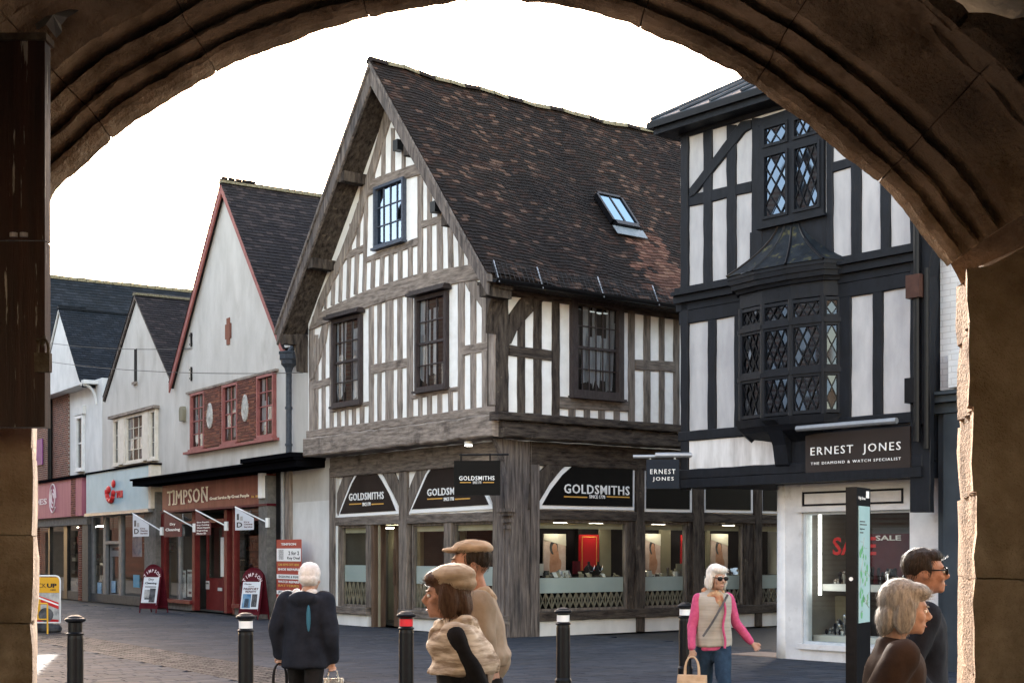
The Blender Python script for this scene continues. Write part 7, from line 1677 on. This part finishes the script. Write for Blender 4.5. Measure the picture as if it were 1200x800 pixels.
def person(loc, rz, H, label, P, group=None):
    """P: joints in metres at height H facing -y; sh/el/wr left(+x) and right(-x) etc."""
    s = H/1.7; e = empty('person', loc, rz, label=label, category='person')
    V_ = lambda t: Vector(t)
    lean = P.get('lean', (0, 0)); lx, ly = lean
    hc = V_(P.get('head', (0, -.02+ly, 1.585*s))); yaw = P.get('yaw', 0); nod = P.get('nod', 0); ti = P.get('tilt', 0)
    HM = Matrix.Translation(hc) @ Matrix.Rotation(yaw, 4, 'Z') @ Matrix.Rotation(nod, 4, 'X') @ Matrix.Rotation(ti, 4, 'Y')
    hs = P.get('hs', .97)
    def hp(x, y, z): return HM @ Vector((x*hs, y*hs, z*hs))
    R3 = HM.to_3x3()
    shz = P.get('shz', 1.395*s); shw = P.get('shw', .175*s); shc = (lx, ly)
    J = {}
    for sd, k in ((1, 'l'), (-1, 'r')):
        J['sh'+k] = V_((lx+sd*shw, ly, shz)); J['el'+k] = V_(P.get('el'+k, (lx+sd*(shw+.05), ly+.02, shz-.28*s))); J['wr'+k] = V_(P.get('wr'+k, (lx+sd*(shw+.06), ly-.05, shz-.53*s)))
        J['hi'+k] = V_((sd*.09*s, 0, .9*s)); J['kn'+k] = V_(P.get('kn'+k, (sd*.1*s, -.02, .49*s))); J['an'+k] = V_(P.get('an'+k, (sd*.1*s, .02, .08)))
    # ---- continuous body
    mb = MB()
    mb.ell(hp(0, .012, .015), .074*hs, .094*hs, .1*hs, 16, 12, R3); mb.ell(hp(0, -.028, -.05), .054*hs, .062*hs, .062*hs, 14, 10, R3)
    mb.ell(hp(0, -.072, -.088), .025*hs, .022*hs, .02*hs, 8, 6, R3); mb.ell(hp(0, -.074, .022), .046*hs, .018*hs, .014*hs, 8, 6, R3)
    mb.tube(hp(0, -.082, .015), hp(0, -.112, -.028), .008, .014, 8); mb.ell(hp(0, -.104, -.03), .0165, .012, .011, 8, 6, R3)
    for sd in (1, -1):
        mb.ell(hp(sd*.04, -.065, -.025), .022*hs, .022*hs, .024*hs, 8, 6, R3); mb.ell(hp(sd*.076, .012, -.012), .009, .018, .031, 8, 6, R3); mb.ell(hp(sd*.012, -.1, -.034), .009, .009, .007, 6, 5, R3)
    mb.ell(hp(0, -.086, -.062), .022, .012, .006, 8, 6, R3); mb.ell(hp(0, -.084, -.072), .019, .012, .006, 8, 6, R3)
    nb = V_((lx*.9, ly*.9+.02, shz+.03)); limb(mb, [nb, hp(0, .02, -.07)], [.058*s, .052*s])
    loft(mb, [(0, 0, .84*s, .15*s, .1*s), (0, 0, .93*s, .16*s, .105*s), (lx*.3, ly*.3, 1.04*s, .135*s, .095*s), (lx*.6, ly*.6, 1.17*s, .145*s, .1*s), (lx*.85, ly*.85, 1.3*s, .16*s, .1*s), (lx, ly, shz+.0*s, .155*s, .08*s), (lx, ly+.01, shz+.04*s, .09*s, .06*s)])
    for sd, k in ((1, 'l'), (-1, 'r')):
        limb(mb, [J['sh'+k], J['el'+k], J['wr'+k]], [.05*s, .04*s, .026*s])
        hand(mb, J['wr'+k], (J['wr'+k]-J['el'+k]) if not P.get('hd'+k) else P['hd'+k], -sd, s, P.get('curl', .7))
        limb(mb, [J['hi'+k], J['kn'+k], J['an'+k]], [.085*s, .055*s, .038*s]); f_ = V_(P.get('ft'+k, (0, -.14, -.03))); limb(mb, [J['an'+k]+V_((0, .03, -.03)), J['an'+k]+f_], [.035, .028])
    body = fuse(mb, 'body', P.get('skin', 'skin'), e, .0088, smooth=2)
    # eyes, brows, lips
    for sd in (1, -1):
        q = MB(); q.ell(hp(sd*.03, -.082, .0), .0115, .008, .0075, 8, 6, R3); q.build('eye', 'letter_white', e, smooth=True)
        q = MB(); q.ell(hp(sd*.03, -.0885, .0), .005, .003, .005, 8, 6, R3); q.build('iris', 'hair_dark', e, smooth=True)
        q = MB(); q.tube(hp(sd*.014, -.094, .021), hp(sd*.046, -.08, .024), .0045, .003, 6); q.build('eyebrow', P.get('hair', 'hair_grey'), e)
    q = MB(); q.ell(hp(0, -.097, -.067), .02, .004, .0028, 8, 6, R3); q.build('mouth', 'lips', e)
    # ---- trousers and shoes
    mb = MB(); loft(mb, [(0, 0, .82*s, .155*s, .108*s), (0, 0, .95*s, .165*s, .112*s), (0, 0, 1.02*s, .15*s, .105*s)])
    for k in 'lr': limb(mb, [J['hi'+k], J['kn'+k], J['an'+k]], [.097*s, .073*s, .06*s])
    fuse(mb, 'trousers', P.get('trousers', 'cloth_black'), e, .016, .009, 12, 3, (1, 1, .5))
    for k in 'lr':
        f_ = V_(P.get('ft'+k, (0, -.14, -.03))); mb = MB(); a_ = J['an'+k]; mb.ell(a_+V_((0, .02, -.035)), .042, .055, .045); mb.ell(a_+f_*.85+V_((0, 0, -.02)), .043, .075, .032); fuse(mb, 'shoe', P.get('shoes', 'cloth_black'), e, .01)
    # ---- coat or top with sleeves
    def top(name, mt, hem, grow, sleeves=True, slv=1.0, vox=.0155, amp=.008, hood=False, collar=True, flare=0.0, sl_mt=None):
        mb = MB(); g = grow; tops = shz
        secs = [(lx*(.5 if hem > 1 else 0), ly*(.5 if hem > 1 else 0), hem, (.168+flare)*s+g, (.118+flare)*s+g), (0, 0, max(hem+.05, .93*s), (.172+flare*.6)*s+g, .122*s+g), (lx*.3, ly*.3, 1.06*s, .155*s+g, .118*s+g), (lx*.6, ly*.6, 1.18*s, .16*s+g, .122*s+g), (lx*.85, ly*.85, 1.3*s, .172*s+g, .12*s+g), (lx, ly, tops-.0*s, .172*s+g*.8, .096*s+g*.8), (lx, ly+.01, tops+.045*s, .105*s+g*.5, .075*s+g*.5)]
        secs = [secs[0]]+[q for q in secs[1:] if q[2] > hem+.04]
        if collar: secs.append((lx, ly+.015, tops+.085*s, .07*s+g*.4, .068*s+g*.4))
        loft(mb, secs)
        if sleeves:
            for k in 'lr': limb(mb, [J['sh'+k], J['el'+k], J['wr'+k]], [(.06*s+g)*slv, (.05*s+g*.8)*slv, (.04*s+g*.6)*slv])
        else:
            for k in 'lr': mb.ell(J['sh'+k]+Vector((-.02 if k == 'l' else .02, 0, -.02)), .05*s+g*.3, .06*s+g, .06*s+g)
        if hood: mb.ell(V_((lx, ly+.1, tops+.02)), .14*s, .08*s, .075*s)
        return fuse(mb, name, mt, e, vox, amp, 11, 3, (1, 1, .55))
    for args in P.get('tops', []): top(**args)
    # ---- hair / hat
    hk = P.get('hairstyle', 'short'); hm_ = P.get('hair', 'hair_grey'); mb = MB()
    if hk == 'short':
        mb.ell(hp(0, .03, .035), .08*hs, .09*hs, .088*hs, 16, 12, R3); mb.ell(hp(0, -.02, .075), .066*hs, .062*hs, .042*hs, 14, 8, R3)
        for sd in (1, -1): mb.ell(hp(sd*.07, .005, .02), .014, .03, .035, 8, 6, R3)
    elif hk == 'bob':
        mb.ell(hp(0, .03, .035), .092*hs, .1*hs, .098*hs, 16, 12, R3); mb.ell(hp(0, -.03, .078), .08*hs, .07*hs, .045*hs, 14, 8, R3)
        for sd in (1, -1): mb.ell(hp(sd*.078, .01, -.03), .026, .05, .085, 10, 8, R3)
        mb.ell(hp(0, .075, -.05), .085, .05, .085, 12, 8, R3)
    if hk:
        ho = fuse(mb, 'hair', hm_, e, .007, .0035, 60, 2, (1, 1, .3)); vv = ho.data.vertices; q = MB(); top_ = hp(0, .02, .09)
        for _ in range(900):   # fine strands lying over the mass
            v0 = vv[random.randrange(len(vv))]; p = v0.co.copy(); nn = v0.normal.copy(); dn = (p-top_); dn -= nn*dn.dot(nn)
            if dn.length < .004: continue
            dn = (dn.normalized()+Vector((rnd(-.25, .25), rnd(-.25, .25), rnd(-.5, 0)))).normalized(); sd_ = dn.cross(nn).normalized()*.0011; L_ = rnd(.02, .055); vs_ = []
            for k in range(4):
                t = k/3; c = p+dn*L_*t+nn*(.0025+.004*t*(1-t)*4-.006*t*t); w_ = sd_*(1-.7*t); vs_ += [c-w_, c+w_]
            q.add(vs_, [(0, 1, 3, 2), (2, 3, 5, 4), (4, 5, 7, 6)])
        link('hair_strands', q.mesh('hair_strands', hm_, fix=False), e, kind='stuff')
    if P.get('hat'):
        kind, hmt = P['hat']; mb = MB()
        if kind == 'knit':
            mb.ell(hp(0, .018, .045), .092*hs, .11*hs, .098*hs, 18, 12, R3); mb.ell(hp(0, .03, .0), .09*hs, .105*hs, .07*hs, 18, 12, R3)
        elif kind == 'flat':
            mb.ell(hp(0, .02, .08), .09*hs, .112*hs, .045*hs, 18, 10, R3); mb.ell(hp(0, -.09, .068), .062*hs, .06*hs, .014*hs, 14, 6, R3)
        elif kind == 'scarf':
            mb.ell(hp(0, .035, .085), .104*hs, .118*hs, .062*hs, 20, 12, R3); mb.ell(hp(0, .06, .045), .098*hs, .095*hs, .05*hs, 18, 12, R3)
        fuse(mb, 'hat' if kind != 'scarf' else 'beret', hmt, e, .008, .005, 30, 2)
    if P.get('glasses'):
        q = MB()
        for sd in (1, -1): q.ell(hp(sd*.033, -.097, .002), .029, .006, .021, 12, 8, R3); q.tube(hp(sd*.06, -.09, .008), hp(sd*.08, .01, .008), .004, n=6)
        q.tube(hp(-.01, -.1, .006), hp(.01, -.1, .006), .004, n=6); q.build('sunglasses', 'metal_black', e, smooth=True)
    if P.get('scarf'):
        mb = MB()
        for i in range(20):
            a = 6.2832*i/20; c_ = Vector((lx+.085*s*math.cos(a), ly-.0+.08*s*math.sin(a), shz+.055*s+.018*math.sin(3*a)-(.025 if math.sin(a) < 0 else 0))); mb.ell(c_, .036, .036, .034, 8, 6)
        mb.ell((lx+.02, ly-.11, shz-.03), .045, .025, .075, 8, 6)
        fuse(mb, 'scarf', P['scarf'], e, .009, .008, 25, 2)
    return e, J
mat('lips', (.3, .08, .07), rough=.5, bump=0)
WX = lambda px_, Y: (px_-600)*Y/F
# 1 woman in pink, walking towards us with a paper bag
Yw = 13.2
e, J = person((WX(836, Yw), Yw, 0), R(12), 1.55, 'white haired woman in a cream gilet over pink sleeves, carrying a paper bag',
    dict(head=(.02, -.05, 1.425), yaw=R(14), nod=R(6), shz=1.235, shw=.145, elr=(-.21, -.0, .97), wrr=(-.235, -.07, .79), ell=(.235, .03, 1.0), wrl=(.36, -.02, .83), knl=(.03, -.2, .46), anl=(.02, -.18, .08), knr=(-.05, .08, .44), anr=(-.08, .32, .14),
         hairstyle='bob', hair='hair_white', glasses=True, scarf='scarf_warm', trousers='denim', curl=1.2, hdr=(0, 0, -1),
         tops=[dict(name='pink_top', mt='cloth_pink', hem=.75, grow=0.0, collar=False), dict(name='gilet', mt='cloth_cream', hem=.79, grow=.022, sleeves=False, amp=.01)]))
# cross-body strap
mb = MB(); prev = None
for i in range(14):
    t = i/13; x = .09-.24*t; z = 1.27-.38*t; y = -.135-.03*math.sin(t*3)
    p = Vector((x, y, z))
    if prev is not None: mb.tube(prev, p, .011, n=5)
    prev = p
mb.build('bag_strap', 'photo_dark', e)
mb = MB(); prev = None
for i in range(10):
    t = i/9; p = Vector((.05+.012*math.sin(t*9), -.15, 1.2-.42*t))
    if prev is not None: mb.tube(prev, p, .011, n=6)
    prev = p
mb.build('gilet_opening', 'cloth_pink', e)
def bag(loc, rz, w, d_, h, mt, label, name, handle_h, hmt=None, lines=(), taper=.9):
    b = empty(name, loc, rz, label=label, category='bag')
    mb = MB(); n = 6; vs = []
    for j in range(n+1):
        t = j/n; k = 1-(1-taper)*t
        for i in range(16):
            a = 6.2832*i/16; cx_ = math.copysign(abs(math.cos(a))**.35, math.cos(a)); sy_ = math.copysign(abs(math.sin(a))**.35, math.sin(a)); vs.append((w/2*k*cx_+rnd(-.004, .004), d_/2*cx_*0+d_/2*(k if mt != 'x' else 1)*sy_*(1-.4*t)+rnd(-.004, .004), -handle_h-h+h*t))
    mb.add(vs, [(j*16+i, j*16+(i+1) % 16, (j+1)*16+(i+1) % 16, (j+1)*16+i) for j in range(n) for i in range(16)]+[tuple(range(15, -1, -1))]+[tuple(range(n*16, n*16+16))])
    bd_ = mb.build('body', mt, b)
    for sy_ in (-1, 1):
        mb = MB(); prev = None
        for i in range(11):
            t = i/10; a = math.pi*t; p = Vector((w*.22*math.cos(a)*(1 if True else 0), sy_*d_*.25*(1-math.sin(a)), -handle_h-.03+(handle_h+.03)*math.sin(a)**.6))
            if prev is not None: mb.tube(prev, p, .008, n=6)
            prev = p
        mb.build('handle', hmt or mt, b)
    return b
wr = Matrix.Rotation(R(12), 4, 'Z') @ (J['wrr']+Vector((0, 0, -.085)))
b = bag((WX(836, Yw)+wr.x-.0, Yw+wr.y-.02, wr.z), R(-18), .30, .13, .30, 'canvas_bag', 'pale brown paper shopping bag held by the woman in pink sleeves', 'shopping_bag', .17)
BP = Plane(Frame(0, 0, 1, 0), 'f', 0)
q = MB(); q.box(-.1, .1, -.066, -.064, -.33, -.326); q.build('print', 'letter_dark', b)
# 2 person in navy coat walking away
Yn = 11.8
e, J = person((WX(358, Yn), Yn, 0), R(172), 1.545, 'person in a dark navy coat and pale knitted hat, walking away with two bags',
    dict(head=(-.04, -.01, 1.44), yaw=R(-10), shz=1.26, shw=.16, ell=(.24, .02, 1.03), wrl=(.235, -.05, .82), elr=(-.23, .03, 1.0), wrr=(-.225, -.03, .78), hairstyle=None, hat=('knit', 'cloth_knit'), curl=1.2, hdl=(0, 0, -1), hdr=(0, 0, -1), knl=(.1, -.12, .45), knr=(-.08, .06, .44), anr=(-.09, .22, .1),
         tops=[dict(name='coat', mt='cloth_navy', hem=.70, grow=.035, hood=True, flare=.01, amp=.012)], scarf='cloth_knit', trousers='cloth_black'))
mb = MB(); mb.ell((-.07, .155, 1.12), .018, .012, .11, 10, 8); mb.build('teal_stripe', 'teal_stripe', e)
for k, nm, lab, mt, w, h in (('wrl', 'handbag', 'black handbag hanging from the hand of the person in navy', 'cloth_black', .26, .22), ('wrr', 'carrier_bag', 'thin translucent carrier bag with blue contents held by the person in navy', 'thin_plastic', .2, .3)):
    q_ = Matrix.Rotation(R(172), 4, 'Z') @ (J[k]+Vector((0, 0, -.085)))
    b = bag((WX(358, Yn)+q_.x, Yn+q_.y, q_.z), R(20), w, .1, h, mt, lab, nm, .17 if nm == 'handbag' else .08)
    if nm == 'carrier_bag':
        mb = MB(); mb.ell((0, 0, -.25), .07, .035, .08); mb.ell((.02, 0, -.33), .07, .035, .05); mb.build('contents', 'plastic_blue', b)
# 3, 4 two people striding left
Ya = 6.6
e, J = person((WX(548, Ya), Ya, 0), R(-88), 1.6, 'nearest walker, in a cream beret and short striped beige cape over black, striding left',
    dict(head=(.0, -.1, 1.46), nod=R(4), shz=1.27, shw=.15, lean=(0, -.05), ell=(.2, .08, 1.0), wrl=(.19, -.12, .86), elr=(-.2, .0, 1.0), wrr=(-.19, -.14, .78), hairstyle='bob', hair='hair_brown', skin='skin_ruddy', hat=('scarf', 'beige_cap'), curl=1.3, knl=(.09, -.2, .46), anl=(.09, -.25, .08), knr=(-.08, .08, .45), anr=(-.09, .36, .14),
         tops=[dict(name='dark_dress', mt='cloth_black', hem=.55, grow=.008, flare=.03, slv=.85), dict(name='striped_cape', mt='plaid', hem=1.1, grow=.04, flare=.02, amp=.012, sleeves=False)], scarf='plaid', trousers='cloth_black'))
Yb = 7.3
person((WX(566, Yb), Yb, 0), R(-84), 1.69, 'taller walker behind, in a flat beige cap and pale coat, striding left', dict(head=(.0, -.07, 1.60), shz=1.38, shw=.17, lean=(0, -.04), hairstyle='short', hair='hair_dark', skin='skin_ruddy', hat=('flat', 'beige_cap'), elr=(-.22, .1, 1.08), wrr=(-.2, -.05, .86), knl=(.09, .1, .48), anl=(.09, .36, .15), knr=(-.09, -.22, .5), anr=(-.09, -.3, .08),
       tops=[dict(name='jacket', mt='beige_coat', hem=1.08, grow=.03, flare=.0, amp=.012)], trousers='cloth_black', scarf='beige_cap'))
# 5 man in sunglasses heading right, 6 older person in brown coat
Ym = 7.4
person((WX(1078, Ym), Ym, 0), R(84), 1.67, 'dark haired man in sunglasses and dark jacket, walking right behind the pier', dict(head=(0, -.03, 1.555), shz=1.335, shw=.175, hs=1.04, hairstyle='short', hair='hair_dark', skin='skin_ruddy', glasses=True, elr=(-.23, .1, 1.06), wrr=(-.2, -.08, .86), knl=(.09, .1, .48), anl=(.09, .36, .15), knr=(-.09, -.2, .5), anr=(-.09, -.26, .08),
       tops=[dict(name='shirt', mt='shirt_blue', hem=.85, grow=.0), dict(name='jacket', mt='cloth_navy', hem=.75, grow=.02, collar=False)], trousers='cloth_black'))
Yo = 6.35
person((WX(1040, Yo), Yo, 0), R(82), 1.5, 'older grey haired person in a dark brown coat, walking right in the foreground', dict(head=(0, -.08, 1.405), nod=R(8), shz=1.2, shw=.165, lean=(0, -.04), hs=1.0, hairstyle='bob', hair='hair_grey', elr=(-.21, .1, .95), wrr=(-.2, -.05, .76), knl=(.09, .1, .44), anl=(.09, .3, .14), knr=(-.09, -.18, .45), anr=(-.09, -.2, .08),
       tops=[dict(name='coat', mt='cloth_brown', hem=.6, grow=.03, flare=.02, amp=.012)], trousers='cloth_black'))

bpy.data.scenes.remove(WORK)
